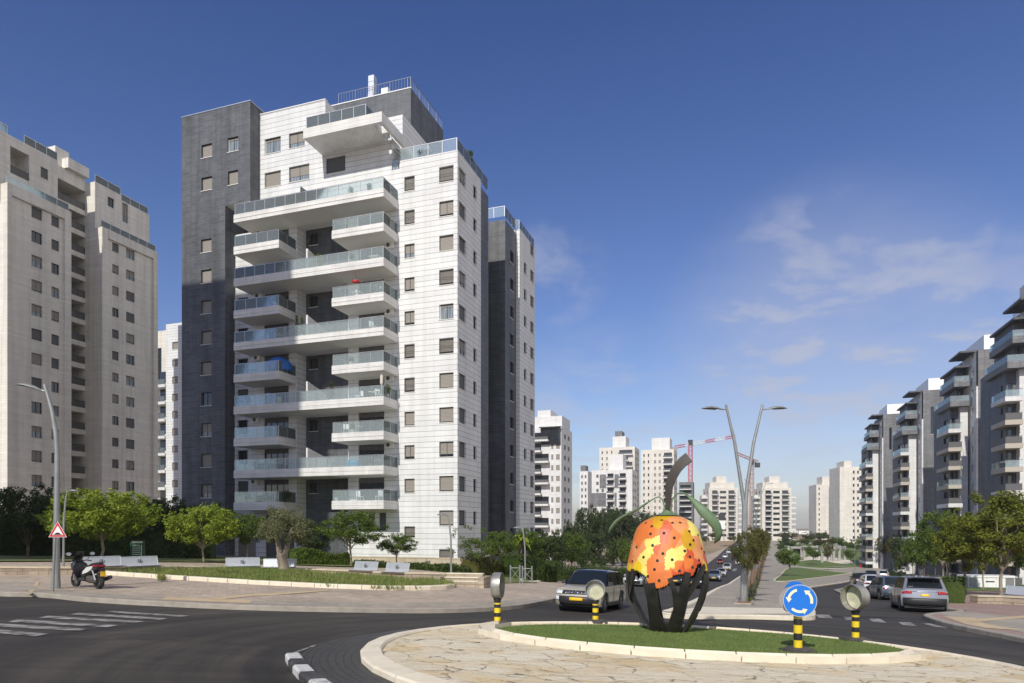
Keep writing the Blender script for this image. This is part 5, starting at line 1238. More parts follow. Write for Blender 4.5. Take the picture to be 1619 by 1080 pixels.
def tri_sign():
    X, Y = gp(84, 941); g = G(X, Y)+.13; u = Y/F; root = thing('warning_sign', 'red bordered triangular road hump sign on a grey pole', 'road sign', (X, Y, g))
    mb = MB(); mb.tube([(0, 0, 0), (.10, 0, (HY-824)*u-g)], .045, M_galv, 10); mb.build('pole', root, smooth=60)
    cz = (HY-841)*u-g; cx = .21-.0
    def tri(r, y, m, mb, cz_=cz): mb.face([(cx+r*cos(a), y, cz_+r*sin(a)) for a in (-pi/6-pi*2/3, -pi/6, pi/2)], m)
    mb = MB(); i = 0
    A = [(cx+.36*cos(a), -.06, cz+.36*sin(a)) for a in (-pi/6-pi*2/3, -pi/6, pi/2)]; mb.face(A, M_whitep); mb.face([(x, -.045, z) for x, y, z in reversed(A)], M_galv)
    for p, q in zip(A, A[1:]+A[:1]): mb.face([p, (p[0], -.045, p[2]), (q[0], -.045, q[2]), q], M_galv)
    pl = mb.build('sign_plate', root)
    mb = MB(); o = [(cx+.335*cos(a), cz+.335*sin(a)) for a in (-pi/6-pi*2/3, -pi/6, pi/2)]; n = [(cx+.22*cos(a), cz+.22*sin(a)) for a in (-pi/6-pi*2/3, -pi/6, pi/2)]
    for k in range(3): a, b = k, (k+1) % 3; mb.face([(o[a][0], -.063, o[a][1]), (o[b][0], -.063, o[b][1]), (n[b][0], -.063, n[b][1]), (n[a][0], -.063, n[a][1])], M_red)
    mb.build('red_border', pl)
    mb = MB(); P = [(cx-.14, cz-.10), (cx+.14, cz-.10), (cx+.14, cz-.085), (cx+.10, cz-.075)]+[(cx+.09*cos(a), cz-.075+.055*sin(a)) for a in [pi*k/8 for k in range(1, 8)]]+[(cx-.10, cz-.075), (cx-.14, cz-.085)]
    mb.face([(x, -.064, z) for x, z in P], M_blk); mb.build('hump_symbol', pl)
tri_sign()
def double_lamp(px, base, label, heads=True, u=None, rows=None, th=1., tops=None):
    X, Y = gp(px, base); g = G(X, Y)+.13; u = Y/F; root = thing('double_street_lamp', label, 'street lamp', (X, Y, g), 0, 'double armed street lamps on the median')
    k = rows or 1
    P = lambda dx, py, d=0: (dx*u*k, d, (HY-py)*u-g)
    t = tops or (800, 765, 700, 640)
    for s, nm in ((-1, 'pole'), (1, 'pole')):
        mb = MB(); mb.tube([P(s*2, base), P(s*1.2+1, (base+t[0])/2), P(s*1.0+2, t[0]), P(s*5+1, t[1]), P(s*15+1, t[2]), P(s*29+1, t[3])], [.115*th, .11*th, .10*th, .085*th, .075*th, .055*th], M_galv, 12); mb.build(nm, root, smooth=60)
        if heads: mb = MB(); mb.tube([P(s*27+1, t[3]+8), P(s*36+1, t[3]+7)], .03, M_galv, 8); mb.build('bracket', root); head(root, P(s*33+1, t[3]+8), (s, 0, .06), 1.05)
    mb = MB(); mb.lathe([(.26, 0), (.26, .03), (.17, .05), (.17, .25)], M_galv, 14); mb.build('base_collar', root)
double_lamp(1176, 955, 'nearest double armed street lamp on the median strip', rows=1)
double_lamp(1195, 902, 'smaller double armed lamp farther along the median', tops=(815, 800, 780, 757), rows=.62)
def small_lamp(px, base, top, s, label):
    X, Y = gp(px, base); g = G(X, Y)+.1; u = Y/F; root = thing('garden_lamp', label, 'lamp post', (X, Y, g), 0, 'slim garden lamp posts'); h = (HY-top)*u-g
    mb = MB(); mb.tube([(0, 0, 0), (s*.02, 0, h*.6), (s*.12, 0, h*.88), (s*.22, 0, h)], [.06, .05, .045, .03], M_galv, 9); mb.build('pole', root, smooth=60); head(root, (s*.2, 0, h*.96), (s, 0, .1), .6)
small_lamp(714, 916, 812, -1, 'slim lamp post in front of the garden wall corner'); small_lamp(831, 921, 833, -1, 'slim lamp post beside the bicycle rails'); small_lamp(1352, 905, 815, -1, 'thin lamp post in the park near the dark cars')
small_lamp(101, 900, 774, 1, 'farther lamp post right behind the curved street lamp')
def notice():
    X, Y = at(218, 47)[:2]; g = G(X, Y); u = Y/F; root = thing('notice_board', 'upright dark green notice board with white text lines behind a bench', 'notice board', (X, Y, g))
    h = (HY-855)*u-g; w = 11*u; mg = mat('dark_green_enamel', (.012, .085, .045), .4)
    mb = MB(); mb.box(-w, w, -.05, .05, .1, h, mg); b = mb.build('board', root)
    mb = MB(); mb.box(-w*.8, w*.8, -.053, -.051, h-.16, h-.03, M_steel); mb.build('header', b)
    mb = MB()
    for i in range(8): mb.box(-w*.7, w*(.45+.1*((i*7) % 3)), -.053, -.051, h-.32-.13*i, h-.29-.13*i, M_whitep)
    mb.box(w*.6, w*.68, -.053, -.051, h-1.3, h-.28, M_whitep); mb.build('text_lines', b)
    for s in (-1, 1): mb = MB(); mb.tube([(s*w*.7, 0, -.2), (s*w*.7, 0, .1)], .04, M_galv, 8); mb.build('leg', root)
notice()
for px, l in ((815, 'left of two steel crossed bicycle rails'), (834, 'right of two steel crossed bicycle rails')):
    X, Y = gp(px, 926); root = thing('bicycle_rail', l, 'rail', (X, Y, G(X, Y)+.13), -.15, 'steel rails by the hedge'); w = 7.5*Y/F
    for s in (-1, 1): mb = MB(); mb.tube([(s*w, 0, 0), (s*w, 0, .95)], .045, M_galv, 8); mb.lathe([(.05, .95), (.03, 1.0), (.0, 1.01)], M_galv, 8, Matrix.Translation((s*w, 0, 0))); mb.build('post', root)
    mb = MB(); mb.tube([(-w, 0, .85), (w, 0, .85)], .02, M_galv, 6); mb.tube([(-w, 0, .2), (w, 0, .85)], .015, M_galv, 6); mb.tube([(-w, 0, .85), (w, 0, .2)], .015, M_galv, 6); mb.build('cross_bars', root)

# roundabout marker posts
def put_t(px, py): # point on the raised turf
    lo, hi = 5., 60.; r = (px-CX)/F; s = (py-HY)/F
    for _ in range(50):
        m = (lo+hi)/2
        if G(r*m, m)+.115+s*m > 0: hi = m
        else: lo = m
    return r*lo, lo
def marker(px, base, ptop, label, kind, yaw):
    X, Y = put_t(px, base); g = G(X, Y)+.11; u = Y/F; root = thing('marker_post', label, 'marker post', (X, Y, g), 0, 'striped marker posts on the island')
    h = (HY-ptop)*u-g
    mb = MB(); mb.lathe([(0, 0), (.27, 0), (.27, .06), (.2, .09), (0, .09)], M_rubberf, 20, cap=False); mb.box(-.30, .30, -.20, .20, -.01, .05, M_rubberf); mb.build('foot', root)
    for i in range(6):
        z0 = .09+(h-.09)*[0, .22, .43, .68, .86, .94][i]; z1 = .09+(h-.09)*[.22, .43, .68, .86, .94, 1][i]
        mb = MB(); mb.lathe([(.082, z0), (.082, z1)], M_yel if i % 2 == 0 else M_blk, 18); mb.build('stripe', root, smooth=40)
    mb = MB(); mb.lathe([(.075, h), (.10, h+.04), (.10, h+.09), (.05, h+.1)], M_blackpl, 14); mb.build('collar', root, smooth=40)
    return root, h
def drum(root, h, r, depth, yaw, open_=True, tiltx=0):
    T = Matrix.Translation((0, 0, h+.08+r)) @ Matrix.Rotation(yaw, 4, 'Z') @ Matrix.Rotation(pi/2+tiltx, 4, 'X')
    mb = MB(); d = depth/2
    prof = [(0, -d), (r*.8, -d), (r*.96, -d*.85), (r, -d*.6), (r, d), (r-.012, d), (r-.014, -d*.3), (0, -d*.45)] if open_ else [(0, -d), (r*.8, -d), (r*.97, -d*.8), (r, 0), (r*.97, d*.8), (r*.8, d), (0, d)]
    mb.lathe(prof, M_drum, 32, T, cap=False); o = mb.build('drum_housing', root, smooth=35)
    return T, o, d
r0, h = marker(787, 987, 951, 'striped post with a drum lamp seen edge-on, left on the island', 0, 0); T, o, d = drum(r0, h, .32, .24, R(78))
mb = MB(); mb.lathe([(0, -d*.2), (.28, -d*.2), (.28, -d*.18), (0, -d*.17)], M_lens, 24, T, cap=False); mb.build('lens', o)
r0, h = marker(942, 984, 953, 'striped post with a milky round lamp in front of the beige car', 0, 0); T, o, d = drum(r0, h, .27, .2, R(-16))
mb = MB(); T2 = T @ Matrix.Translation((.045, -.07, 0)); mb.lathe([(0, d*.7), (.19, d*.7), (.19, d*.95), (0, d*1.0)], M_lens, 24, T2, cap=False); mb.build('lens', o)
r0, h = marker(1353, 1013, 970, 'striped post with an open drum lamp, rightmost on the island', 0, 0); T, o, d = drum(r0, h, .30, .30, R(-66))
mb = MB(); mb.lathe([(0, -d*.25), (.27, -d*.25), (.27, -d*.2), (0, -d*.2)], M_lens, 24, T, cap=False); mb.build('lens', o)
def round_sign():
    root, h = marker(1262, 1030, 971, 'striped post with the blue roundabout arrow sign', 0, 0); Y = root.location.y; u = Y/F
    r = 25.3*u; cz = (HY-948.5)*u-root.location.z
    yaw = R(-24)
    T = Matrix.Translation((-.06, 0.05, cz)) @ Matrix.Rotation(yaw, 4, 'Z') @ Matrix.Rotation(pi/2, 4, 'X')
    mb = MB(); mb.lathe([(0, -.13), (r*.76, -.13), (r*.85, -.10), (r*.85, .10), (0, .10)], M_drum, 40, T, cap=False); mb.build('drum_housing', root, smooth=35)
    T = Matrix.Translation((0, -.02, cz)) @ Matrix.Rotation(R(-10), 4, 'Z') @ Matrix.Rotation(pi/2, 4, 'X')
    mb = MB(); mb.lathe([(0, .12), (r, .12), (r, .135), (0, .135)], M_steelp, 48, T, cap=False); s = mb.build('sign_plate', root, smooth=35)
    mb = MB(); mb.lathe([(0, .136), (r*.955, .136), (r*.955, .138), (0, .138)], M_blue, 48, T, cap=False); mb.build('blue_face', s, smooth=35)
    for k in range(3):     # three circulating arrows
        a0 = R(72+120*k); a1 = a0+R(62); mb = MB(); n = 10; ri, ro = r*.60, r*.76; z = .1395
        pt = lambda q, rr_: T @ Vector((rr_*cos(q), rr_*sin(q), z))
        a0_, a1_ = R(-14+120*k), R(46+120*k)
        for i in range(n):
            qa, qb = a0_+(a1_-a0_)*i/n, a0_+(a1_-a0_)*(i+1)/n; mb.face([pt(qa, ri), pt(qa, ro), pt(qb, ro), pt(qb, ri)], M_arrow)
        mb.face([pt(a1_, r*.50), pt(a1_, r*.87), pt(a1_+R(24), r*.68)], M_arrow); mb.build('arrow', s)
    mb = MB(); T = Matrix.Translation((.06, .30, cz+.10)) @ Matrix.Rotation(R(8), 4, 'Z') @ Matrix.Rotation(pi/2, 4, 'X')
    mb.lathe([(0, 0), (r*.78, 0), (r*.78, .02), (0, .02)], M_blue, 40, T, cap=False); mb.build('rear_sign_plate', root, smooth=35)
round_sign()

# ---------------------------------------------------------------- the fruit sculpture
def sculpture():
    X, Y = put_t(1055, 997); g = G(X, Y)+.11; u = Y/F; al = -atan2(X, Y)
    root = thing('fruit_sculpture', 'giant painted metal prickly pear fruit on dark branching legs', 'sculpture', (X, Y, g), al)
    ZX = lambda zx: (zx-392)*.287*u*cos(al)**0; ZZ = lambda zy: (HY-(700+zy*.287))*u-g
    prof = [(397, 18), (403, 62), (415, 92), (430, 122), (450, 147), (475, 165), (500, 176), (550, 190), (600, 201), (650, 212), (700, 219), (750, 221), (800, 216), (870, 193), (950, 153), (1000, 125), (1045, 92)]
    k = .287*u
    def rad(zy): return interp(zy, [p[0] for p in prof], [p[1] for p in prof])*k
    def P(th, zy, off=0): r = rad(zy)+off; return Vector((r*sin(th), -r*cos(th), ZZ(zy)))
    def TH(zx, zy): return math.asin(max(-1, min(1, (zx-392)*k/rad(zy))))
    cols = {'A': (.62, .33, .01), 'P': (.78, .30, .11), 'K': (.62, .13, .055), 'O': (.74, .19, .035), 'Y': (.80, .55, .01), 'L': (.84, .70, .17), 'R': (.60, .085, .02)}
    ms = {c: m_noisy('enamel_'+n, tuple(v for v in cols[c]), tuple(v*.80 for v in cols[c]), 3, .5) for c, n in (('A', 'amber'), ('P', 'peach'), ('K', 'coral'), ('O', 'orange'), ('Y', 'yellow'), ('L', 'lemon'), ('R', 'vermilion'))}
    seeds = [(340, 420, 'A'), (375, 408, 'A'), (350, 450, 'A'), (430, 430, 'P'), (480, 450, 'P'), (455, 470, 'P'), (290, 450, 'O'), (262, 490, 'O'), (310, 480, 'O'), (375, 480, 'K'), (372, 530, 'K'), (385, 450, 'K'), (430, 510, 'O'), (450, 550, 'P'), (420, 540, 'O'), (490, 500, 'A'), (505, 550, 'A'), (485, 545, 'A'), (550, 540, 'P'), (530, 480, 'L'), (560, 500, 'L'), (578, 540, 'L'), (240, 540, 'O'), (220, 600, 'P'), (255, 580, 'P'),
             (300, 558, 'L'), (340, 545, 'L'), (282, 610, 'L'), (262, 640, 'L'), (250, 680, 'Y'), (190, 690, 'Y'), (222, 690, 'Y'), (268, 700, 'L'), (212, 645, 'P'), (412, 590, 'L'), (462, 590, 'L'), (432, 630, 'L'), (400, 662, 'L'), (350, 570, 'K'), (375, 570, 'O'), (440, 670, 'O'), (300, 650, 'O'), (365, 600, 'O'), (340, 640, 'O'), (310, 690, 'O'), (350, 750, 'O'), (400, 710, 'O'), (360, 690, 'O'), (320, 740, 'O'), (505, 600, 'R'), (545, 610, 'P'), (570, 580, 'P'), (590, 620, 'K'), (500, 650, 'O'), (545, 665, 'R'), (465, 690, 'R'), (430, 715, 'R'), (515, 700, 'R'), (595, 690, 'Y'), (600, 655, 'R'), (200, 640, 'O')]
    S = [(P(TH(a, b), b), c) for a, b, c in seeds]; rr = random.Random(2)
    for _ in range(60):
        th = rr.uniform(pi*.55, pi*1.45); zy = rr.uniform(405, 760); S.append((P(th, zy), rr.choice('APKOYLRO')))
    edge = [(172, 712), (200, 702), (235, 695), (262, 712), (285, 728), (296, 765), (345, 788), (385, 772), (412, 748), (420, 718), (468, 708), (522, 722), (538, 690), (552, 662), (575, 655), (584, 690), (610, 715)]
    et = [TH(a, 720) for a, b in edge]; ey = [b for a, b in edge]
    def bottom(th):
        t = (th+pi) % (2*pi)-pi
        b = interp(t, et, ey) if abs(t) <= et[-1] else 715+28*sin(t*5+1)+14*sin(t*11)
        s = (t*24/pi*2.2) % 1
        return b+ (abs(s-.5)-.25)*26
    from mathutils import noise as nzs
    mb = MB(); NT, NZ = 300, 84
    for j in range(NZ+1):
        for i in range(NT):
            th = -pi+2*pi*i/NT; b = bottom(th); t = j/NZ; zy = 398+(b-398)*t**1.15; mb.v.append(tuple(P(th, zy)))
    for m in 'APKOYLR': mb.mi(ms[m])
    for j in range(NZ):
        for i in range(NT):
            a, b = j*NT+i, j*NT+(i+1) % NT; mb.f.append((a, a+NT, b+NT, b))
            c = Vector(mb.v[a]); q = c+Vector([.085*(nzs.noise(c*7+Vector((o, 0, 0)))) + .03*nzs.noise(c*28+Vector((o, 0, 0))) for o in (0, 9, 21)])
            mb.m.append('APKOYLR'.index(min(S, key=lambda s_: (s_[0].x-q.x)**2+(s_[0].y-q.y)**2+.5*(s_[0].z-q.z)**2)[1]))
    sh = mb.build('painted_shell', root, smooth=60)
    md = sh.modifiers.new('thickness', 'SOLIDIFY'); md.thickness = .015; md.offset = -1
    mb = MB(); NT2 = 220  # black ragged band inside the hem, standing in for the shadow under the shell
    for j in range(7):
        for i in range(NT2):
            th = -pi+2*pi*i/NT2; b = bottom(th+.03)+10+10*((i*7919) % 13)/13+8*sin(i*.9); mb.v.append(tuple(P(th, 640+(b-640)*j/6, -.05)))
    mb.mi(M_black)
    for j in range(6):
        for i in range(NT2): a, b = j*NT2+i, j*NT2+(i+1) % NT2; mb.f.append((a, a+NT2, b+NT2, b)); mb.m.append(0)
    mb.build('hem_shadow_band', sh)
    mb = MB(); holes = [(280, 443), (313, 461), (364, 428), (374, 400), (420, 443), (460, 442), (376, 497), (307, 501), (429, 522), (318, 562), (232, 573), (271, 625), (210, 650), (371, 604), (343, 641), (418, 635), (328, 687), (294, 724), (352, 744), (455, 693), (508, 621), (521, 675), (528, 535), (507, 488), (510, 557), (570, 579), (553, 508), (586, 600), (425, 402), (482, 590), (556, 640)]
    pts = [(TH(a, b), b) for a, b in holes]+[(rr.uniform(pi*.5, pi*1.5), rr.uniform(420, 690)) for _ in range(34)]
    for th, zy in pts:
        p = P(th, zy, .004); t1 = (P(th+.01, zy)-P(th-.01, zy)).normalized(); t2 = (P(th, zy-3)-P(th, zy+3)).normalized(); n_ = t1.cross(t2)
        if n_.dot(Vector((p.x, p.y, .1))) < 0: n_ = -n_
        p = P(th, zy)+n_*.006
        mb.face([p+t1*.036*cos(q)+t2*.036*sin(q) for q in [2*pi*i/14 for i in range(14)]], M_black)
    mb.build('spine_holes', sh)
    M_leg = m_noisy('blackened_steel', (.020, .020, .020), (.045, .040, .034), 4, .42, metal=.3)
    def strip(nm, pts, m=M_leg, back=0, th_=.05):
        mb = MB(); Rg = []; Q = []
        for (a, b, w), (c, d, e) in zip(pts, pts[1:]):
            for i in range(5): t = i/5; Q.append((a+(c-a)*t, b+(d-b)*t, w+(e-w)*t))
        Q.append(pts[-1]); C3 = [(P(TH(a, b)+back, b), w*k/2, Vector((sin(TH(a, b)+back), -cos(TH(a, b)+back), .0))) for a, b, w in Q]
        # relax corners
        for _ in range(2): C3 = [C3[0]]+[((C3[i-1][0]+C3[i][0]*2+C3[i+1][0])/4, C3[i][1], C3[i][2]) for i in range(1, len(C3)-1)]+[C3[-1]]
        for i, (p, w, n_) in enumerate(C3):
            d = (C3[min(i+1, len(C3)-1)][0]-C3[max(i-1, 0)][0]).normalized(); s = d.cross(n_).normalized(); nn = s.cross(d).normalized()
            Rg.append([p+s*w+nn*th_*.5, p+s*w-nn*th_*.9, p-s*w-nn*th_*.9, p-s*w+nn*th_*.5])
        mb.rings(Rg, m); return mb.build(nm, root)
    legs = [[(180, 700, 32), (180, 770, 30), (192, 850, 30), (224, 940, 30), (262, 1000, 32), (305, 1044, 34)], [(214, 690, 26), (207, 770, 26), (196, 830, 24), (192, 870, 18)],
            [(300, 760, 66), (318, 850, 60), (325, 930, 62), (350, 1046, 96)], [(425, 1046, 78), (433, 970, 62), (455, 890, 54), (478, 800, 44), (495, 700, 36)], [(445, 905, 40), (440, 840, 30), (425, 780, 26), (404, 730, 24)], [(468, 860, 34), (515, 790, 32), (555, 730, 30), (585, 670, 26)],
            [(602, 700, 32), (602, 780, 30), (586, 860, 30), (556, 930, 26), (515, 990, 30), (480, 1044, 36)], [(590, 740, 20), (566, 860, 18), (572, 900, 18)], [(380, 1020, 50), (372, 985, 26), (352, 950, 18), (340, 900, 14)], [(388, 1020, 50), (402, 985, 26), (425, 950, 18), (440, 900, 14)]]
    for L in legs: strip('leg', L)
    for s in (.8, 2.3, 3.2, 4.1): strip('leg', [(392, 715, 40), (392, 800, 42), (392, 900, 44), (392, 980, 50), (392, 1044, 60)], back=s+.3)
    mb = MB(); mb.lathe([(0, .0), (.42, .0), (.42, .025), (0, .025)], M_leg, 24, cap=False); mb.build('base_plate', root)
    # stem
    M_stem = m_noisy('brown_grey_steel', (.062, .050, .040), (.040, .033, .028), 5, .45, metal=.3, stretch=(1, 1, .3)); M_gr = m_noisy('green_enamel', (.10, .165, .085), (.15, .22, .125), 4, .6)
    S2 = [(399, 398, 14, .10), (399, 350, 15, .12), (399, 290, 18, .13), (405, 235, 22, .15), (421, 185, 26, .17), (448, 140, 26, .18), (476, 108, 27, .19), (508, 84, 28, .2)]
    mb = MB(); Rg = []
    for i, (a, b, w, dpt) in enumerate(S2):
        a0, b0 = S2[max(0, i-1)][:2]; a1, b1 = S2[min(len(S2)-1, i+1)][:2]; dx, dz = a1-a0, -(b1-b0); L = hypot(dx, dz); nx, nz = dz/L, -dx/L; c = Vector(((a-392)*k, 0, ZZ(b)))
        Rg.append([c+Vector((nx*w*k*s, y, nz*w*k*s)) for s, y in ((-1, -dpt*.8), (1, -dpt), (1, dpt), (-1, dpt*.8))])
    mb.rings(Rg, M_stem); mb.build('stem', root, smooth=40)
    mb = MB(); Rg = []
    for b, w in ((350, 16), (375, 22), (390, 36), (398, 62), (402, 76)): Rg.append([Vector((0.01+w*k*cos(q), w*k*sin(q), ZZ(b)+.004)) for q in [2*pi*i/16 for i in range(16)]])
    mb.rings(Rg, M_gr, cap=False); mb.build('calyx', root, smooth=60)
    def wire(nm, pts, m, rs): mb = MB(); mb.tube([((a-392)*k, d, ZZ(b)) for a, b, d in pts], rs, m, 8); return mb.build(nm, root, smooth=60)
    wire('leaf_stalk', [(414, 385, -.1), (413, 345, -.1), (420, 315, -.1), (440, 287, -.12), (465, 275, -.12), (488, 282, -.12)], M_gr, [.02]*6)
    wire('leaf_stalk', [(380, 385, -.1), (378, 350, -.1), (368, 315, -.1), (350, 299, -.1), (325, 306, -.1), (280, 336, -.12)], M_gr, [.018]*6)
    def leaf(nm, up, lo, bend):
        mb = MB(); n = len(up); R_ = []
        for i, (A, B) in enumerate(zip(up, lo)):
            r = []
            for t in (0, .25, .5, .75, 1): a, b = A[0]+(B[0]-A[0])*t, A[1]+(B[1]-A[1])*t; r.append(Vector(((a-392)*k, -.12-bend*sin(pi*i/(n-1))-.035*sin(pi*t), ZZ(b))))
            R_.append(r)
        mb.rings(R_, M_gr, closed=False, cap=False); o = mb.build(nm, root, smooth=70); md = o.modifiers.new('t', 'SOLIDIFY'); md.thickness = .02; return o
    leaf('leaf', [(478, 274), (520, 300), (560, 330), (600, 362), (640, 402), (668, 448), (680, 495), (668, 535), (642, 554)], [(480, 282), (505, 312), (530, 352), (556, 395), (590, 432), (622, 468), (640, 500), (642, 530), (638, 552)], .35)
    leaf('leaf', [(285, 330), (240, 361), (190, 386), (150, 406), (120, 425), (100, 447), (84, 470), (76, 496)], [(286, 333), (241, 365), (192, 391), (153, 412), (126, 433), (108, 454), (91, 477), (78, 497)], .12)
sculpture()

# ---------------------------------------------------------------- vehicles
def car(label, cat, loc, head_, kind, col, name='parked_car', group=None, detail=2, metal=.0, roofc=None, metallic=.35):
    K = {'suv': (4.25, 1.80, 1.60), 'bigsuv': (5.0, 1.98, 1.76), 'sedan': (4.45, 1.78, 1.46), 'hatch': (4.0, 1.74, 1.50), 'van': (4.9, 1.90, 1.95), 'pickup': (5.1, 1.80, 1.75)}[kind]
    L, Wd, H = K; pm = paint('%02d%02d%02d' % tuple(int(c*99) for c in col), col, metallic); rf = roofc or pm
    root = thing(name, label, cat, loc, head_, group)
    belt = H*(.635 if kind in ('suv', 'bigsuv') else .60) if kind != 'van' else H*.56; hl = {'suv': .26, 'bigsuv': .24, 'sedan': .27, 'hatch': .23, 'van': .14, 'pickup': .22}[kind]*L
    xf, xr = L*.5-.88, -L*.5+.85; wr = .345 if kind in ('suv', 'bigsuv', 'van', 'pickup') else .315; ar = wr+.06; gnd = .24 if 'suv' in kind else .19
    nose = belt*.86; rear_top = belt if kind != 'sedan' else belt*1.0
    out = [(-L/2+.12, gnd+.05), (-L/2+.0, .5), (-L/2+.02, .72), (-L/2+.07, rear_top-.02), (-L/2+.16, rear_top+.02), (0, belt+.01), (L/2-hl, belt+.0), (L/2-hl*.5, belt-.05), (L/2-.2, nose), (L/2-.05, nose-.14), (L/2, .5), (L/2-.04, .33), (L/2-.14, gnd)]
    def arch(c): return [(c+ar*cos(a), wr+ar*sin(a)) for a in [R(-18)+R(216)*i/9 for i in range(10)]]
    out += [p for p in arch(xf) if p[1] > gnd*.0]; out += [(xf-ar-.08, gnd), (xr+ar+.08, gnd)]; out += arch(xr)
    def fz(z): return interp(z, [.2, .45, .7, belt, belt+.1], [.955, .99, 1., .955, .93])
    ts = (-1, -.96, -.8, -.4, 0, .4, .8, .96, 1)
    def shape(x, z, t):
        if x > L*.30: x -= (.22 if kind != 'van' else .1)*abs(t)**2.4*min(1, (x-L*.30)/(L*.2))
        if x < -L*.34: x += .12*abs(t)**2.6*min(1, (-x-L*.34)/(L*.16))
        zz = z-(.05*max(0, abs(t)-.8)/.2 if z > belt*.8 else 0)
        return (x, t*Wd/2*fz(z), zz)
    mb = MB(); mb.rings([[shape(x, z, t) for x, z in out] for t in ts], pm); mb.build('body', root, smooth=32)
    mb = MB(); mb.box(-L/2+.2, L/2-.25, -Wd/2+.16, Wd/2-.16, gnd-.04, .5, M_black)
    for c in (xf, xr): mb.lathe([(ar-.015, -Wd/2+.04), (ar-.015, Wd/2-.04)], M_black, 18, Matrix.Translation((c, 0, wr)) @ Matrix.Rotation(pi/2, 4, 'X'))
    mb.build('underbody', root)
    # greenhouse
    cab = {'suv': (-.47, -.37, .10, .245), 'bigsuv': (-.48, -.40, .12, .27), 'sedan': (-.36, -.20, .08, .235), 'hatch': (-.46, -.34, .10, .27), 'van': (-.49, -.47, .22, .37), 'pickup': (-.12, -.08, .14, .28)}[kind]
    x0, x1, x2, x3 = [c*L for c in cab]; x3 = L/2-hl+.02
    def gw(z): return Wd/2*interp(z, [belt-.05, belt, H], [.93, .925, .76])
    def gs(x, z, t, off=0): 
        q = (x-.06*t*t) if x > 0 else x+.04*t*t
        e = abs(t); zz = z-(.05*max(0, (e-.75)/.25)**1.5 if z > H-.1 else 0)-(.02*t*t if z > H-.1 else 0)
        return (q, t*(gw(z)+off), zz)
    gl = [(x0, belt-.04), (x1, H-.06), (x1+.12, H-.01), ((x1+x2)/2, H), (x2-.1, H-.015), (x2, H-.05), (x3, belt-.04)]
    mb = MB(); mb.rings([[gs(x, z, t) for x, z in gl] for t in (-1, -.94, -.75, -.35, 0, .35, .75, .94, 1)], rf); cb = mb.build('cabin', root, smooth=32)
    def xz(fr, zf): # point on front/rear glass line
        a, b = ((x3, belt-.04), (x2, H-.05)) if fr else ((x0, belt-.04), (x1, H-.06)); t = (zf-a[1])/(b[1]-a[1]); return a[0]+(b[0]-a[0])*t
    def pane(nm, fr, z0, z1, tw):
        mb = MB(); s = 1 if fr else -1
        rows = [[Vector(gs(xz(fr, z), z, t))+Vector((s*.012, 0, .008)) for t in (-tw, -tw*.5, 0, tw*.5, tw)] for z in (z0, (z0+z1)/2, z1)]
        if not fr: rows.reverse()
        mb.rings(rows, M_cglass, closed=False, cap=False); mb.build(nm, root, smooth=60)
    pane('windscreen', True, belt+.02, H-.075, .88)
    pane('rear_window', False, belt+.05, H-.10, .84)
    zt_, zb_ = H-.11, belt+.02
    def sx(z, fr, m): return xz(fr, z)+(-m if fr else m)
    splits = {'suv': (.02, -.22), 'bigsuv': (.05, -.19, -.33), 'sedan': (.0, -.20), 'hatch': (.0, -.25), 'van': (.20,), 'pickup': (.05,)}[kind]
    for s in (-1, 1):
        xs = [None]+[q*L for q in splits]+['r']
        for i in range(len(xs)-1):
            fr_t = sx(zt_, True, .10) if i == 0 else xs[i]-.035; fr_b = sx(zb_, True, .12) if i == 0 else xs[i]-.035
            re_t = sx(zt_, False, .10) if xs[i+1] == 'r' else xs[i+1]+.035; re_b = sx(zb_, False, .16) if xs[i+1] == 'r' else xs[i+1]+.035
            if kind == 'van' and i == 1: continue
            if re_t > fr_t-.06: re_t = fr_t-.06
            if re_b > fr_b-.1: continue
            P = [(fr_b, zb_), (fr_t, zt_), (re_t, zt_), (re_b, zb_)]
            mb = MB(); pts = [(x, s*(gw(z)+.008), z) for x, z in P]; mb.face(pts if s > 0 else list(reversed(pts)), M_cglass); mb.build('side_window', root)
    # wheels
    for c in (xf, xr):
        for s in (-1, 1):
            T = Matrix.Translation((c, s*(Wd/2-.115), wr)) @ Matrix.Rotation(-s*pi/2, 4, 'X')
            mb = MB(); mb.lathe([(wr*.62, -.10), (wr*.93, -.105), (wr, -.07), (wr, .07), (wr*.93, .10), (wr*.66, .105), (wr*.64, .05)], M_black, 26, T, cap=False); w_ = mb.build('tyre', root, smooth=40)
            if detail > 0:
                mb = MB(); mb.lathe([(wr*.66, .09), (wr*.60, .085), (wr*.58, .02), (0, .015)], M_blackpl, 22, T, cap=False)
                for j in range(5):
                    a = 2*pi*j/5; T3 = T @ Matrix.Rotation(a, 4, 'Z'); mb.box(0, wr*.61, -.032, .032, .05, .085, M_alloy, T3)
                mb.lathe([(wr*.67, .08), (wr*.67, .098), (wr*.60, .098), (wr*.60, .08)], M_alloy, 22, T, cap=False); mb.lathe([(.06, .05), (.055, .095), (0, .095)], M_alloy, 12, T, cap=False)
                mb.build('rim', w_, smooth=30)
    # patches on the ends
    def ex(z, fr):
        pts = [p for p in (out[6:13] if fr else out[0:5])]; pts = sorted([(p[1], p[0]) for p in pts]); return interp(z, [p[0] for p in pts], [p[1] for p in pts])
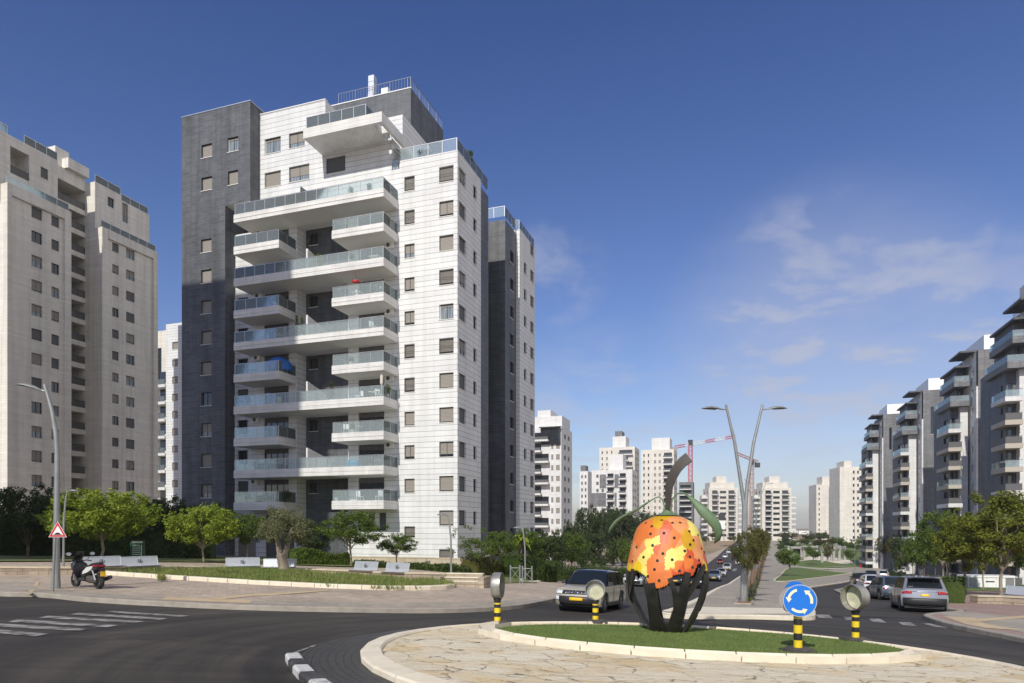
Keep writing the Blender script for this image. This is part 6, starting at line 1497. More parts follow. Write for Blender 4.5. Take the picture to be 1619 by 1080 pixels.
    def patch(nm, fr, z0, z1, t0, t1, m, off=.012, par=None, n=4, slant=0):
        mb = MB(); s = 1 if fr else -1; rows = []
        for z in (z0, z0+(z1-z0)*.25, (z0+z1)/2, z0+(z1-z0)*.75, z1):
            r = []
            for i in range(n+1):
                t = t0+(t1-t0)*i/n; zz = z+slant*abs(t)*(1); q = shape(ex(zz, fr), zz, t); r.append((q[0]+s*off, q[1], q[2]))
            rows.append(r)
        if not fr: rows.reverse()
        mb.rings(rows, m, closed=False, cap=False)
        o = mb.build(nm, par or root, smooth=60); md = o.modifiers.new('t', 'SOLIDIFY'); md.thickness = .02; md.offset = 0 if par else -1; return o
    if detail > 0:
        patch('grille', True, .68 if 'suv' in kind else .58, .82 if 'suv' in kind else .68, -.64, .64, M_blackpl, .008)
        patch('front_bumper', True, .27, .60 if 'suv' in kind else .5, -.80, .80, M_blackpl, .03)
        for s in (-1, 1):
            patch('headlight', True, nose-.20, nose-.08, s*.66, s*.95, M_lamp, .014, slant=0)
            patch('tail_light', False, belt*(.80 if kind == 'bigsuv' else .76), belt*.92, s*(.56 if kind == 'bigsuv' else .64), s*.985, M_tail, .012)
            if kind in ('suv', 'bigsuv'): patch('daytime_lamp', True, .44, .58, s*.80, s*.95, M_lamp, .016)
            mb = MB(); mb.box(x3-.38, x3-.22, s*(Wd/2+.0)-.0+(-.03 if s > 0 else -.14), s*(Wd/2)+(.14 if s > 0 else .03), belt+.0, belt+.14, pm if detail < 2 else M_blackpl); mb.build('side_mirror', root)
        patch('rear_bumper', False, gnd+.07, .70 if kind == 'bigsuv' else .52, -.93, .93, M_blackpl if 'suv' in kind else pm, .012)
        p1 = patch('number_plate', True, .44, .56, -.29, .29, M_plate, .05); p2 = patch('number_plate', False, belt*.70 if kind != 'sedan' else .5, belt*.70+.11 if kind != 'sedan' else .61, -.28 if kind != 'bigsuv' else -.17, .28 if kind != 'bigsuv' else .17, M_plate, .022)
    if detail > 1:
        for q in (-.5, -.35, -.2, 0, .2, .35, .5): patch('grille_bar', True, .71, .79, q-.025 if q else -.07, q+.025 if q else .07, M_chrome, .020, n=1)
        patch('skid_trim', True, .24, .29, -.8, .8, M_alloy, .02)
        for s in (-1, 1):
            mb = MB()
            for q in splits[:2]: mb.box(q*L-.1, q*L-.08, s*(Wd/2*1.0-.004), s*(Wd/2*1.0+.004), gnd+.14, belt-.02, M_black)
            mb.box(-L*.26, L*.20, s*Wd/2*.985-.012, s*Wd/2*.985+.014, gnd, gnd+.13, M_blackpl); mb.build('door_seam', root)
            for q in splits[:2]: mb = MB(); mb.box(q*L+.02, q*L+.20, s*(Wd/2)-.005, s*(Wd/2)+.03, belt-.18, belt-.145, pm); mb.build('door_handle', root)
            mb = MB(); mb.tube([(x1+.2, s*Wd*.34, H-.03), (x1+.35, s*Wd*.34, H+.035), (x2-.35, s*Wd*.34, H+.035), (x2-.2, s*Wd*.34, H-.03)], .018, M_blackpl, 6); mb.build('roof_rail', root)
            mb = MB()
            for c in (xf, xr):   # dark wheel arch lip
                pts = [(c+rr_*cos(a), wr+rr_*sin(a)) for rr_ in (ar-.002, ar+.055) for a in [R(-5)+R(190)*i/10 for i in range(11)]]
                for i in range(10): mb.face([(pts[j][0], s*(Wd/2*fz(pts[j][1])+.012), pts[j][1]) for j in ((i, i+1, i+12, i+11) if s > 0 else (i+11, i+12, i+1, i))], M_blackpl)
            o = mb.build('arch_trim', root)
    if kind == 'bigsuv' and detail > 1:
        patch('chrome_strip', False, belt*.90, belt*.925, -.54, .54, M_chrome, .02); patch('tailgate_crease', False, belt*.60, belt*.615, -.9, .9, M_black, .008)
        mb = MB(); mb.rings([[Vector((x0+.02+q, t*gw(H)*.9, H-.10+z-.02*t*t)) for t in (-1, -.5, 0, .5, 1)] for q, z in ((-.02, .0), (-.10, .03), (.30, .085))], pm, closed=False, cap=False); o_ = mb.build('roof_spoiler', root, smooth=60); md = o_.modifiers.new('t', 'SOLIDIFY'); md.thickness = .03
    if kind == 'pickup':
        mb = MB(); mb.box(-L/2+.1, -.14*L, -Wd/2+.05, Wd/2-.05, belt-.02, belt+.55, M_galv); mb.build('cargo_box', root)
    return root
def place_car(px, base, head_deg, *a, s=1, **k):
    X, Y = gp(px, base); z = G(X, Y)+.012
    r = car(*(a[:2]), (X, Y, z), R(head_deg), *a[2:], **k); r.scale = (s, s, s)
    # lie on the slope
    d = Vector((cos(R(head_deg)), sin(R(head_deg)))); zf = G(X+d.x*1.3, Y+d.y*1.3); zb_ = G(X-d.x*1.3, Y-d.y*1.3)
    n = Vector((-d.y, d.x)); zl = G(X+n.x*.8, Y+n.y*.8); zr = G(X-n.x*.8, Y-n.y*.8)
    r.rotation_euler = (Matrix.Rotation(R(head_deg), 3, 'Z') @ Matrix.Rotation(-atan2(zf-zb_, 2.6), 3, 'Y') @ Matrix.Rotation(atan2(zl-zr, 1.6), 3, 'X')).to_euler()
    return r
Q = 'cars queueing towards the roundabout'; QR = 'cars on the right hand road'; FR = 'cars parked far along the right road'
BK = mat('paint_black_roof', (.012, .012, .014), .25, coat=.8)
place_car(936, 964, 247, 'beige compact off-roader with black roof entering the roundabout', 'car', 'suv', (.50, .46, .37), name='driving_car', roofc=BK, s=.91)
place_car(1008, 927, 246, 'silver grey car second in the queue, left behind the sculpture', 'car', 'hatch', (.35, .36, .38), group=Q, detail=1, name='driving_car')
place_car(1072, 926, 248, 'black car seen between the sculpture legs', 'car', 'hatch', (.02, .02, .023), group=Q, detail=1, name='driving_car')
place_car(1100, 930, 249, 'dark blue car with bright headlights behind the right legs', 'car', 'sedan', (.03, .035, .05), group=Q, detail=1, name='driving_car')
place_car(1130, 919, 250, 'blue grey wagon just right of the sculpture', 'car', 'suv', (.20, .25, .32), group=Q, detail=1, name='driving_car')
place_car(1141, 911, 250, 'white car behind the blue grey wagon', 'car', 'hatch', (.65, .65, .65), group=Q, detail=1, name='driving_car')
place_car(1150, 902, 250, 'white pickup with cargo box in the queue', 'pickup', 'pickup', (.62, .61, .58), group=Q, detail=1, name='driving_truck')
place_car(1139, 891, 250, 'red car parked beside the left road', 'car', 'hatch', (.30, .015, .02), group=Q, detail=1)
place_car(1147, 882, 250, 'white parked car behind the red one', 'car', 'hatch', (.6, .6, .6), group=Q, detail=0)
place_car(1153, 875, 250, 'farther white parked van up the left road', 'van', 'van', (.62, .62, .62), group=Q, detail=0)
place_car(1168, 893, 70, 'white car driving away in the other lane', 'car', 'sedan', (.65, .65, .66), group=Q, detail=1, name='driving_car')
place_car(1167, 866, 250, 'small grey car far up the left road', 'car', 'hatch', (.3, .3, .32), group=Q, detail=0)
place_car(1217, 851, 250, 'tiny white car at the far end of the road', 'car', 'hatch', (.6, .6, .6), group=Q, detail=0)
place_car(1214, 856, 250, 'tiny dark car at the far end of the road', 'car', 'hatch', (.04, .04, .05), group=Q, detail=0)
place_car(1450, 965, 67, 'large silver off-roader seen from behind at the right pavement', 'car', 'bigsuv', (.30, .305, .315), group=QR, metallic=.6, s=.91)
place_car(1404, 948, 78, 'blue grey small car left of the silver off-roader', 'car', 'hatch', (.10, .125, .16), group=QR, detail=2)
place_car(1378, 938, 72, 'white off-roader with dark red tail lamps before the island kerb', 'car', 'suv', (.66, .66, .66), group=QR, detail=1)
place_car(1361, 928, 70, 'black off-roader with red tail lamp at the left of the group', 'car', 'bigsuv', (.016, .016, .018), group=QR, detail=1)
place_car(1376, 917, 68, 'second black car ahead of the black off-roader', 'car', 'suv', (.02, .02, .022), group=QR, detail=1)
place_car(1396, 915, 66, 'white car ahead with a dark rear window', 'car', 'hatch', (.64, .64, .64), group=QR, detail=1)
place_car(1424, 908, 66, 'white car mostly hidden behind the silver roof', 'car', 'suv', (.62, .62, .62), group=QR, detail=1)
place_car(1457, 899, 240, 'white delivery van parked under the trees on the right road', 'van', 'van', (.68, .68, .66), group=FR, detail=1)
for i, (px, b, c, l) in enumerate([(1452, 889, (.02, .02, .03), 'dark parked car just beyond the white delivery van'), (1450, 880, (.6, .6, .6), 'white car parked at the bend of the right road'), (1441, 876, (.3, .02, .02), 'dark red car parked at the bend'), (1434, 872, (.62, .62, .62), 'white car parked farther round the bend'), (1425, 869, (.6, .6, .6), 'another white car near the slate tower feet'), (1414, 867, (.25, .25, .27), 'grey car near the slate tower feet')]):
    place_car(px, b, 120+i*5, l, 'car', 'hatch', c, group=FR, detail=0)
for px, D, c, l in ((902, 74, (.04, .09, .25), 'blue car parked behind the long hedge'), (932, 78, (.6, .6, .6), 'white car parked behind the long hedge'), (880, 72, (.05, .06, .1), 'dark blue car parked behind the hedge, leftmost')):
    X = (px-CX)/F*D; car(l, 'car', (X, D, G(X, D)), R(10), 'hatch', c, group='cars parked behind the hedge', detail=1)

def scooter():
    X, Y = gp(139, 936); g = G(X, Y)+.135; root = thing('motor_scooter', 'black and white maxi scooter with red tail light parked by the lamp post', 'scooter', (X, Y, g), R(150)); root.scale = (1.0,)*3
    def wheel(nm, x, r, w):
        T = Matrix.Translation((x, 0, r)) @ Matrix.Rotation(pi/2, 4, 'X'); mb = MB(); mb.lathe([(r*.62, -w*.8), (r*.85, -w), (r*.97, -w*.6), (r, 0), (r*.97, w*.6), (r*.85, w), (r*.62, w*.8)], M_black, 28, T, cap=False); o = mb.build(nm, root, smooth=50)
        mb = MB(); mb.lathe([(r*.64, -w*.6), (r*.64, w*.6), (r*.56, w*.5), (r*.56, -w*.5)], M_blackpl, 24, T, cap=False)
        for k in range(5): mb.box(0, r*.6, -.02, .02, -.015, .015, M_alloy, T @ Matrix.Rotation(2*pi*k/5, 4, 'Z'))
        mb.lathe([(.11, w*.7), (.11, w*.75), (.06, w*.75)], M_steel, 18, T); mb.build('rim', o, smooth=30)
    wheel('front_wheel', .78, .29, .058); wheel('rear_wheel', -.75, .285, .072)
    def loft(nm, secs, m, sm=45, n=14, par=None):
        # secs: (x, zc, half height, half width)
        mb = MB(); mb.rings([[Vector((x, hw*math.copysign(abs(cos(q))**.75, cos(q)), zc+hh*math.copysign(abs(sin(q))**.75, sin(q)))) for q in [2*pi*k/n for k in range(n)]] for x, zc, hh, hw in secs], m); return mb.build(nm, par or root, smooth=sm)
    wp = paint('scooter_white', (.62, .62, .62))
    loft('tail_body', [(-.98, .86, .03, .06), (-.92, .84, .08, .12), (-.70, .78, .13, .17), (-.40, .70, .16, .18), (-.12, .62, .17, .17), (.02, .50, .12, .15)], M_blackpl)
    for s in (-1, 1):
        mb = MB(); mb.face([(x, s*.186, z) for x, z in ((-.72, .86), (-.30, .80), (-.05, .64), (-.02, .54), (-.30, .60), (-.60, .72))], wp); o = mb.build('side_panel', root); md = o.modifiers.new('t', 'SOLIDIFY'); md.thickness = .03; md.offset = 0
    loft('seat', [(-.88, .93, .03, .10), (-.75, .93, .06, .15), (-.50, .90, .055, .17), (-.38, .85, .05, .17), (-.10, .80, .055, .15), (.08, .77, .04, .09)], M_black)
    loft('floorboard', [(-.15, .36, .10, .20), (.15, .33, .07, .20), (.42, .36, .09, .18), (.5, .45, .1, .14)], M_blackpl)
    loft('centre_tunnel', [(-.1, .5, .13, .10), (.2, .48, .12, .09), (.48, .6, .14, .1)], M_blackpl)
    loft('front_fairing', [(.40, .62, .20, .22), (.50, .72, .26, .25), (.62, .80, .24, .24), (.78, .84, .16, .19), (.92, .80, .07, .10), (.97, .77, .02, .03)], M_blackpl)
    loft('nose_panel', [(.60, .86, .13, .20), (.74, .90, .13, .19), (.86, .86, .10, .14), (.955, .80, .04, .06)], wp)
    loft('leg_shield', [(.36, .58, .26, .24), (.42, .66, .30, .27), (.47, .70, .28, .26)], M_blackpl)
    loft('front_mudguard', [(.55, .50, .03, .06), (.68, .60, .03, .075), (.82, .61, .03, .075), (.98, .52, .02, .05)], M_blackpl)
    for s in (-1, 1): mb = MB(); mb.tube([(.78, s*.09, .29), (.60, s*.08, .80)], .026, M_steel, 8); mb.build('fork_leg', root)
    mb = MB(); rows = [[(.62-.10*z+.10-(z)*.18, t*(.19-.05*z), 1.0+.36*z) for t in (-1, -.5, 0, .5, 1)] for z in (0, .5, 1)]
    mb.rings([[(x+.06*(1-abs(y)/.2)**1, y, z) for x, y, z in r] for r in rows], mat('smoked_screen', (.02, .02, .022), .08), closed=False, cap=False); o = mb.build('windscreen', root, smooth=60); md = o.modifiers.new('t', 'SOLIDIFY'); md.thickness = .006
    mb = MB(); mb.tube([(.40, -.36, 1.0), (.46, -.2, 1.03), (.50, 0, 1.0), (.46, .2, 1.03), (.40, .36, 1.0)], .02, M_blackpl, 8); mb.build('handlebar', root, smooth=60)
    for s in (-1, 1):
        mb = MB(); mb.tube([(.46, s*.25, 1.03), (.50, s*.33, 1.16), (.48, s*.38, 1.24)], .011, M_blackpl, 6); mb.build('mirror_stalk', root)
        T = Matrix.Translation((.47, s*.42, 1.27)) @ Matrix.Rotation(pi/2, 4, 'Y'); mb = MB(); mb.lathe([(0, -.02), (.065, -.015), (.075, .01), (.06, .03), (0, .035)], M_blackpl, 16, T @ Matrix.Scale(1.5, 4, (0, 1, 0)), cap=False); o = mb.build('mirror', root, smooth=50)
        mb = MB(); mb.lathe([(0, -.022), (.06, -.022), (.06, -.02), (0, -.021)], M_steelp, 16, T @ Matrix.Scale(1.5, 4, (0, 1, 0)), cap=False); mb.build('mirror_glass', o)
    loft('tail_light', [(-1.0, .86, .01, .05), (-.97, .86, .045, .12), (-.88, .87, .05, .14)], M_tail)
    for s in (-1, 1): mb = MB(); mb.tube([(-.93, s*.13, .84), (-.72, s*.195, .86)], [.02, .035], M_tail, 8); mb.build('indicator', root)
    mb = MB(); mb.box(-1.03, -1.015, -.09, .09, .48, .66, M_plate); mb.build('number_plate', root)
    mb = MB(); mb.box(-1.012, -.90, -.08, .08, .45, .78, M_blackpl); mb.box(-1.0, -.55, -.05, .05, .56, .60, M_blackpl); mb.build('rear_mudguard', root)
    mb = MB(); mb.tube([(-.2, -.20, .30), (-.45, -.22, .30), (-.75, -.24, .36), (-1.05, -.26, .44)], [.03, .06, .075, .07], M_blackpl, 12); mb.build('exhaust', root, smooth=50)
    loft('engine', [(-.75, .30, .09, .11), (-.5, .34, .14, .15), (-.2, .36, .15, .15), (0, .34, .1, .12)], M_rubberf)
    for s in (-1, 1): mb = MB(); mb.tube([(-.78, s*.14, .34), (-.60, s*.15, .70)], .028, M_steel, 8); mb.build('shock_absorber', root)
    mb = MB(); mb.tube([(.05, .16, .22), (.0, .34, .0)], .014, M_steel, 6); mb.build('side_stand', root)
scooter()

# ---------------------------------------------------------------- distant furniture
def crane(label, px, D, top, jib, name='tower_crane', c1=None, w=1.1, base=842):
    X = (px-CX)/F*D; g = G(X, D); root = thing(name, label, 'crane', (X, D, g)); zt = (HY-top)/F*D-g; c1 = c1 or M_red
    def lattice(nm, A, B, w, m, seg, parts=None):
        A, B = Vector(A), Vector(B); d = (B-A).normalized(); s = d.cross(Vector((0, 1, 0))); 
        if s.length < .1: s = Vector((1, 0, 0))
        s.normalize(); t = d.cross(s); n = max(2, int((B-A).length/seg)); mb = MB(); cs = [s*w+t*w, s*w-t*w, -s*w-t*w, -s*w+t*w]
        for i in range(n):
            mm = m[int(i*len(m)/n)] if isinstance(m, list) else m
            p, q = A.lerp(B, i/n), A.lerp(B, (i+1)/n)
            for k in range(4): mb.tube([p+cs[k], q+cs[k]], .14, mm, 4); mb.tube([p+cs[k], q+cs[(k+1) % 4]], .09, mm, 4); mb.tube([p+cs[k], p+cs[(k+1) % 4]], .09, mm, 4)
        return mb.build(nm, root)
    u = D/F
    lattice('mast', (0, 0, 0), (0, 0, zt), w, c1, 3)
    a, b = jib; P = lambda px_, py: ((px_-px)*u, 0, (HY-py)*u-g)
    lattice('jib', P(*a), P(*b), w*.7, [c1, M_whitep, M_whitep, c1, M_whitep, c1] if c1 == M_red else c1, 3)
    mb = MB(); mb.box(-w*1.1, w*1.1, -w, w, zt, zt+3.2, M_frame); mb.build('operator_cab', root)
    mb = MB(); q = Vector(P(*(a if abs(a[0]-px) < abs(b[0]-px) else b))); mb.box(q.x-2, q.x+1, -1.2, 1.2, q.z-3.5, q.z-.3, M_conc if c1 == M_red else M_frame); mb.build('counterweight', root)
crane('red and white tower crane behind the fruit sculpture stem', 1092, 420, 704, ((1068, 707), (1163, 690)))
crane('orange tower crane behind the double lamp', 1189, 470, 735, ((1163, 716), (1199, 731)), c1=mat('rusty_orange_paint', (.40, .16, .08), .6))
def hoarding():
    X = (1150-CX)/F*520; root = thing('site_hoarding', 'long white building site hoarding with a yellow panel at the road end', 'hoarding', (X, 520, G(X, 520)))
    for i, (a, b, m) in enumerate([(1148, 1205, M_whitep), (1224, 1236, M_panel), (1236, 1244, M_yel), (1244, 1262, M_panel), (1263, 1284, M_whitep), (1284, 1291, M_red)]):
        x0, x1 = (a-1150)*520/F, (b-1150)*520/F; mb = MB(); mb.box(x0, x1-.1, -.1, .1, .2, 2.9+(1.2 if m == M_yel else 0), m); mb.build('panel', root)
        for k in range(2): mb = MB(); mb.box(x0+k*(x1-x0)-.15, x0+k*(x1-x0)+.15, .12, .3, -1.5, 2.6, M_galv); mb.build('post', root)
hoarding()
def billboard():
    X, Y, g = at(1142, 330); u = Y/F; root = thing('billboard', 'billboard with black and white halves left of the lamp post', 'billboard', (X, Y, g))
    z0, z1, zm = (HY-837)*u-g, (HY-812)*u-g, (HY-823)*u-g
    mb = MB(); mb.box(-6*u, 5*u, -.1, .1, z0, zm-.05, M_whitep); mb.build('lower_panel', root); mb = MB(); mb.box(-5.5*u, 5*u, -.1, .1, zm, z1, M_frame); mb.build('upper_panel', root)
    for s in (-1, 1): mb = MB(); mb.tube([(s*3*u, .2, -.5), (s*3*u, .2, z1)], .15, M_galv, 8); mb.build('post', root)
billboard()
def pergola():
    X, Y = gp(1300, 890); g = G(X, Y); root = thing('park_pergola', 'grey concrete frame pergola with many square pillars in the park', 'pergola', (X, Y, g-.3), R(-15)); h = 5.2
    cols = [(-8, 14), (-4, 14), (0, 0), (2.4, 4), (4.8, 8), (7.2, 12), (6, 18), (10, 18), (-2, 22), (2, 22)]
    for x, y in cols: mb = MB(); mb.box(x-.35, x+.35, y-.35, y+.35, -1, h, M_conc); mb.build('pillar', root)
    for (a, b) in ((0, 1), (1, 2), (2, 3), (3, 4), (4, 5), (5, 7), (7, 6), (8, 9)):
        (x0, y0), (x1, y1) = cols[a], cols[b]; L = hypot(x1-x0, y1-y0); T = Matrix.Translation((x0, y0, h)) @ Matrix.Rotation(atan2(y1-y0, x1-x0), 4, 'Z'); mb = MB(); mb.box(.36, L-.36, -.3, .3, -.9, -.2, M_conc, T); mb.build('beam', root)
pergola()
def utility():
    X, Y = gp(1568, 931); g = G(X, Y)+.13; u = Y/F; root = thing('utility_cabinet', 'wide white utility cabinet with overhanging lid on the lawn', 'utility box', (X, Y, g), R(-8)); w = 35*u; h = 19*u
    mb = MB(); mb.box(-w*.97, w*.97, 0, 2.2, 0, h*.85, M_panel); bd = mb.build('body', root)
    mb = MB(); mb.box(-w*1.04, w*1.06, -.1, 2.3, h*.852, h, M_whitep); mb.build('lid', root)
    for i in range(5): mb = MB(); x = -w*.95+i*w*.38; mb.box(x+.03, x+w*.36, -.015, -.003, .08, h*.8, M_whitep if i % 4 else M_galv); mb.build('door', root)
    mb = MB(); mb.box(-w*.25, w*.12, -.03, -.018, h*.45, h*.56, M_frame); mb.build('vent_slot', root)
utility()
def fence():
    P = [gp(px, 869) for px in (925, 945, 962, 980, 1000)]; root = thing('mesh_fence', 'pale framed mesh fence on the dry slope left of the sculpture', 'fence', (P[0][0], P[0][1], G(*P[0]))); ox, oy, oz = root.location
    for q in P: mb = MB(); mb.tube([(q[0]-ox, q[1]-oy, G(*q)-oz-.2), (q[0]-ox, q[1]-oy, G(*q)-oz+3.6)], .08, M_whitep, 6); mb.build('post', root)
    for z in (.3, 3.5):
        mb = MB()
        for a, b in zip(P, P[1:]): mb.tube([(a[0]-ox, a[1]-oy, G(*a)-oz+z), (b[0]-ox, b[1]-oy, G(*b)-oz+z)], .06, M_whitep, 5)
        mb.build('rail', root)
fence()
X, Y = gp(1361, 899); root = thing('fire_hydrant', 'small red hydrant post at the park edge', 'hydrant', (X, Y, G(X, Y)+.16)); mb = MB(); mb.lathe([(.16, 0), (.16, .08), (.1, .1), (.1, .8), (.13, .85), (.11, 1.0), (0, 1.05)], M_red, 12, cap=False); mb.build('barrel', root, smooth=40); mb = MB(); mb.tube([(-.2, 0, .65), (.2, 0, .65)], .06, M_red, 8); mb.build('outlet', root)
X, Y = gp(1373, 890); root = thing('waste_bin', 'blue waste bin on the park lawn', 'bin', (X, Y, G(X, Y)+.16)); mb = MB(); mb.lathe([(.0, .3), (.42, .3), (.5, 1.3), (0, 1.3)], mat('blue_plastic', (.03, .10, .30), .5), 14, cap=False); mb.build('body', root); mb = MB(); mb.tube([(0, 0, 0), (0, 0, .3)], .08, M_galv, 8); mb.build('post', root)

# ---------------------------------------------------------------- things on the balconies
def on_balcony(px, j, yl, long_=True):
    b = MAIN; x = b.fx(px, yl); X, Y = b.w(x, yl); return (X, Y, 2.53+j*3.15+.002)
def potted(px, j, yl, label, h, r=.25, tall=False, m=L_mid, seed=1):
    loc = on_balcony(px, j, yl); root = thing('potted_plant', label, 'potted plant', loc, 0, 'plants on the balconies'); rr = random.Random(seed)
    mb = MB(); mb.lathe([(0, 0), (.16, 0), (.2, .35), (.17, .35), (0, .32)], M_rubberf if seed % 2 else M_kerbc, 12, cap=False); mb.build('pot', root)
    mb = MB(); bl = [(0, 0, .35+(h-.35)*t, r*(1-.6*t if tall else 1), 1.3) for t in ((.15, .35, .55, .75, .9) if tall else (.5,))]; leaves(mb, 420, bl, .07, m, rr); mb.tube([(0, 0, .3), (0, 0, h*.8)], .02, M_bark, 5); mb.build('foliage', root)
for a in [(505, 7, -1.6, 'spiky plant beside the divider on the second long balcony from the top', 1.9, .5, False, L_bright, 2), (470, 5, -1.8, 'tall slim cypress pair member left on the middle long balcony', 2.4, .28, True, L_mid, 3), (478, 5, -1.8, 'tall slim cypress right of its twin on the middle long balcony', 2.1, .3, True, L_mid, 4), (492, 5, -1.5, 'leafy shrub right of the divider on the middle long balcony', 1.7, .5, False, L_mid, 5),
          (525, 3, -1.2, 'dark conifer on the third balcony level from the bottom', 2.1, .5, True, L_dark, 6), (598, 6, -2.0, 'bushy plant on the right small balcony with the red lantern', 1.2, .5, False, L_mid, 7), (532, 0, -2.2, 'yellow green plant on the lowest right balcony', 1.0, .25, False, L_bright, 8), (455, 0, -2.0, 'row of dark shrubs on the lowest left balcony', .9, .45, False, L_dark, 9),
          (612, 3, -1.7, 'plant in the right corner of the long balcony with the closed parasol', 1.3, .4, False, L_mid, 10), (406, 1, -1.8, 'dark shrub on the lowest long balcony, left part', 1.0, .4, False, L_dark, 11), (612, 8, -1.6, 'shrub at the right end of the uppermost small balcony', .9, .35, False, L_mid, 12)]: potted(*a)
for px, yl, h, l, dz in ((668, .5, 1.0, 'shrub behind the glass of the roof terrace', 34.1), (680, .6, .9, 'second shrub behind the glass of the roof terrace', 34.1)):
    X, Y = MAIN.w(MAIN.fx(px, yl), yl); root = thing('potted_plant', l, 'potted plant', (X, Y, dz+.56), 0, 'plants on the roof terrace'); mb = MB(); leaves(mb, 500, [(0, 0, .5, .5, .9)], .08, L_mid, random.Random(3)); mb.build('foliage', root); mb = MB(); mb.box(-.4, .4, -.2, .2, 0, .3, M_rubberf); mb.build('pot', root)
X, Y = MAIN.w(-.5, 3.6); root = thing('potted_plant', 'leafy plant leaning over the terrace glass at the roof corner', 'potted plant', (X, Y, 34.67), 0, 'plants on the roof terrace'); mb = MB(); leaves(mb, 700, [(0, 0, 1.1, .55, 1.2), (.2, 0, 1.6, .35, 1)], .09, L_mid, random.Random(9)); mb.build('foliage', root); mb = MB(); mb.lathe([(0, 0), (.2, 0), (.26, .5), (0, .5)], M_rubberf, 12, cap=False); mb.build('pot', root)
def chair(px, j, yl, rz, label):
    root = thing('balcony_chair', label, 'chair', on_balcony(px, j, yl), rz, 'white chairs on the balconies')
    mb = MB(); mb.box(-.25, .25, -.25, .25, .40, .45, M_whitep); mb.build('seat', root); mb = MB(); mb.box(-.25, .25, .22, .26, .46, .95, M_whitep); mb.build('backrest', root)
    for s in (-1, 1):
        for t in (-1, 1): mb = MB(); mb.box(s*.22-.02, s*.22+.02, t*.22-.02, t*.22+.02, 0, .4, M_whitep); mb.build('leg', root)
chair(462, 9, -1.8, .4, 'white chair left of the glass screen on the top long balcony'); chair(470, 9, -1.2, 1.2, 'white chair turned sideways on the top long balcony'); chair(405, 5, -1.6, .3, 'pale chair on the left of the middle long balcony'); chair(420, 5, -1.4, -1, 'pale chair near the cypress pair'); chair(590, 5, -1.8, .8, 'pale chair at the right of the middle long balcony')
chair(548, 2, -2.0, .3, 'white chair on the second small right balcony from below')
loc = on_balcony(442, 4, -1.5); root = thing('blue_canopy', 'bright blue draped canopy on a small left balcony', 'canopy', loc); mb = MB(); mb.rings([[Vector((r*cos(q)*1.3, r*sin(q), z)) for q in [2*pi*k/14 for k in range(14)]] for z, r in ((.3, 1.0), (.9, .95), (1.35, .7), (1.6, .35), (1.7, .05))], mat('blue_cloth', (.02, .13, .45), .7)); mb.build('cloth', root, smooth=60); mb = MB(); mb.tube([(0, 0, 0), (0, 0, 1.7)], .03, M_steel, 6); mb.build('pole', root)
loc = on_balcony(604, 3, -2.2); root = thing('closed_parasol', 'closed pale parasol on the long balcony below the middle', 'parasol', loc); mb = MB(); mb.tube([(0, 0, 0), (0, 0, 2.7)], .025, M_steel, 6); mb.build('pole', root); mb = MB(); mb.lathe([(.05, 1.1), (.16, 1.3), (.13, 2.0), (.05, 2.6)], M_beige, 10); mb.build('canopy', root, smooth=50)
loc = on_balcony(617, 5, -1.2); root = thing('striped_flag', 'white flag with blue stripes hung inside the balcony glass', 'flag', loc, R(72)); mb = MB(); mb.box(-.45, .45, -.01, .01, .1, 1.0, M_whitep); mb.build('cloth', root); mb = MB(); [mb.box(x-.05, x+.05, -.014, -.011, .1, 1.0, M_blue) for x in (-.33, .33)]; mb.build('stripe', root)
loc = on_balcony(563, 6, -2.2); root = thing('hanging_lantern', 'red hanging lantern above a small right balcony', 'lantern', (loc[0], loc[1], loc[2]+1.3)); mb = MB(); mb.lathe([(0, 0), (.3, .08), (.34, .17), (.3, .26), (0, .34)], M_red, 14, cap=False); mb.build('shade', root, smooth=50); mb = MB(); mb.tube([(0, 0, .3), (0, 0, 1.05)], .01, M_frame, 5); mb.build('cord', root)
for px, j, c, l in ((560, 1, (.03, .25, .45), 'bright blue storage box on the lowest long balcony'), (420, 0, (.03, .035, .045), 'dark covered grill on the lowest left balcony'), (420, 1, (.03, .03, .035), 'dark covered grill on the lowest long balcony'), (600, 1, (.06, .055, .05), 'dark garden sofa at the right of the lowest long balcony')):
    root = thing('balcony_box', l, 'box', on_balcony(px, j, -1.5), ROT, 'boxes on the balconies'); mc = mat('box_%d' % int(c[2]*1000), c, .6); mb = MB(); mb.box(-.6, .6, -.35, .35, 0, .62, mc); mb.build('body', root); mb = MB(); mb.box(-.63, .63, -.38, .38, .622, .70, mc); mb.build('lid', root)
LV = ['lowest', 'second', 'third', 'fourth', 'fifth', 'sixth', 'seventh', 'eighth', 'ninth', 'top']
def table(px, j, yl, label):
    root = thing('balcony_table', label, 'table', on_balcony(px, j, yl), ROT, 'tables on the balconies'); mb = MB(); mb.box(-.5, .5, -.35, .35, .70, .74, M_beige); mb.build('tabletop', root)
    for s in (-1, 1):
        for t in (-1, 1): mb = MB(); mb.box(s*.44-.025, s*.44+.025, t*.29-.025, t*.29+.025, 0, .70, M_frame); mb.build('leg', root)
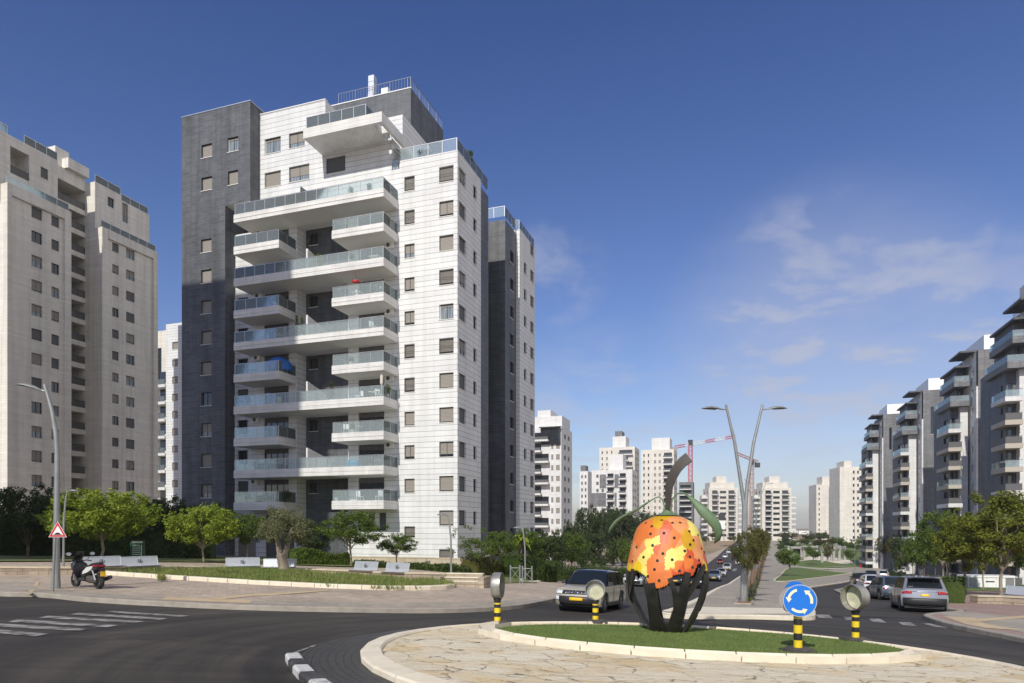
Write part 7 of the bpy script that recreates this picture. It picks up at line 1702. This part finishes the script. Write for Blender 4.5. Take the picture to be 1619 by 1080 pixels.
for j in range(10):
    side = [(400, 'left'), (430, 'left'), (560, 'right'), (590, 'right')]
    for q, (px, sd) in enumerate(side):
        if (j*3+q*5) % 4 == 0: table(px+((j*7) % 9), j, -1.4, 'small table on the %s balcony level from below, %s part near the %s' % (LV[j], sd, 'wall' if q % 2 else 'divider'))
        if (j*5+q*3) % 3 == 0: chair(px+10-((j*5) % 7), j, -1.0-.2*q, j+q*1.3, 'pale chair on the %s balcony level from below, %s part, %s one' % (LV[j], sd, 'outer' if q % 2 else 'inner'))
        if (j*7+q*11) % 5 < 2: potted(px-8+((j*3) % 8), j, -2.15, 'small plant by the glass on the %s level from below, %s part, %s one' % (LV[j], sd, 'outer' if q % 2 else 'inner'), .8+.1*(j % 4), .26, False, (L_mid, L_dark, L_bright)[(j+q) % 3], 20+j*4+q)
def aircon(px, j, label):
    b = MAIN; x = b.fx(px, 0); X, Y = b.w(x, -.02); root = thing('air_conditioner', label, 'air conditioner', (X, Y, 2.53+j*3.15+1.9), ROT, 'air conditioners on the balcony walls')
    mb = MB(); mb.box(-.42, .42, -.30, -.002, 0, .55, M_whitep); bd = mb.build('casing', root)
    mb = MB(); mb.lathe([(.20, 0), (.20, .01), (0, .012)], M_shutdark, 16, Matrix.Translation((-.1, -.302, .28)) @ Matrix.Rotation(pi/2, 4, 'X'), cap=False); mb.build('fan_grille', bd)
for j in (0, 2, 4, 6, 8): aircon(405+j, j, 'air conditioner beside the left balcony door, %s level from below' % LV[j])
for j in (1, 3, 5, 7): aircon(618, j, 'air conditioner right of the right balcony door, %s level from below' % LV[j])
# prototypes that were never planted are removed
for key, (P, _) in TREES.items():
    for i, o in enumerate(P):
        if not USED.get((key, i)):
            for c in list(o.children): bpy.data.objects.remove(c)
            bpy.data.objects.remove(o)

ORD = 'first second third fourth fifth sixth seventh eighth ninth tenth eleventh twelfth thirteenth fourteenth fifteenth sixteenth seventeenth eighteenth nineteenth twentieth'.split()+['twenty-'+w for w in 'first second third fourth fifth sixth seventh eighth ninth'.split()]+['thirtieth']+['thirty-'+w for w in 'first second third fourth fifth sixth seventh eighth ninth'.split()]
def relabel(group, phrase):
    L = sorted([q for q in bpy.data.objects if q.get('group') == group and q.get('category')], key=lambda q: q.location.x/q.location.y)
    for i, q in enumerate(L): q['label'] = ORD[i]+' from the left of '+phrase
relabel('dark clump left of the fruit sculpture', 'the dense dark trees below the chequered block')
relabel('distant trees at the back of the park', 'the tiny distant trees at the back of the park')
relabel('distant roadside trees left of the road', 'the tiny trees beside the far left road')
relabel('low trees on the dry slope', 'the low trees on the dry slope beyond the hedge')
relabel('tree line below the slate towers', 'the tree line at the foot of the slate towers')

def haze():
    mb = MB(); mb.box(-2600, 2600, -120, 3600, -16, 75, None)
    o_ = mb.build('haze'); o_['kind'] = 'stuff'; o_['label'] = 'thin pale haze in the distance'; o_['category'] = 'haze'
    m = bpy.data.materials.new('haze_air'); m.use_nodes = True; t = m.node_tree; t.nodes.clear()
    v = N(t, 'ShaderNodeVolumePrincipled'); v.inputs['Color'].default_value = (.93, .95, 1, 1); v.inputs['Density'].default_value = .00022; v.inputs['Anisotropy'].default_value = .3
    out = N(t, 'ShaderNodeOutputMaterial'); t.links.new(v.outputs[0], out.inputs['Volume'])
    o_.data.materials.clear(); o_.data.materials.append(m)
haze()
